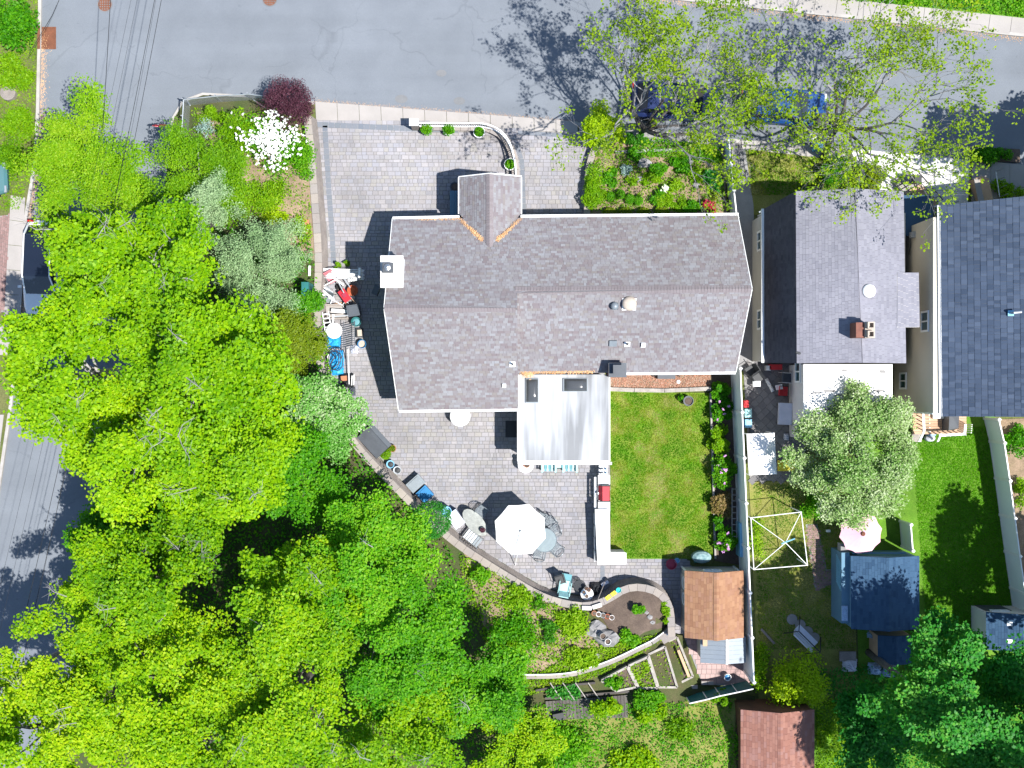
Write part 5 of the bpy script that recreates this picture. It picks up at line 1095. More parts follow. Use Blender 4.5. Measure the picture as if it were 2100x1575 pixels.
shrub('flowering_shrub', 'cream flowered clump in the middle of the front bed', 1362, 388, 11, .5, 'leaf_fine', 390, n=300, zb=BEDZ, flower='petal_cream', nf=40, fs=.05)
cover('garden_weeds', 'low weeds and seedlings over the front bed mulch', [(1222, 300), (1480, 310), (1488, 436), (1210, 436)], BEDZ, 'leaf_fine', 391, 9500, .10, .2)
cover('shaded_weeds', 'shaded plants behind the front pavement', [(1290, 278), (1478, 300), (1480, 335), (1300, 318)], BEDZ, 'leaf_green', 392, 3600, .11, .2)
def rocks(name, lab, spots, z, seed, mt='rock', cat='rock', zf=None):
    rr = random.Random(seed)
    for i, (x, y, r) in enumerate(spots):
        zz = z if zf is None else float(zf([XY(x, y, z)])[0]); c = P(x, y, zz); m = MB(); k = r / 40; n = 11
        prof = [(k * .9, -.08), (k * rr.uniform(.95, 1.1), k * .25), (k * rr.uniform(.7, .9), k * .6), (k * .35, k * .75), (0, k * .8)]
        m.lathe(c, prof, n, 1, rr.uniform(.6, .95)); m.v = [(a + rr.uniform(-.16, .16) * k, b + rr.uniform(-.16, .16) * k, c_ + rr.uniform(-.14, .14) * k) for a, b, c_ in m.v]
        m.top(name, mt, lab[i], cat)
rocks('garden_rock', ['pale rock left of the silvery clump', 'grey rock below the silvery clump', 'long dark rock above the silvery clump', 'grey rock under the deep green bush', 'small rock by the yellow green clump'], [(1233, 358, 9), (1315, 369, 10), (1322, 336, 16), (1413, 330, 10), (1427, 380, 8)], BEDZ, 4)
m = MB(); sweep(m, px([(1262, 310), (1330, 306), (1400, 305)], .5), 0, .14, BEDZ - .1, BEDZ + .12); m.top('stone_edging', 'rock', 'pale stone edging across the front bed', 'edging')
# back bed along the fence
BB = [('rhododendron', 'topmost rhododendron by the house corner', 1476, 800, 16, 1.0, 'leaf_green', 1200, 22, 0), ('rhododendron', 'rhododendron with a purple bloom', 1480, 838, 18, 1.1, 'leaf_green', 1500, 22, 9), ('rhododendron', 'fresh green rhododendron in the middle of the fence bed', 1476, 902, 22, 1.1, 'leaf_fine', 1900, 26, 0),
      ('rhododendron', 'rhododendron with scattered pink blooms', 1482, 962, 24, 1.2, 'leaf_green', 2300, 36, 16), ('bronze_shrub', 'bronze leaved shrub in the fence bed', 1480, 1035, 19, 1.0, 'leaf_bronze', 2000, 28, 0), ('rhododendron', 'pink flowered rhododendron beside the shed', 1488, 1110, 21, 1.1, 'leaf_green', 1800, 24, 20), ('leafy_shrub', 'narrow green shrub between bronze shrub and pink rhododendron', 1478, 1072, 12, .8, 'leaf_green', 600, 12, 0)]
for i, (nm, lb, x, y, r, h, lf, n, ry_, nf) in enumerate(BB): shrub(nm, lb, x, y, r * 1.15, h, lf, 400 + i, n=int(n * 1.4), ls=.12, zb=.05, rpy=ry_ * 1.25, flower='petal_pink' if nf else None, nf=nf // 2 + 1, fs=.07)
m = MB(); sweep(m, px([(1458, 806), (1461, 900), (1464, 1000), (1468, 1145)]), 0, .09, 0, .18); m.top('bed_edging', 'concrete', 'grey stone edging between lawn and fence bed', 'edging')
t = thing('trellis', 'white wooden trellis leaning on the fence in the bed', 'trellis', P(1504, 1030, 0))
for k in range(9): q = P(1500, 1000 + k * 12, .0); MB().box((q.x, q.y, .8), (.25, .03, .03)).o('slat', 'timber_pale', t, True)
for dx in (-.12, .12): a, b = P(1500, 998), P(1500, 1100); MB().beam((a.x + dx, a.y, .8), (b.x + dx, b.y, .8), .03, .03).o('rail', 'timber_pale', t, True)
# lawns: blades
g = np.random.default_rng(77)
q = scatter(px([(1252, 804), (1454, 808), (1462, 1144), (1253, 1144)]), 42000, g); tag(blades('lawn_grass', q, .03, .05, .035, 'grass_blade', 1, lean=.9), 'patchy short grass of the fenced lawn', 'grass', None, 'stuff')
q = scatter(px([(1870, 900), (2035, 870), (2090, 1300), (1900, 1300)]), 36000, g); tag(blades('lawn_grass', q, .015, .07, .04, 'grass_rich', 2, lean=.9), 'rich green grass by the far fence', 'grass', None, 'stuff')
q = scatter(px([(1545, 992), (1740, 990), (1756, 1330), (1556, 1330)]), 24000, g); tag(blades('lawn_grass', q, .012, .05, .035, 'grass_blade', 3, lean=.9), 'dull grass around the white gazebo frame', 'grass', None, 'stuff')
q = scatter(px([(1536, 308), (1786, 336), (1786, 400), (1540, 400)]), 9000, g); tag(blades('lawn_grass', q, .01, .06, .04, 'grass_blade', 4, lean=.9), 'dry front grass under the street tree', 'grass', None, 'stuff')
fo = FO(55); q = scatter(px([(1252, 764), (1456, 764), (1455, 798), (1254, 797)]), 3000, g); fo.pts(np.concatenate([q, .055 + g.random((3000, 1)) * .03], 1), .085, .8); tag(fo.build('bark_mulch', 'bark_chips', None, aspect=.5), 'reddish bark chips in the bed behind the house', 'bark chips', None, 'stuff')
# lower garden
shrub('round_bush', 'dark clipped round bush on the wall edge', 885, 1066, 42, 1.5, 'leaf_deep', 420, n=4200, ls=.075, zb=1.1, round_=True, rpy=40)
LG = [('leafy_shrub', 'fresh green mound against the curving wall', 985, 1175, 28, .9, 'leaf_green', 1800, 20), ('hosta', 'broad leaved hostas beside the curving wall', 1062, 1225, 34, .5, 'leaf_fine', 1300, 30), ('spiky_plant', 'spiky green plant near the wall end', 1105, 1238, 16, .6, 'leaf_green', 400, 16),
      ('leafy_shrub', 'bright green groundcover mound left of the dark hollow', 1060, 1300, 55, .5, 'leaf_green', 4200, 48), ('leafy_shrub', 'dark leafy hollow plant in the lower garden', 1125, 1290, 22, .6, 'leaf_under', 900, 30), ('leafy_shrub', 'yellow green mound above the grey rock', 1175, 1275, 38, .5, 'leaf_fine', 2600, 36),
      ('leafy_shrub', 'green tuft inside the curled wall bed', 1307, 1248, 14, .8, 'leaf_green', 700, 13), ('leafy_shrub', 'green creeper along the curled wall', 1366, 1255, 9, .4, 'leaf_fine', 500, 26), ('leafy_shrub', 'green mound right of the grey rock', 1290, 1310, 26, .5, 'leaf_green', 1300, 20),
      ('leafy_shrub', 'mixed green mound by the white capped edging', 1190, 1350, 45, .5, 'leaf_fine', 2600, 26), ('leafy_shrub', 'tall green plant at the low corner of the raised boxes', 1262, 1398, 20, .8, 'leaf_green', 1000, 18), ('leafy_shrub', 'leafy bush below the raised boxes', 1330, 1436, 46, 1.0, 'leaf_green', 3200, 18),
      ('leafy_shrub', 'yellow green bush behind the dark plank deck', 1240, 1455, 40, 1.2, 'leaf_oak', 2600, 26), ('leafy_shrub', 'bright bush right of the dark plank deck', 1330, 1460, 40, 1.0, 'leaf_oak', 2600, 26), ('leafy_shrub', 'sprawling vine over the teal screen', 1480, 1432, 26, 1.2, 'leaf_fine', 900, 12),
      ('leafy_shrub', 'bright bush left of the white capped edging', 1040, 1345, 40, .7, 'leaf_fine', 2600, 34), ('leafy_shrub', 'dark striped plants above the plank deck', 1160, 1418, 56, .5, 'leaf_deep', 700, 12)]
for i, (nm, lb, x, y, r, h, lf, n, ry_) in enumerate(LG):
    zz = float(hill_z([XY(x, y, 1)])[0]); shrub(nm, lb, x, y, r, h, lf, 430 + i, n=n, ls=.13, zb=zz, rpy=ry_, cat='plant' if 'shrub' not in nm else 'shrub', aspect=.3 if 'spiky' in nm else .6)
cover('garden_cover', 'dense low groundcover of the lower garden', [(940, 1130), (1060, 1195), (1130, 1230), (1195, 1260), (1240, 1330), (1180, 1400), (1050, 1400), (960, 1260)], 1.1, 'leaf_fine', 460, 7000, .13, .25, zf=hill_z)
cover('garden_cover', 'loose groundcover beside the raised boxes', [(1200, 1330), (1370, 1296), (1380, 1304), (1222, 1388), (1070, 1430), (1060, 1400)], 1.1, 'leaf_fine', 461, 7000, .10, .15, zf=hill_z)
cover('rough_grass', 'sunny rough grass near the bottom edge', [(1040, 1440), (1510, 1440), (1515, 1590), (1040, 1590)], 1.0, 'leaf_green', 462, 15000, .12, .18, zf=hill_z)
shrub('leafy_shrub', 'leafy clump below the plank deck', 1150, 1530, 70, 1.2, 'leaf_green', 463, n=5000, ls=.14, zb=1.1, rpy=45)
shrub('leafy_shrub', 'sunny clump near the bottom edge left of the outbuilding', 1300, 1560, 60, .8, 'leaf_oak', 464, n=3600, ls=.14, zb=1.1, rpy=35)
shrub('leafy_shrub', 'loose green clump beside the outbuilding shadow', 1400, 1500, 40, .6, 'leaf_fine', 465, n=1500, ls=.12, zb=1.1, rpy=30)
region('rough_ground', px([(1080, 1450), (1515, 1440), (1518, 1700), (1040, 1700)], 1), 'lawn_dry', zf=lambda q: hill_z(q) + .03, step=.6)['kind'] = 'structure'
region('garden_soil', px([(950, 1130), (1060, 1200), (1130, 1236), (1200, 1262), (1240, 1325), (1190, 1372), (1080, 1378), (990, 1280)], 1.1), 'mulch', zf=lambda q: hill_z(q) + .02, step=.5)['kind'] = 'structure'
region('garden_soil', px([(1222, 1245), (1270, 1215), (1300, 1206), (1340, 1212), (1362, 1236), (1368, 1290), (1300, 1310), (1255, 1300)], 1.1), 'soil', zf=lambda q: hill_z(q) + .03, step=.4)['kind'] = 'structure'
rocks('garden_boulder', ['large grey boulder in the lower garden', 'dark boulder beside the large grey one'], [(1242, 1305, 26), (1222, 1290, 20)], 1.0, 9, zf=hill_z)
rocks('garden_rock', ['small stone in the curled bed nearest the wall', 'small stone in the curled bed second from the wall', 'small stone in the curled bed by the green tuft', 'small stone by the white capped edging'], [(1332, 1265, 6), (1338, 1276, 6), (1326, 1256, 5), (1222, 1345, 8)], 1.0, 10, zf=hill_z)
# shrubs of the neighbours
shrub('bright_bush', 'bright yellow green bush beside the red brown outbuilding', 1640, 1400, 62, 2.4, 'leaf_lime', 480, n=7000, ls=.12, rpy=70)
shrub('hedge_bush', 'blue green bush beside the white blossomed tree', 1680, 1035, 42, 1.6, 'leaf_green', 481, n=4200, ls=.10, rpy=34)
shrub('leafy_shrub', 'yellow green bush on the dry lawn by the grey gambrel', 1778, 368, 40, 1.6, 'leaf_olive', 482, n=4000, ls=.11, rpy=36)
shrub('leafy_shrub', 'dark shrub under the street tree by the gambrel front', 1715, 350, 32, 1.3, 'leaf_green', 483, n=2200, ls=.11, rpy=38)
shrub('leafy_shrub', 'low green hedge in the shaded driveway bed', 2040, 317, 48, .5, 'leaf_green', 484, n=2600, ls=.10, zb=.02, rpy=14)
shrub('leafy_shrub', 'grassy clump by the tan area wall', 2065, 388, 40, .4, 'leaf_fine', 485, n=2200, ls=.10, rpy=14)
shrub('leafy_shrub', 'green bush behind the far fence', 2085, 905, 30, 1.2, 'leaf_green', 486, n=2200, ls=.12, rpy=40)
shrub('leafy_shrub', 'low plants at the far right edge', 2095, 1010, 20, .5, 'leaf_fine', 487, n=900, ls=.11, rpy=40)
shrub('leafy_shrub', 'creeper along the foot of the vinyl fence', 1552, 1100, 8, .5, 'leaf_fine', 488, n=900, ls=.09, rpy=70)
shrub('leafy_shrub', 'weedy growth behind the fence end by the shed', 1560, 1370, 16, 1.0, 'leaf_fine', 489, n=1500, ls=.11, rpy=60)
cover('rough_grass', 'bright rough growth below the shaded yard', [(1675, 1430), (1800, 1440), (1850, 1590), (1672, 1590)], 0, 'leaf_fine', 490, 9000, .12, .3)
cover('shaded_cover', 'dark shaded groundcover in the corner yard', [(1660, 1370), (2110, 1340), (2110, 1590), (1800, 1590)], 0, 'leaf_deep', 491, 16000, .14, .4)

# ================================================================== THINGS IN THE YARD
ZP = .024
def pot(name, lab, x, y, r, h, mt, z=ZP, plant=None, seed=1, n=220, group=None, pr=1.0, ph=.25, cat='potted plant', soil='soil', ls=.075):
    c = P(x, y, z); t = thing(name, lab, cat, c, group=group); r = r / 40
    MB().lathe((0, 0, 0), [(r * .72, 0), (r * .98, h * .85), (r * 1.06, h * .87), (r * 1.06, h), (r * .92, h), (r * .88, h * .82), (0, h * .82)], 16).o('pot', mt, t, smooth=False)
    MB().lathe((0, 0, h * .8), [(r * .87, 0), (r * .5, .03), (0, .04)], 12).o('soil', soil, t)
    if plant:
        fo = FO(seed); g = fo.rg; d = g.normal(size=(n, 3)); d /= np.linalg.norm(d, axis=1)[:, None]; d[:, 2] = np.abs(d[:, 2]); d *= (g.random(n) ** .4)[:, None]
        fo.pts(np.stack([c.x + d[:, 0] * r * pr, c.y + d[:, 1] * r * pr, c.z + h * .85 + d[:, 2] * ph], 1), ls, .6); fo.build('plant', plant, t)
    return t
def copy_at(o, x, y, z, rz, **k): return dup(o, P(x, y, z), rz, **k)
def bin_(name, lab, x, y, r, h, mt, z=ZP, inside='soil', cat='bucket', n=18, sx=1, sy=1, rz=0.0, group=None):
    c = P(x, y, z); t = thing(name, lab, cat, c, rz, group); r = r / 40
    MB().lathe((0, 0, 0), [(r * .82, 0), (r, h - .03), (r * 1.05, h - .03), (r * 1.05, h), (r * .93, h), (r * .9, h * .6), (0, h * .6)], n, sx, sy).o('body', mt, t)
    if inside: MB().lathe((0, 0, h * .6), [(r * .89, .002), (0, .02)], n, sx, sy).o('contents', inside, t)
    return t
def boxy(name, lab, x, y, w, d, h, mt, rz=0.0, z=ZP, cat='box', lid=None, group=None):
    t = thing(name, lab, cat, P(x, y, z), rz, group); w, d = w / 40, d / 40
    MB().hexa([(-w / 2 * .95, -d / 2 * .95, 0), (w / 2 * .95, -d / 2 * .95, 0), (w / 2 * .95, d / 2 * .95, 0), (-w / 2 * .95, d / 2 * .95, 0)], [(-w / 2, -d / 2, h), (w / 2, -d / 2, h), (w / 2, d / 2, h), (-w / 2, d / 2, h)]).o('body', mt, t)
    if lid: MB().box((0, 0, h + .03), (w * 1.05, d * 1.05, .05)).box((0, 0, h + .07), (w * .8, d * .8, .03)).o('lid', lid, t)
    return t
# curved white railing on its low wall
t = thing('railing', 'curved white iron railing on a low wall in the front yard', 'railing', P(985, 258, 0))
RP = [(862, 263), (900, 263), (950, 264), (985, 264), (1012, 270), (1033, 284), (1047, 306), (1055, 335), (1058, 365), (1059, 392)]
rp = [(p.x, p.y) for p in smooth([(*p, 0) for p in px(RP)], 4)]
m = MB(); sweep(m, rp, -.14, .14, 0, .34); m.o('low_wall', 'wall_block', t, True); cpx = resample(rp, .5)
for (p, n), (q, n2) in zip(path_frames(cpx)[:-1], path_frames(cpx)[1:]):
    p2, q2 = p.lerp(q, .015), q.lerp(p, .015); MB().prism([tuple(p2 - n * .19), tuple(q2 - n2 * .19), tuple(q2 + n2 * .19), tuple(p2 + n * .19)], .34, .40).o('cap_stone', 'wall_cap', t, True)
for z in (.50, 1.22): m = MB(); sweep(m, rp, -.03, .03, z, z + .05); m.o('rail', 'white_paint', t, True)
for p in resample(rp, .115): MB().box((p.x, p.y, .88), (.02, .02, .7)).o('baluster', 'white_paint', t, True)
c = P(853, 262, 0); k = MB().box((c.x, c.y, .62), (.34, .3, 1.24)).o('pillar', 'wall_block', t, True); MB().box((c.x, c.y, 1.28), (.46, .36, .08)).o('pillar_cap', 'white_paint', k, True)
for i, (x, y, lb) in enumerate(((876, 268, 'leafy plant in a round pot nearest the railing pillar'), (921, 269, 'leafy plant in a white bowl second from the railing pillar'), (983, 274, 'small plant in a white pot where the railing starts to curve'), (1046, 340, 'plant in a white pot inside the curve of the railing'))):
    pot('potted_plant', lb, x, y, 11.5, .42, 'white_plastic' if i else 'cast_metal', plant='leaf_green', seed=500 + i, n=520, group='potted plants along the white railing', pr=1.15 if i < 2 else .9, ph=.35, ls=.10)
pot('potted_plant', 'dark pot in the shade beside the entry gable', 934, 386, 10, .4, 'grey_plastic', seed=9)
t = thing('bench', 'blue grey slatted bench in the shade of the entry gable', 'bench', P(933, 420, ZP))
for i in range(4): MB().box((-.18 + i * .115, 0, .44), (.1, 1.3, .035)).o('seat_slat', 'siding_blue', t)
for sx in (-.2, .2):
    for sy in (-.55, .55): MB().box((sx, sy, .21), (.05, .05, .42)).o('leg', 'siding_blue', t)
MB().box((.26, 0, .72), (.04, 1.3, .5)).o('backrest', 'siding_blue', t)
# round white table by the back wall
def round_table(name, lab, x, y, r, h, mt, leg='white_plastic', z=ZP, cat='table'):
    t = thing(name, lab, cat, P(x, y, z)); r = r / 40
    MB().lathe((0, 0, h - .04), [(r * .96, 0), (r, .02), (r, .035), (r * .96, .045), (r * .3, .05), (0, .05)], 28).o('table_top', mt, t)
    MB().lathe((0, 0, .0), [(r * .5, 0), (r * .5, .03), (.05, .06), (.04, h - .04)], 12).o('pedestal', leg, t); return t
round_table('round_table', 'round white table standing by the back wall', 945, 853, 20.5, .74, 'white_plastic')
MB().box(P(1049, 880, .03), (.62, .85, .02)).top('door_mat', 'black_plastic', 'dark mat in the shade beside the sunroom', 'mat')
# things under the sunroom eave
round_table('round_table', 'round white table with a pot beside the sunroom', 1078, 952, 16, .7, 'white_plastic')
pot('potted_plant', 'terracotta pot of soil on the white table by the sunroom', 1080, 952, 6.5, .22, 'terracotta', z=.74, seed=3)
pot('potted_plant', 'small dark pot on the white table by the sunroom', 1070, 946, 4.5, .2, 'blue_plastic', z=.74, seed=4)
def slat_chair():
    t = thing('slatted_chair', 'aqua slatted garden chair with dark cushion stripes under the sunroom eave', 'chair', (0, 0, 0))
    for i in range(6): MB().box((-.28 + i * .11, .0, .40), (.085, .5, .03)).o('seat_slat', 'aqua_dark' if i % 2 else 'aqua', t)
    for i in range(6): MB().box((-.28 + i * .11, .3, .72), (.08, .04, .62), rx=-.2).o('back_slat', 'aqua', t)
    for sx in (-.34, .34):
        MB().box((sx, 0, .58), (.09, .6, .03)).o('armrest', 'aqua', t)
        for sy in (-.22, .24): MB().box((sx, sy, .28), (.05, .05, .56)).o('leg', 'aqua', t)
    return t
c0 = slat_chair(); c0.location = P(1125, 955, ZP); c0['label'] = 'aqua slatted chair nearest the white table under the eave'; c0['group'] = 'aqua slatted chairs'
copy_at(c0, 1168, 955, ZP, 0, label='aqua slatted chair under the eave nearer the grill')
MB().box(P(1147, 951, .25), (.35, .4, .45)).top('side_table', 'aqua', 'aqua side table between the two slatted chairs', 'side table')
# grill and counters
t = thing('side_cart', 'steel side cart with bottles beside the grill', 'cart', P(1234, 962, ZP))
MB().box((0, 0, .45), (.42, .5, .05)).o('shelf', 'steel', t); MB().box((0, .02, .86), (.42, .5, .04)).o('tray', 'galv', t)
for sx in (-.19, .19):
    for sy in (-.22, .22): MB().box((sx, sy, .45), (.03, .03, .9)).o('leg', 'steel', t)
for i in range(6): MB().lathe((-.13 + (i % 3) * .13, -.12 + (i // 3) * .2, .88), [(.05, 0), (.05, .14), (.02, .2), (0, .2)], 8).o('bottle', ('grey_plastic', 'white_plastic', 'blue_plastic')[i % 3], t)
t = thing('gas_grill', 'gas grill with red hood and white side shelves', 'grill', P(1236, 1008, ZP))
MB().box((0, 0, .45), (.55, .8, .8)).o('cabinet', 'white_paint', t); MB().hexa([(-.28, -.38, .85), (.3, -.38, .85), (.3, .38, .85), (-.28, .38, .85)], [(-.1, -.36, 1.17), (.24, -.36, 1.17), (.24, .36, 1.17), (-.1, .36, 1.17)]).o('hood', 'red_paint', t)
MB().box((.08, .40, 1.0), (.45, .05, .34)).box((.08, -.40, 1.0), (.45, .05, .34)).o('hood_end', 'black_plastic', t); MB().box((-.3, 0, 1.0), (.05, .1, .05)).o('badge', 'white_plastic', t)
MB().tube([(-.36, -.3, .98), (-.36, .3, .98)], .02, 6).o('handle', 'steel', t)
for sy in (-.68, .68): MB().box((.0, sy, .86), (.6, .46, .05)).o('side_shelf', 'white_paint', t)
for sy in (-.3, -.1, .1, .3): MB().lathe((-.34, sy, .8), [(.03, 0), (.03, .05), (0, .05)], 8).o('knob', 'black_plastic', t)
MB().box((-.44, 0, .72), (.1, 1.6, .1)).o('front_rail', 'galv', t)
t = thing('outdoor_counter', 'bright white L-shaped outdoor counter beside the lawn', 'counter', P(1236, 1100, ZP))
o = P(1236, 1100, ZP); L = [XY(a, b, .98) for a, b in ((1220, 1044), (1249, 1044), (1251, 1133), (1284, 1133), (1284, 1156), (1225, 1158))]; L = [(a - o.x, b - o.y) for a, b in L]
MB().prism(L, 1.0, 1.06).o('counter_top', 'white_paint', t); ins = [(a * .93, b * .96) for a, b in L]; MB().prism(ins, 0, 1.0).o('cabinet', 'siding_pale', t)
for i in range(4): MB().box((ins[0][0] - .02, .95 - i * .62, .45), (.03, .55, .75)).o('door', 'white_paint', t)
# parasol, glass table, chairs
uc = P(1067, 1087, 2.2); t = thing('parasol', 'large white tilted parasol over the patio table', 'parasol', (uc.x, uc.y, ZP))
m = MB(); rim = [(1.33 * math.cos(k * .7854 + .46), 1.33 * math.sin(k * .7854 + .46), 1.98) for k in range(8)]; top = (0, 0, 2.42); 
for k in range(8):
    a, b = Vector(rim[k]), Vector(rim[(k + 1) % 8]); md = (a + b) / 2; md = md * .985; md.z = a.z + .03; tp = Vector(top)
    m.add([a, md, b, a.lerp(tp, .5) + Vector((0, 0, .05)), md.lerp(tp, .5) + Vector((0, 0, .05)), b.lerp(tp, .5) + Vector((0, 0, .05)), tp], [(0, 1, 4, 3), (1, 2, 5, 4), (3, 4, 6), (4, 5, 6)])
m.o('canopy', 'canvas', t, smooth=False)
for k in range(8): MB().tube([(0, 0, 2.38), (rim[k][0] * .98, rim[k][1] * .98, 1.97)], .012, 4).o('rib', 'white_plastic', t)
MB().tube([(0, 0, 0), (0, 0, 2.5)], .024, 8).o('pole', 'white_plastic', t); MB().lathe((0, 0, 2.4), [(.05, 0), (.06, .05), (.02, .12), (0, .12)], 8).o('finial', 'cast_metal', t)
MB().lathe((0, 0, 0), [(.3, 0), (.3, .06), (.06, .1), (.05, .3), (0, .3)], 14).o('base', 'cast_metal', t); MB().tube([(0, 0, 2.5), (-.18, -.7, 2.3), (-.36, -1.42, 2.0)], .014, 5).o('tilt_cord', 'cast_metal', t)
MB().tube([P(1056, 1160, .05), P(1063, 1128, 1.9)], .02, 5).top('awning_pole', 'white_plastic', 'thin white pole leaning below the white parasol', 'pole')
t = thing('glass_table', 'round glass patio table partly under the white parasol', 'table', P(1116, 1104, ZP))
MB().lathe((0, 0, .70), [(.60, 0), (.60, .012), (0, .013)], 32).o('glass_top', 'glass_top', t); MB().tube([(.61 * math.cos(k * .2618), .61 * math.sin(k * .2618), .708) for k in range(24)], .022, 5, True).o('rim', 'cast_metal', t)
for k in range(4): a = k * 1.571 + .6; MB().tube([(.5 * math.cos(a), .5 * math.sin(a), .0), (.3 * math.cos(a), .3 * math.sin(a), .35), (.48 * math.cos(a), .48 * math.sin(a), .7)], .022, 5).o('leg', 'cast_metal', t)
def lattice_chair():
    t = thing('lattice_chair', 'grey metal lattice chair', 'chair', (0, 0, 0)); m = MB(); w = .27
    for i in range(-5, 6):
        for s in (1, -1):
            x0, x1 = i * .1 - .27 * s, i * .1 + .27 * s; pts = []
            for u in (0, 1):
                pts.append((x0 + (x1 - x0) * u, -.25 + .5 * u))
            a, b = pts; 
            def clip(a, b):
                t0, t1 = 0.0, 1.0; d = b[0] - a[0]
                for lim, sg in ((-w, 1), (w, -1)):
                    if abs(d) < 1e-9: continue
                    tt = (lim - a[0]) / d
                    if sg * d > 0: t0 = max(t0, tt)
                    else: t1 = min(t1, tt)
                return (t0, t1) if t1 > t0 else None
            q = clip(a, b)
            if q: f = lambda tt: (a[0] + (b[0] - a[0]) * tt, a[1] + (b[1] - a[1]) * tt); p0, p1 = f(q[0]), f(q[1]); m.beam((*p0, .42), (*p1, .42), .026, .012)
    m.o('seat_lattice', 'cast_metal', t); MB().tube([(-w, -.25, .42), (w, -.25, .42), (w, .25, .42), (-w, .25, .42)], .02, 5, True).o('seat_frame', 'cast_metal', t)
    b = MB(); arc = [(-.27 + .54 * k / 8, .27 + .05 * math.sin(math.pi * k / 8), .45 + .48 * (1 - (abs(k - 4) / 4) ** 3)) for k in range(9)]; b.tube(arc, .02, 5); b.o('back_frame', 'cast_metal', t)
    for k in range(1, 8): MB().beam((arc[k][0], .26, .43), arc[k], .02, .01).o('back_bar', 'cast_metal', t)
    for sx in (-.28, .28):
        MB().tube([(sx, .27, .66), (sx * 1.08, 0, .68), (sx * 1.05, -.22, .62), (sx, -.24, .42)], .017, 5).o('armrest', 'cast_metal', t)
        for sy in (-.24, .26): MB().tube([(sx, sy, .42), (sx * 1.1, sy * 1.12, 0)], .018, 5).o('leg', 'cast_metal', t)
    return t
lc = lattice_chair(); LCG = 'grey lattice chairs round the glass table'
spots = [(1112, 1062, -.55, 'grey lattice chair above the glass table nearest the parasol tip'), (1137, 1087, -1.2, 'grey lattice chair on the far side of the glass table'), (1141, 1124, -2.3, 'grey lattice chair angled out below the glass table'), (1106, 1134, 3.0, 'grey lattice chair below the glass table nearest the parasol'), (1128, 1069, -.9, 'half hidden lattice chair squeezed between two others')]
for i, (x, y, a, lb) in enumerate(spots):
    if i == 0: lc.location = P(x, y, ZP); lc.rotation_euler.z = a; tag(lc, lb, 'chair', LCG)
    else: copy_at(lc, x, y, ZP, a, label=lb, group=LCG)
copy_at(lc, 988, 1048, ZP, .9, label='lattice chair in the parasol shadow left of the table', group=LCG)
# stone table and sling bench on the wall side
t = thing('stone_table', 'mottled grey stone table beside the parasol', 'table', P(975, 1068, ZP), -.85)
MB().prism([(.62 * math.cos(k * .3927) * (1.35 if abs(math.cos(k * .3927)) > .5 else 1.15), .42 * math.sin(k * .3927)) for k in range(16)], .66, .72).o('table_top', 'stone_top', t); MB().box((0, 0, .33), (.6, .4, .66)).o('base', 'stone_top', t)
pot('potted_plant', 'small dark plant on the mottled stone table', 990, 1086, 5.5, .15, 'grey_plastic', z=.76, plant='leaf_purple', n=120, ph=.15)
t = thing('sling_bench', 'grey slatted metal bench against the wall by the parasol', 'bench', P(969, 1103, ZP), -.66)
for i in range(6): MB().box((-.38 + i * .15, .05, .42), (.12, .5, .03)).o('seat_slat', 'galv' if i < 4 else 'cast_metal', t)
MB().tube([(-.5, -.22, .40), (.5, -.22, .40), (.5, .32, .40), (-.5, .32, .40)], .022, 5, True).o('frame', 'galv', t); MB().tube([(-.5, -.25, .42), (-.5, -.38, .85), (.5, -.38, .85), (.5, -.25, .42)], .02, 5).o('back_frame', 'galv', t)
for k in range(7): MB().beam((-.42 + k * .14, -.25, .44), (-.42 + k * .14, -.38, .84), .03, .015).o('back_bar', 'iron', t)
for sx in (-.48, .48):
    for sy in (-.2, .3): MB().tube([(sx, sy, .4), (sx, sy, 0)], .02, 5).o('leg', 'iron', t)
boxy('potting_table', 'pale grey folding table by the wall beside the blue tub', 936, 1062, 24, 34, .7, 'cloth_pale', .65, cat='table')
bin_('blue_tub', 'light blue tub standing upright beside the folding table', 917, 1046, 10.5, .8, 'pale_blue', inside='pale_blue', cat='tub')
boxy('storage_bin', 'dark blue plastic storage bin by the wall', 873, 1011, 25, 25, .62, 'blue_plastic', .75, lid='blue_plastic')
t = boxy('planter_trough', 'galvanised metal trough tilted beside the blue bin', 854, 990, 32, 22, .5, 'galv', .72, cat='trough', lid='cast_metal')
for (x, y, mt, lb) in ((802, 951, 'pale_blue', 'empty pale rimmed pot nearer the storage box'), (816, 963, 'galv', 'empty pale rimmed pot holding a terracotta pot')): pot('empty_pot', lb, x, y, 7.8, .4, mt, seed=3, cat='pot', soil='black_plastic')
pot('potted_plant', 'flowering plant in a pink pot at the box corner', 806, 919, 7.2, .34, 'terracotta', plant='leaf_olive', n=200, seed=5)
shrub('potted_shrub', 'round bright green shrub beside the dark storage box', 791, 931, 11.5, .8, 'leaf_fine', 520, n=900, ls=.065, zb=.05, round_=True)
boxy('plank', 'pale plank lying by the wall below the green shrub', 779, 946, 8, 28, .08, 'timber_pale', .66, cat='plank')
t = thing('storage_box', 'big dark deck storage box against the wall', 'storage box', P(770, 904, ZP), -.83)
MB().box((0, 0, .35), (1.42, .95, .7)).o('body', 'slate_lid', t); MB().hexa([(-.74, -.5, .70), (.74, -.5, .70), (.74, .5, .70), (-.74, .5, .70)], [(-.72, -.48, .76), (.72, -.48, .76), (.72, .3, .86), (-.72, .3, .86)]).o('lid', 'slate_lid', t); MB().box((0, .46, .83), (1.45, .22, .05)).o('hinge_strip', 'grey_plastic', t)
boxy('sack_pile', 'brown and white sacks behind the dark storage box', 744, 876, 20, 14, .5, 'siding_pale', .9, cat='sack')
boxy('dark_crate', 'small dark crate above the storage box', 757, 866, 14, 10, .4, 'grey_plastic', .8, cat='crate')
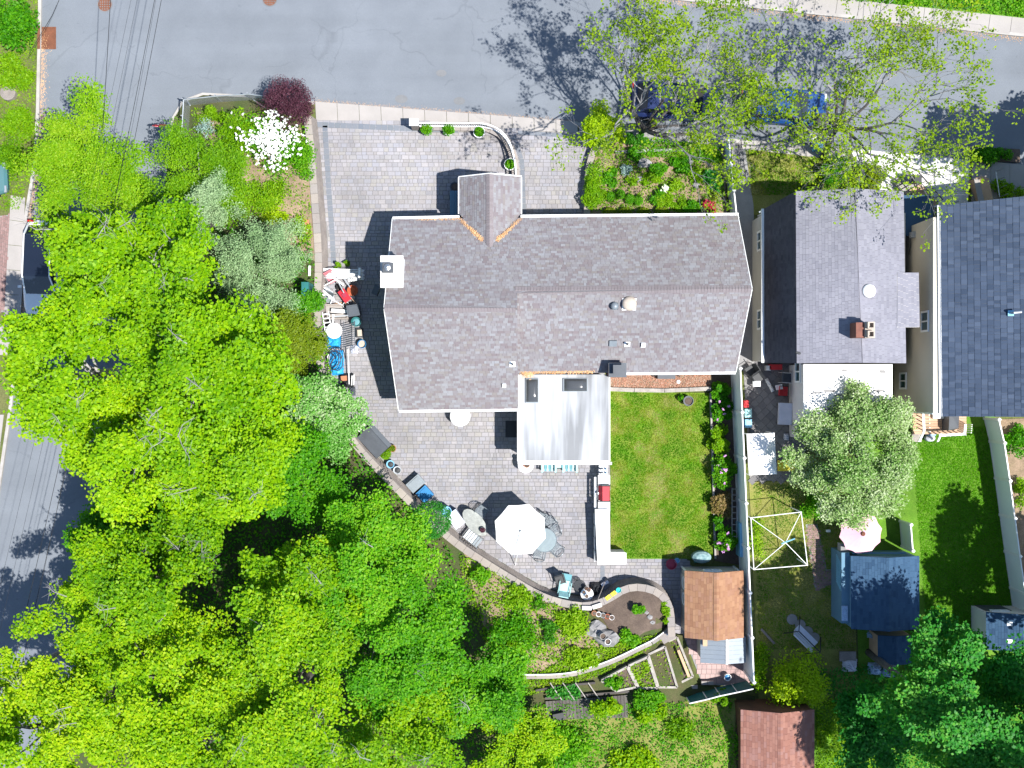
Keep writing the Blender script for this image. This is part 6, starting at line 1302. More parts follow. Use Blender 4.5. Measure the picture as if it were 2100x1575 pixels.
# junk along the left wall
t = thing('picket_fence', 'white picket fence section lying across the wall end', 'fence', P(692, 560, .6), -.04)
for i in range(9): MB().box((0.05, .18 - i * .055, .25 - i * .03), (2.7 - .1 * (i % 3), .035, .02), rz=-.02 * (i % 4)).o('picket', 'white_paint', t)
for s in (-1.3, 1.2): MB().box((s, 0, .05), (.1, .5, 1.3)).o('post', 'white_paint', t)
for i in range(4): MB().box((1.0 - i * .12, -.3 - i * .02, .2), (.09, .14, .09), rz=.4).o('rail_end', 'white_paint', t)
def patio_chair(name, lab, x, y, rz, mt, fr='galv', z=ZP, group=None):
    t = thing(name, lab, 'chair', P(x, y, z), rz, group=group)
    MB().box((0, 0, .42), (.46, .46, .04)).o('seat', mt, t); MB().box((0, .26, .72), (.46, .04, .56), rx=-.22).o('backrest', mt, t)
    for sx in (-.25, .25):
        MB().tube([(sx, .26, .66), (sx, -.22, .64), (sx, -.24, 0)], .016, 5).o('armrest', fr, t); MB().tube([(sx, .24, .44), (sx * 1.05, .32, 0)], .016, 5).o('leg', fr, t)
    return t
patio_chair('folding_chair', 'pink and white folding chair behind the white picket panel', 683, 572, .5, 'pink_plastic')
patio_chair('folding_chair', 'tangled metal folding chair frame beside the retaining wall', 668, 596, .9, 'galv')
patio_chair('folding_chair', 'grey folding chair leaning against the wall below the metal one', 676, 612, -.4, 'cast_metal')
t = thing('wheelbarrow', 'red tray wheelbarrow among the clutter', 'wheelbarrow', P(709, 607, ZP), 2.2)
MB().hexa([(-.22, -.15, .3), (.22, -.14, .3), (.22, .14, .3), (-.22, .15, .3)], [(-.36, -.2, .52), (.32, -.19, .52), (.32, .19, .52), (-.36, .2, .52)]).o('tray', 'red_paint', t); MB().box((.0, 0, .55), (.22, .2, .06)).o('load', 'red_plastic', t)
for s in (-.25, .25): MB().tube([(.5, s * .4, .2), (-.9, s, .5)], .02, 5).o('handle', 'wood_plank', t)
MB().lathe((.55, 0, .0), [(.16, .1), (.18, .16), (.16, .22), (0, .22)], 12).o('wheel', 'tyre', t)
pot('clay_pot', 'large overturned orange clay pot among the clutter', 725, 597, 10.5, .4, 'orange_clay', cat='pot', soil='orange_clay')
bin_('bucket', 'white bucket between wheelbarrow and dark grill', 712, 627, 6.5, .4, 'white_plastic')
bin_('bowl', 'small white bowl beside the clay pot', 724, 610, 4, .12, 'white_plastic', inside=None, cat='bowl')
boxy('covered_grill', 'small dark covered grill among the clutter', 729, 639, 24, 22, .85, 'slate_lid', .15, cat='grill', lid='grey_plastic')
pot('green_planter', 'round green planter tub below the small grill', 733, 661, 9.5, .55, 'teal', cat='planter', soil='aqua_dark')
boxy('seed_tray', 'black tray with a pinkish bag in it', 738, 683, 14, 19, .22, 'black_plastic', .05, cat='tray'); boxy('paper_bag', 'pinkish bag lying in the black tray', 738, 683, 9, 13, .1, 'flue', .05, z=.27, cat='bag')
bin_('bucket', 'blue bucket full of rags', 744, 706, 8.5, .4, 'blue_plastic', inside='flue')
boxy('plank', 'long white plank across the timber frame', 697, 638, 34, 7, .1, 'white_paint', -.08, z=.4, cat='plank')
t = thing('timber_frame', 'low timber frame bed behind the grill clutter', 'frame', P(690, 640, ZP))
for (x, y, w, d) in ((0, .35, 1.3, .08), (0, -.35, 1.3, .08), (-.6, 0, .08, .62), (.6, 0, .08, .62)): MB().box((x, y, .16), (w, d, .3)).o('board', 'wood_grey', t)
MB().box((0, 0, .1), (1.1, .6, .12)).o('soil', 'concrete', t)
t = thing('ladder', 'white step ladder lying on the wall', 'ladder', P(673, 662, .5), .15)
for s in (-.16, .16): MB().box((s, 0, .35), (.04, 1.1, .05)).o('rail', 'white_plastic', t)
for i in range(5): MB().box((0, -.45 + i * .22, .35), (.3, .05, .03)).o('rung', 'white_plastic', t)
def tarp(name, lab, x, y, w, d, h, mt, seed, rz=0, cat='tarp'):
    rr = random.Random(seed); m = MB(); n, k = 9, 13; w, d = w / 40, d / 40
    for i in range(n):
        for j in range(k):
            u, v = -1 + 2 * i / (n - 1), -1 + 2 * j / (k - 1); e = max(0, 1 - abs(u) ** 3) * max(0, 1 - abs(v) ** 4)
            xx, yy = rot2(u * w / 2 * (1 + rr.uniform(-.1, .1)), v * d / 2, rz); c = P(x, y, 0); m.v.append((c.x + xx, c.y + yy, ZP + .01 + h * e * rr.uniform(.65, 1.1)))
    m.f = [(i * k + j, (i + 1) * k + j, (i + 1) * k + j + 1, i * k + j + 1) for i in range(n - 1) for j in range(k - 1)]
    return m.top(name, mt, lab, cat)
tarp('blue_tarp', 'crumpled bright blue tarp under the round white table', 684, 693, 30, 44, .55, 'sky_blue', 3)
tarp('blue_tarp', 'crumpled bright blue tarp under the black hose', 690, 744, 30, 52, .45, 'sky_blue', 4)
round_table('round_table', 'upturned round white table on the blue tarp', 691, 680, 16, .95, 'white_plastic'); MB().lathe(P(692, 681, .975), [(.12, 0), (.14, .05), (.10, .06), (0, .02)], 16).top('white_bowl', 'white_plastic', 'white bowl on the upturned white table', 'bowl')
t = thing('garden_hose', 'coil of black hose on the blue tarp', 'hose', P(690, 737, ZP))
hr = random.Random(5); hp_ = [(.5 * math.cos(a) * (1 - .012 * i) + hr.uniform(-.06, .06), .62 * math.sin(a) * (1 - .01 * i) + hr.uniform(-.06, .06), .52 + .012 * i) for i, a in enumerate([k * .5 for k in range(46)])]
MB().tube(smooth(hp_, 2), .024, 5).o('hose', 'iron', t)
MB().tube(smooth([(-.15, .3, .6), (.0, .1, .66), (-.2, -.25, .62), (-.25, -.8, .4)], 4), .035, 6).o('hose_end', 'iron', t)
t = thing('wire_mesh_sheet', 'dark wire mesh sheet leaning by the tarp', 'wire mesh', P(719, 692, ZP))
for i in range(12): MB().beam((-.27, -.62 + i * .11, .5), (.27, -.5 + i * .11, .56), .035, .015).o('wire_bar', 'grey_plastic', t)
for s in (-.28, .28): MB().beam((s, -.7, .5), (s, .8, .53), .03, .03).o('edge', 'grey_plastic', t)
for (x0_, y0_, x1_, y1_, lb) in ((714, 715, 716, 788, 'long white pipe beside the black hose'), (722, 770, 721, 790, 'short white pipe nearest the dark bags'), (726, 768, 725, 789, 'short white pipe nearest the paving')): MB().tube([P(x0_, y0_, .5), P(x1_, y1_, .4)], .028, 6).top('white_pipe', 'white_plastic', lb, 'pipe')
tarp('dark_bag', 'dark rubbish bags at the end of the clutter', 712, 780, 26, 30, .4, 'black_plastic', 7, cat='bag'); tarp('dark_bag', 'small grey bag by the white pipes', 722, 802, 14, 18, .3, 'grey_plastic', 8, cat='bag')
tarp('rag_pile', 'grey and white rags beside the mesh panel', 727, 716, 16, 18, .22, 'cloth_pale', 9, cat='rags')
boxy('white_cabinet', 'white board behind the blue tarp', 672, 745, 12, 60, .5, 'siding_pale', 0, cat='board')
boxy('terracotta_box', 'brown box among the dark bags', 708, 776, 12, 10, .5, 'terracotta', .1, cat='box')
MB().box(P(631, 610, 1.9), (.35, 1.4, 1.5)).top('compost_screen', 'teal', 'dark teal mesh screen on the garden side of the wall', 'screen')
for i, (x, y) in enumerate(((693, 538), (712, 534))): shrub('wall_plant', ['small green plant in the shadow of the picket panel', 'yellow green plant in the shadow of the picket panel'][i], x, y + 6, 8, .7, 'leaf_fine', 530 + i, n=260, ls=.09, zb=.02, cat='plant')
MB().box(P(628, 465, 1.3), (.3, .7, .1)).top('brick_stack', 'terracotta', 'stack of red bricks behind the wall cap', 'bricks')
cr_ = random.Random(77)
JL = ['white slat lying on the pink folding chair', 'white slat crossing towards the clay pot', 'grey tube leaning on the wall cap', 'white slat below the picket section', 'thin grey rod beside the folding chairs', 'short white slat near the wheelbarrow', 'pale stick across the wall cap', 'grey rod by the white bucket', 'white batten beside the step ladder', 'thin white rod by the timber frame']
for i, (x, y, a, L_) in enumerate(((690, 574, -.6, .9), (712, 580, -1.0, .6), (663, 590, -.5, 1.1), (676, 580, .5, 1.0), (672, 604, -.7, .9), (700, 590, -1.1, .6), (656, 606, .2, .7), (688, 618, -.5, .8), (683, 657, 1.5, .6), (700, 648, .1, .7))):
    o_ = MB().box((0, 0, 0), (L_, .05 if i % 2 else .09, .03)).top('wood_stick', ('white_paint', 'galv', 'white_paint', 'siding_pale')[i % 4], JL[i], 'stick', group='loose sticks in the clutter'); o_.location = P(x, y, .55 + .05 * i); o_.rotation_euler = (0, 0, a)
boxy('cardboard_sheet', 'tan board lying below the folding chairs', 688, 627, 30, 10, .06, 'tan_wood', .15, z=.1, cat='board')
tarp('rag_pile', 'pale rags heaped beside the picket section', 722, 566, 30, 12, .4, 'cloth_pale', 61, -.3, cat='rags'); tarp('rag_pile', 'grey rags heaped by the folding chairs', 661, 604, 16, 24, .5, 'cast_metal', 62, .4, cat='rags')
# the seating near the curl of the wall
t = thing('lounge_chair', 'aqua sling lounge chair near the curving wall', 'chair', P(1158, 1198, ZP), 2.95)
MB().box((0, .05, .38), (.5, .62, .04)).o('seat', 'aqua', t); MB().box((0, -.42, .30), (.52, .34, .05)).o('foot_cushion', 'aqua_dark', t); MB().box((0, .42, .66), (.5, .05, .55), rx=-.35).o('backrest', 'aqua', t)
for sx in (-.3, .3): MB().tube([(sx, .5, .62), (sx, -.2, .58), (sx, -.35, 0)], .02, 5).o('armrest', 'aqua', t); MB().tube([(sx, .4, .4), (sx, .55, 0)], .02, 5).o('leg', 'aqua', t)
patio_chair('folding_chair', 'black metal chair behind the aqua lounge chair', 1148, 1186, .3, 'iron', 'iron')
t = thing('mesh_table', 'round black mesh side table', 'table', P(1187, 1198, ZP)); m = MB()
for i in range(-5, 6):
    w_ = math.sqrt(max(0, .29 ** 2 - (i * .055) ** 2)); m.box((0, i * .055, .5), (2 * w_, .022, .012)); m.box((i * .055, 0, .512), (.022, 2 * w_, .012))
m.o('mesh_top', 'iron', t); MB().tube([(.3 * math.cos(k * .349), .3 * math.sin(k * .349), .5) for k in range(18)], .02, 5, True).o('rim', 'iron', t)
for k in range(3): MB().tube([(.25 * math.cos(k * 2.09), .25 * math.sin(k * 2.09), .5), (.3 * math.cos(k * 2.09), .3 * math.sin(k * 2.09), 0)], .016, 5).o('leg', 'iron', t)
round_table('round_table', 'round white table holding pots beside the curving wall', 1202, 1213, 13, .72, 'white_plastic')
for (x, y, mt, lb) in ((1202, 1206, 'slate_lid', 'grey bowl on the white table by the wall'), (1197, 1214, 'blue_plastic', 'blue bowl on the white table by the wall'), (1207, 1209, 'terracotta', 'brown cup on the white table by the wall'), (1203, 1222, 'white_plastic', 'white rimmed pot on the white table by the wall')): bin_('table_pot', lb, x, y, 4.2, .12, mt, z=.78, cat='pot')
tarp('rubbish_bag', 'glossy black rubbish bag beside the wall', 1221, 1206, 22, 26, .55, 'black_plastic', 12, cat='bag')
MB().tube([P(1244, 1185, .1), P(1225, 1232, 1.25)], .018, 5).top('broom', 'wood_grey', 'broom leaning on the curving wall', 'broom')
boxy('gloves', 'pink and dark cloth by the broom', 1240, 1195, 16, 6, .25, 'cloth_pale', .5, cat='cloth')
for i, (x, y) in enumerate(((1247, 1225), (1258, 1217))): boxy('sponge_block', ['yellow block on the wall cap nearer the broom', 'yellow block on the wall cap nearer the teal pail'][i], x, y, 11, 8, .06, 'yellow_cloth', .65, z=1.22, cat='block')
bin_('teal_pail', 'small bright teal pail on the wall cap', 1268, 1209, 5, .2, 'teal_fabric', z=1.22, inside='teal_fabric', cat='pail')
for i, (x, y, a) in enumerate(((1203, 1246, -.03), (1224, 1242, .3))): boxy('planter_box', ['left white rimmed planter box on the wall', 'right white rimmed planter box on the wall'][i], x, y, 19, 8, .16, 'siding_pale', a, z=1.22, cat='planter')
for i in range(5): pot('clay_pot', ['orange pot nearest the planter boxes', 'white pot second in the row of small pots', 'grey pot in the middle of the small pots', 'brown pot fourth in the row of small pots', 'pale pot last in the row of small pots'][i], 1218 + i * 9, 1256 + i * 2.2, 5, .22, ('terracotta', 'white_plastic', 'cast_metal', 'orange_clay', 'siding_pale')[i], z=1.16, cat='pot')
for i, (x, y) in enumerate(((1236, 1303), (1246, 1314))): bin_('stone_urn', ['upper stone urn on the grey boulder', 'lower white urn on the grey boulder'][i], x, y, 6, .25, ('concrete', 'white_plastic')[i], z=1.7, cat='urn')
# lawn and shed things
pot('bird_bath', 'dark stone urn with a little plant on the lawn', 1409, 822, 10, .5, 'slate_lid', cat='urn', z=.03, seed=6)
shrub('lawn_plant', 'small dark plant beside the lawn urn', 1397, 815, 7, .5, 'leaf_green', 540, n=260, ls=.08, zb=.03, cat='plant')
bin_('red_tub', 'red plastic tub beside the shed', 1375, 1155, 10.5, .4, 'red_plastic', inside='red_plastic', cat='tub'); bin_('pail', 'small pale pail beside the red tub', 1387, 1148, 5, .3, 'pale_blue', inside='pale_blue', cat='pail')
t = thing('patterned_armchair', 'patterned cushioned armchair standing against the shed', 'armchair', P(1434, 1138, ZP))
MB().lathe((0, 0, .35), [(.42, 0), (.5, .15), (.48, .5), (.3, .62), (0, .64)], 16, 1, .62).o('cushion', 'quilt', t); MB().box((0, -.12, .25), (.6, .45, .25)).o('seat', 'teal', t)
for sx in (-.3, .3): MB().tube([(sx, -.2, .2), (sx, -.25, 0)], .02, 5).o('leg', 'iron', t)
MB().box((0, 0, 0), (.16, 1.7, 1.1)).top('leaning_board', 'pale_blue', 'pale board leaning on the vinyl fence by the shed', 'board').location = P(1512, 1102, .05)
t = thing('bench_edging', 'white painted timber edging along the bark bed', 'edging', P(1350, 800, .03))
for i, (a, b) in enumerate((((1250, 798), (1300, 800)), ((1301, 800), (1362, 801)), ((1363, 801), (1412, 799)), ((1413, 799), (1458, 797)))): MB().beam(P(*a, .12), P(*b, .12), .2, .2).o('timber', 'timber_pale', t, True)
t = thing('garden_statue_row', 'dark folded furniture in the bark bed below the eave', 'furniture', P(1365, 770, .05)); MB().box((0, 0, .2), (.9, .35, .35)).o('cover', 'slate_lid', t); MB().tube([(-.7, -.05, .1), (-.4, .1, .4)], .025, 5).tube([(.7, -.05, .1), (.4, .1, .4)], .025, 5).o('frame', 'iron', t)
MB().lathe(P(1391, 783, .06), [(.08, 0), (.1, .06), (0, .12)], 8).top('garden_lamp', 'white_plastic', 'white garden globe in the bark bed', 'lamp')
# raised boxes, edging and plank deck in the lower garden
def hz1(x, y): return float(hill_z([XY(x, y, 1.0)])[0])
bxs = [[(1232, 1391), (1284, 1363), (1304, 1404), (1262, 1412)], [(1287, 1361), (1326, 1343), (1346, 1406), (1308, 1406)], [(1329, 1341), (1363, 1325), (1388, 1408), (1350, 1408)], [(1366, 1323), (1391, 1311), (1424, 1392), (1392, 1408)]]
for i, b in enumerate(bxs):
    zb_ = min(hz1(*p) for p in b); t = thing('raised_bed', ['raised garden box with the tall plant at the low corner', 'raised garden box with green seedlings beside the tall plant', 'raised garden box of bare brown soil', 'narrow raised garden box beside the pink paving'][i], 'raised bed', P(b[0][0], b[0][1], zb_), group='raised garden boxes')
    for p, q in zip(b, b[1:] + b[:1]): MB().beam(P(*p, 1.0) + Vector((0, 0, zb_ + .24 - 1.0)), P(*q, 1.0) + Vector((0, 0, zb_ + .24 - 1.0)), .11, .30).o('board', 'timber_pale', t, True)
    MB().prism([XY(*p, 1.0) for p in b], zb_ + .05, zb_ + .26).o('soil', 'soil', t, True)
    cover('seedlings', ['sparse seedlings in the first raised box', 'dense seedlings in the second raised box', 'sparse seedlings in the bare raised box', 'weeds in the narrow raised box'][i], b, 1.0, 'leaf_fine', 560 + i, (200, 900, 220, 240)[i], .11, .15, zf=lambda q, z=zb_: np.full(len(q), z + .26))
MB().beam(P(1391, 1333, .9), P(1413, 1388, .7), .14, .05).top('loose_plank', 'tan_wood', 'tan plank lying in the narrow raised box', 'plank')
t = thing('capped_edging', 'long curved low wall with white pipe along its top', 'edging', P(1250, 1355, 1.0))
ep = smooth([(*p, 0) for p in ((1060, 1384), (1150, 1382), (1205, 1370), (1260, 1350), (1320, 1322), (1368, 1300))], 4); m = MB(); mw = MB()
for a, b in zip(ep[:-1], ep[1:]):
    za, zb_ = hz1(a.x, a.y), hz1(b.x, b.y); A, B = P(a.x, a.y, 1.0), P(b.x, b.y, 1.0); A.z = za + .1; B.z = zb_ + .1; m.beam(A, B, .24, .26); A2, B2 = A + Vector((.0, .1, .15)), B + Vector((0, .1, .15)); mw.beam(A2, B2, .05, .05)
m.o('edge_blocks', 'wall_cap', t, True); mw.o('white_pipe', 'white_plastic', t, True)
MB().prism([XY(*p, .9) for p in ((1352, 1305), (1374, 1285), (1386, 1308), (1362, 1322))], .3, hz1(1360, 1300) + .25).top('paved_landing', 'wall_cap', 'tan slab landing at the end of the capped edging', 'slab')
t = thing('statue', 'small white cross-shaped ornament on the tan landing', 'ornament', P(1371, 1298, hz1(1371, 1298) + .25)); MB().box((0, 0, .25), (.06, .06, .5)).o('upright', 'white_plastic', t); MB().box((0, 0, .38), (.32, .06, .06)).o('arm', 'white_plastic', t)
t = thing('plank_deck', 'dark weathered plank deck at the bottom of the garden', 'deck', P(1200, 1450, 1.0))
for i in range(24):
    x = 1122 + i * 7.0; y0_, y1_ = 1438 - i * .55, 1476 - i * .2; MB().beam(P(x, y0_, 1.25), P(x + 2, y1_, 1.25), .155, .04).o('plank', 'wood_dark', t, True)
MB().beam(P(1118, 1432, 1.3), P(1290, 1418, 1.3), .12, .12).o('edge_beam', 'wood_dark', t, True)
m = MB(); sweep(m, px([(1098, 1412), (1150, 1402), (1220, 1396)], 1.1), 0, .1, 1.0, 1.35); m.top('plank_edging', 'wood_dark', 'dark timber edging above the striped plants', 'edging')
for i in range(4): MB().beam(P(1128 + i * 26, 1400, 1.5), P(1152 + i * 26, 1435, 1.5), .05, .04).top('lattice_strip', 'timber_pale', ['leftmost pale strip over the striped plants', 'second pale strip over the striped plants', 'third pale strip over the striped plants', 'rightmost pale strip over the striped plants'][i], 'strip', group='pale strips over the striped plants')
boxy('dark_clutter', 'black and white clutter beside the plank deck', 1145, 1466, 22, 14, .4, 'black_plastic', .2, z=1.2, cat='crate')
bin_('bucket', 'blue and white bucket behind the shed lean-to', 1490, 1386, 7, .35, 'white_plastic', inside='blue_plastic')
for i in range(5): MB().box(P(1398 + i * 13 if i < 3 else 1405 + i * 13, 1408 - (i > 2) * 8, .2), (.3, .18, .2)).top('cinder_block', 'concrete', ['leftmost pale cinder block by the screen fence', 'second pale cinder block by the screen fence', 'third pale cinder block by the screen fence', 'fourth pale cinder block nearer the lean-to', 'fifth pale cinder block nearest the lean-to'][i], 'block', group='cinder blocks by the screen fence')

# ------------------------------------------------------------------ neighbour yard
t = thing('gazebo_frame', 'bare white gazebo frame on the neighbour lawn', 'gazebo', P(1598, 1108, 0)); z = 2.2
cs = [(1540, 1062), (1643, 1050), (1656, 1159), (1546, 1168)]; C = [P(*p, z) for p in cs]; ap = P(1611, 1113, 2.8)
for a, b in zip(C, C[1:] + C[:1]): MB().tube([a, b], .022, 6).o('beam', 'white_paint', t, True)
for a in C: MB().tube([a, ap], .017, 6).o('rafter', 'white_paint', t, True); MB().tube([a, (a.x, a.y, 0)], .028, 6).o('post', 'white_paint', t, True)
MB().tube([ap + Vector((-.2, -.05, 0)), ap + Vector((.45, .2, 0))], .03, 5).o('apex_bar', 'pale_blue', t, True)
uc = P(1768, 1094, 2.2); t = thing('parasol', 'pale pink parasol beside the blossomed tree', 'parasol', (uc.x, uc.y, 0)); m = MB(); rim = [(1.08 * math.cos(k * .628 + .2), 1.08 * math.sin(k * .628 + .2), 1.95) for k in range(10)]
for k in range(10):
    a, b, tp = Vector(rim[k]), Vector(rim[(k + 1) % 10]), Vector((0, 0, 2.4)); md = (a + b) / 2 * .95; md.z = 1.99; m.add([a, md, b, tp], [(0, 1, 3), (1, 2, 3)])
m.o('canopy', 'canvas_pink', t)
for k in range(10): MB().tube([(0, 0, 2.37), (rim[k][0], rim[k][1], 1.94)], .01, 4).o('rib', 'white_plastic', t)
MB().tube([(0, 0, 0), (0, 0, 2.45)], .022, 7).o('pole', 'white_plastic', t); MB().lathe((0, 0, 2.38), [(.12, 0), (.1, .06), (0, .08)], 8).o('finial', 'rust', t); MB().lathe((0, 0, 0), [(.25, 0), (.25, .08), (0, .1)], 12).o('base', 'cast_metal', t)
t = thing('canopy_tent', 'white pop-up canopy standing against the vinyl fence', 'canopy', P(1562, 932, 0)); cs = [P(1532, 890, 2.0), P(1588, 888, 2.0), P(1593, 972, 2.0), P(1537, 974, 2.0)]; ce = sum(cs, Vector()) / 4; ce.z = 2.45; m = MB()
m.add(cs + [ce], [(0, 3, 4), (3, 2, 4), (2, 1, 4), (1, 0, 4)]); m.o('canopy', 'canvas', t, True)
for a, b in zip(cs, cs[1:] + cs[:1]): MB().beam(a + Vector((0, 0, -.08)), b + Vector((0, 0, -.08)), .012, .16).o('valance', 'canvas', t, True)
for a in cs: MB().tube([a, (a.x, a.y, 0)], .022, 5).o('leg', 'white_plastic', t, True)
def rect_table(name, lab, x, y, w, d, h, mt, rz=0, leg='iron', z=.02):
    t = thing(name, lab, 'table', P(x, y, z), rz); w, d = w / 40, d / 40; m = MB(); k = 7
    MB().box((0, 0, h), (w, d, .04)).o('table_top', mt, t)
    for sx in (-1, 1):
        for sy in (-1, 1): MB().box((sx * w * .45, sy * d * .43, h / 2), (.04, .04, h)).o('leg', leg, t)
        MB().box((sx * (w / 2 + .01), 0, h - .1), (.012, d, .2)).o('cloth_drop', mt, t)
    return t
rect_table('picnic_table', 'table under a yellow patterned cloth by the canopy', 1607, 953, 33, 22, .72, 'yellow_cloth'); rect_table('patio_table', 'table under a pale patterned cloth by the extension', 1604, 848, 26, 44, .72, 'cloth_pale', -.04)
patio_chair('patio_chair', 'red cushioned chair below the extension window', 1602, 802, 1.5, 'red_fabric', 'iron', .02); boxy('folded_chair', 'white folded seat on the red chair', 1597, 794, 14, 10, .1, 'white_plastic', .2, z=.52, cat='seat'); patio_chair('patio_chair', 'white framed chair beside the extension wall', 1609, 775, 1.5, 'grey_plastic', 'white_plastic', .02)
boxy('red_bench', 'red cushioned bench below the grey roof edge', 1587, 753, 26, 11, .45, 'red_fabric', 0, cat='bench'); boxy('side_stool', 'white stool beside the red bench', 1572, 755, 9, 10, .45, 'white_plastic', 0, cat='stool')
patio_chair('sling_chair', 'black sling chair at the fence corner', 1536, 760, -1.0, 'black_plastic', 'iron', .02); patio_chair('sling_chair', 'black sling chair nearer the grey house wall', 1550, 775, .6, 'black_plastic', 'iron', .02); rect_table('side_table', 'small white table between the sling chairs', 1548, 787, 14, 11, .5, 'white_plastic')
boxy('cooler', 'red cooler along the vinyl fence', 1528, 828, 9, 15, .4, 'red_fabric', 0, z=.3, cat='cooler'); boxy('cooler', 'aqua and white cooler along the vinyl fence', 1531, 847, 13, 17, .45, 'aqua', 0, cat='cooler', lid='aqua'); boxy('cooler', 'blue cooler with pale lid along the vinyl fence', 1531, 868, 13, 16, .45, 'blue_plastic', 0, cat='cooler', lid='pale_blue')
boxy('dark_crate', 'dark crate beside the white canopy', 1540, 884, 8, 7, .3, 'grey_plastic', 0, cat='crate'); tarp('umbrella_cover', 'folded white umbrella lying by the red chair', 1578, 790, 7, 30, .2, 'canvas', 21, .5, cat='umbrella'); tarp('laundry_bag', 'small pale bag by the extension corner', 1612, 896, 10, 14, .3, 'cloth_pale', 22, cat='bag')
t = thing('swing_bench', 'white slatted swing bench on the shaded lawn', 'bench', P(1645, 1303, 0), -.78)
MB().box((0, .12, .5), (1.3, .36, .05)).o('seat', 'cloth_pale', t); MB().box((0, -.2, .8), (1.3, .06, .5), rx=.4).o('backrest', 'cloth_pale', t)
for s in (-.75, .75): MB().tube([(s, -.6, 0), (s, 0, 1.5), (s, .6, 0)], .03, 5).o('frame', 'iron', t)
MB().tube([(-.75, 0, 1.5), (.75, 0, 1.5)], .03, 5).o('crossbar', 'iron', t)
for i, (x, y) in enumerate(((1624, 1270), (1641, 1281), (1656, 1295), (1670, 1308))): MB().lathe(P(x, y, .014), [(.28, 0), (.27, .04), (0, .045)], 14).top('stepping_stone', 'concrete_grey', ['topmost round stepping stone by the swing bench', 'second round stepping stone by the swing bench', 'third round stepping stone by the swing bench', 'lowest round stepping stone by the swing bench'][i], 'stepping stone', group='stepping stones by the swing bench')
tarp('tarp_bundle', 'pale blue tarp bundle left of the dark trees', 1793, 1370, 28, 24, .6, 'tarp', 31, cat='bundle'); tarp('tarp_bundle', 'larger pale tarp bundle beside the tool shed', 1820, 1373, 34, 28, .7, 'tarp', 32, cat='bundle'); tarp('cloth_heap', 'white and purple cloth heap near the dark hedge', 1742, 1364, 30, 26, .4, 'cloth_pale', 33, cat='cloth'); boxy('wooden_pallet', 'grey pallet beside the cloth heap', 1737, 1345, 34, 20, .15, 'wood_grey', 0, cat='pallet')
for i, (x, y) in enumerate(((1790, 1301), (1816, 1300))): tarp('quilted_sack', ['left quilted sack behind the navy shed', 'right quilted sack behind the navy shed'][i], x, y, 24, 12, .9, 'tarp', 35 + i, cat='sack')
boxy('white_box', 'small white box on the lawn by the pink parasol', 1697, 1088, 8, 5, .2, 'white_plastic', 0, cat='box')
MB().beam(P(1561, 1290, .1), P(1588, 1320, .1), .12, .08).top('fence_rail', 'wood_grey', 'weathered rail lying on the shaded lawn', 'rail'); MB().beam(P(1502, 1523, 1.0), P(1507, 1545, 1.0), .06, .05).top('white_stick', 'white_plastic', 'white stick in the shade of the red brown outbuilding', 'stick')
for i, (x, y) in enumerate(((1677, 255), (1704, 262))): boxy('wheelie_bin', ['dark wheelie bin under the street tree', 'grey green wheelie bin under the street tree'][i], x, y, 22, 24, 1.0, ('black_plastic', 'cast_metal')[i], .1, cat='bin', lid=('black_plastic', 'cast_metal')[i])
for i, (x, y) in enumerate(((1663, 283), (1676, 302))): tarp('rubbish_bag', ['white rubbish bag beside the wheelie bins', 'pale blue rubbish bag below the wheelie bins'][i], x, y, 22, 18, .5, ('white_plastic', 'pale_blue')[i], 41 + i, cat='bag')
MB().lathe(P(1336, 257, .01), [(.2, 0), (.24, .5), (.2, .5), (.0, .42)], 12).top('planter', 'leaf_olive', 'olive green round bin on the pavement by the street tree', 'bin')
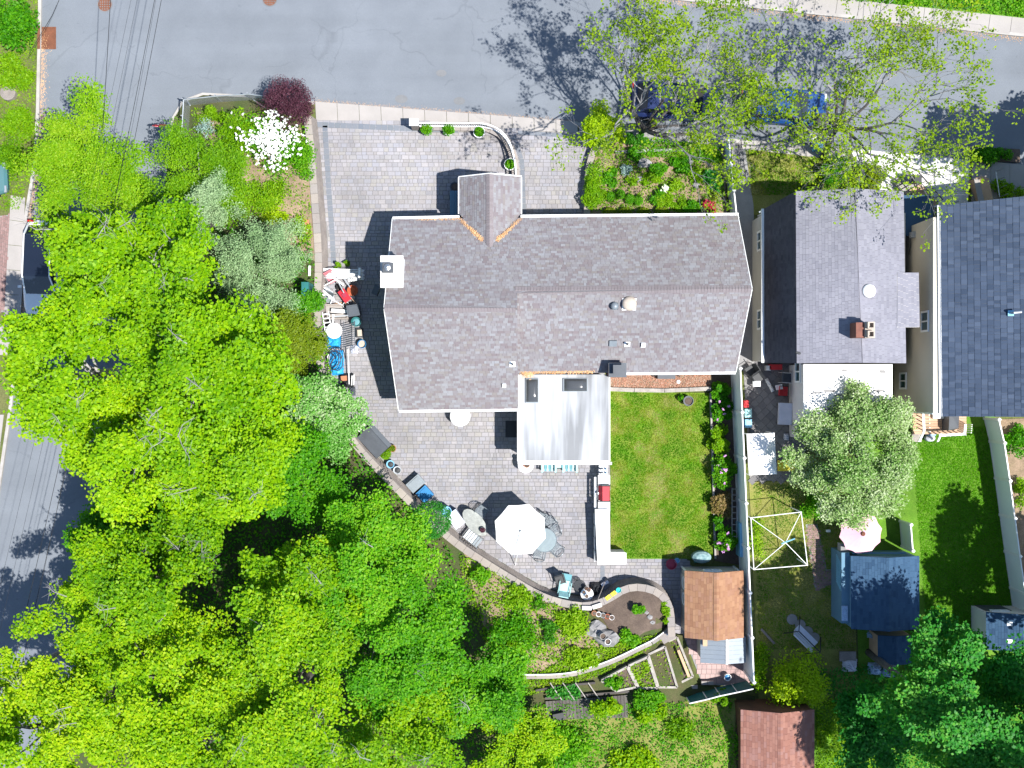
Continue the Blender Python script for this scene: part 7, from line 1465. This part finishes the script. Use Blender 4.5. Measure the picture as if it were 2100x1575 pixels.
# ------------------------------------------------------------------ cars, sign, pole, wires
def car(name, lab, x, y, rz, paint, L=4.7, W=1.86, H=1.55, roof=None, z=-.118):
    t = thing(name, lab, 'car', P(x, y, z), rz); st = [(-.5, .78, .42, .62), (-.47, .93, .30, .80), (-.36, 1.0, .26, .93), (-.12, 1.0, .26, .95), (.12, 1.0, .26, .95), (.24, 1.0, .26, .93), (.40, .96, .28, .82), (.47, .88, .32, .72), (.5, .72, .42, .60)]
    m = MB(); k = 8
    for (u, w, z0, z1) in st:                                          # +x is the front
        hw = W / 2 * w; m.v += [(u * L, -hw * .92, z0), (u * L, -hw, z0 + .18), (u * L, -hw * .99, z1 - .12), (u * L, -hw * .86, z1), (u * L, hw * .86, z1), (u * L, hw * .99, z1 - .12), (u * L, hw, z0 + .18), (u * L, hw * .92, z0)]
    for i in range(len(st) - 1): m.f += [(i * k + j, (i + 1) * k + j, (i + 1) * k + (j + 1) % k, i * k + (j + 1) % k) for j in range(k)]
    m.f += [tuple(range(k)), tuple((len(st) - 1) * k + j for j in range(k))[::-1]]; b = m.o('body', paint, t, smooth=False)
    def ring(u, w, zz): return [(u * L, -W / 2 * w, zz), (u * L, W / 2 * w, zz)]
    a = ring(-.44, .80, .88) + ring(-.33, .68, H - .03); c = ring(.10, .70, H) + ring(.27, .80, .92)
    g = MB(); v = [a[0], a[1], a[2], a[3], c[0], c[1], c[2], c[3]]; g.add(v, [(0, 1, 3, 2), (2, 3, 5, 4), (4, 5, 7, 6), (0, 2, 4, 6), (1, 7, 5, 3)]); g.o('glasshouse', 'car_glass', t)
    r = MB(); r.hexa([(-.335 * L, -W / 2 * .69, H - .02), (.10 * L, -W / 2 * .71, H + .005), (.10 * L, W / 2 * .71, H + .005), (-.335 * L, W / 2 * .69, H - .02)], [(-.32 * L, -W / 2 * .63, H + .03), (.08 * L, -W / 2 * .65, H + .045), (.08 * L, W / 2 * .65, H + .045), (-.32 * L, W / 2 * .63, H + .03)]); r.o('roof_panel', roof or paint, t)
    for s in (-1, 1):
        MB().beam((.10 * L, s * W / 2 * .71, H), (.27 * L, s * W / 2 * .81, .93), .07, .05).o('pillar', paint, t); MB().beam((-.33 * L, s * W / 2 * .69, H - .02), (-.44 * L, s * W / 2 * .81, .89), .09, .05).o('pillar', paint, t); MB().beam((-.335 * L, s * W / 2 * .69, H + .01), (.10 * L, s * W / 2 * .71, H + .03), .06, .05).o('roof_rail', paint, t)
        MB().box((.20 * L, s * (W / 2 + .09), .98), (.12, .18, .12)).o('mirror', paint, t); MB().box((.478 * L, s * W / 2 * .68, .66), (.12, .34, .12)).o('headlight', 'galv', t); MB().box((-.486 * L, s * W / 2 * .72, .74), (.08, .3, .18)).o('tail_light', 'tail_red', t)
        for u in (-.31, .31):
            wv = MB(); ww = [(.33 * math.cos(q * .524), .33 * math.sin(q * .524)) for q in range(12)]; wv.hexa([(u * L + p[0], s * (W / 2 - .22), .33 + p[1]) for p in ww], [(u * L + p[0], s * (W / 2 - .01), .33 + p[1]) for p in ww]); wh = wv.o('wheel', 'tyre', t); rv = MB(); rv.hexa([(u * L + p[0] * .6, s * (W / 2 - .02), .33 + p[1] * .6) for p in ww], [(u * L + p[0] * .6, s * (W / 2 + .0), .33 + p[1] * .6) for p in ww]); rv.o('rim', 'galv', wh)
    MB().box((-.502 * L, 0, .55), (.03, 1.2, .2)).o('bumper', 'black_plastic', t); return t
car('parked_car', 'white car with black glass roof parked on the left street', 100, 553, -math.pi / 2 - .03, 'car_white', 4.9, 1.9, 1.6, 'car_glass')
car('parked_car', 'dark navy car parked under the street tree', 1385, 215, -.07, 'car_navy', 4.7, 1.86, 1.6)
car('parked_car', 'bright blue car parked behind the street tree branches', 1600, 225, -.07, 'car_blue', 4.4, 1.8, 1.45)
car('parked_car', 'pale teal car cut off by the left edge', -62, 372, .05, 'car_teal', 4.4, 1.8, 1.45)
t = thing('stop_sign', 'red stop sign seen from above at the street corner', 'sign', P(352, 275, .05))
MB().tube([(0, 0, 0), (-.02, .0, 2.25)], .03, 6).o('post', 'galv', t); oc = [(.38 * math.cos(k * .7854 + .39), .38 * math.sin(k * .7854 + .39)) for k in range(8)]
MB().hexa([(p[0] * .9, -.02 - p[1] * .34, 2.05 + p[1] * .9) for p in oc], [(p[0] * .9, .01 - p[1] * .34, 2.06 + p[1] * .9) for p in oc]).o('plate', 'sign_red', t)
MB().hexa([(p[0] * .94, -.03 - p[1] * .34, 2.045 + p[1] * .94) for p in oc], [(p[0] * .94, -.022 - p[1] * .34, 2.05 + p[1] * .94) for p in oc]).o('border', 'white_paint', t)
pb = P(150, 1322, 0); t = thing('utility_pole', 'wooden utility pole hidden among the lower left trees', 'utility pole', (pb.x, pb.y, 0)); MB().tube([(0, 0, -.2), (0, 0, 9.2)], [.17, .12], 10).o('shaft', 'wood_grey', t); MB().box((0, 0, 8.7), (2.2, .1, .12), rz=.15).o('crossarm', 'wood_grey', t)
for s in (-1, -.5, .5, 1): MB().lathe((s, s * .15, 8.76), [(.05, 0), (.06, .08), (.03, .16), (0, .16)], 8).o('insulator', 'cast_metal', t)
MB().lathe((.28, .1, 6.6), [(.22, 0), (.24, .05), (.24, .8), (.1, .92), (0, .92)], 12).o('transformer', 'cast_metal', t)
far = P(330, -160, 8.6)
for i, (s, zz, sag, lb) in enumerate(((-1, 8.9, .5, 'outermost left overhead wire'), (-.5, 8.9, .45, 'second overhead wire from the left'), (1, 8.9, .42, 'third overhead wire from the left'), (0, 7.6, .55, 'lower thick overhead cable'), (.15, 7.0, .6, 'lowest thick overhead cable'))):
    A = Vector((pb.x + s, pb.y + s * .15, zz)); B = Vector((far.x + s * .5, far.y, zz)); MB().tube([A.lerp(B, k / 14) + Vector((0, 0, -sag * 4 * (k / 14) * (1 - k / 14))) for k in range(15)], .006 if zz > 8 else .012, 4).top('overhead_wire', 'wire', lb, 'wire', group='overhead wires along the left street')
MB().tube([P(230, -60, 7.5), P(222, 80, 7.0), P(212, 250, 6.6), P(190, 500, 6.6)], .014, 4).top('service_wire', 'wire', 'single thin service wire left of the wire bundle', 'wire'); MB().tube([P(130, -20, 7.5), P(108, 30, 7.2), P(60, 110, 6.8)], .014, 4).top('service_wire', 'wire', 'short service wire crossing the top left corner', 'wire')
MB().lathe(P(20, 192, .0), [(.42, 0), (.4, .25), (.2, .28), (0, .25)], 12).top('tree_stump', 'wood_grey', 'pale round stump on the left verge', 'stump')
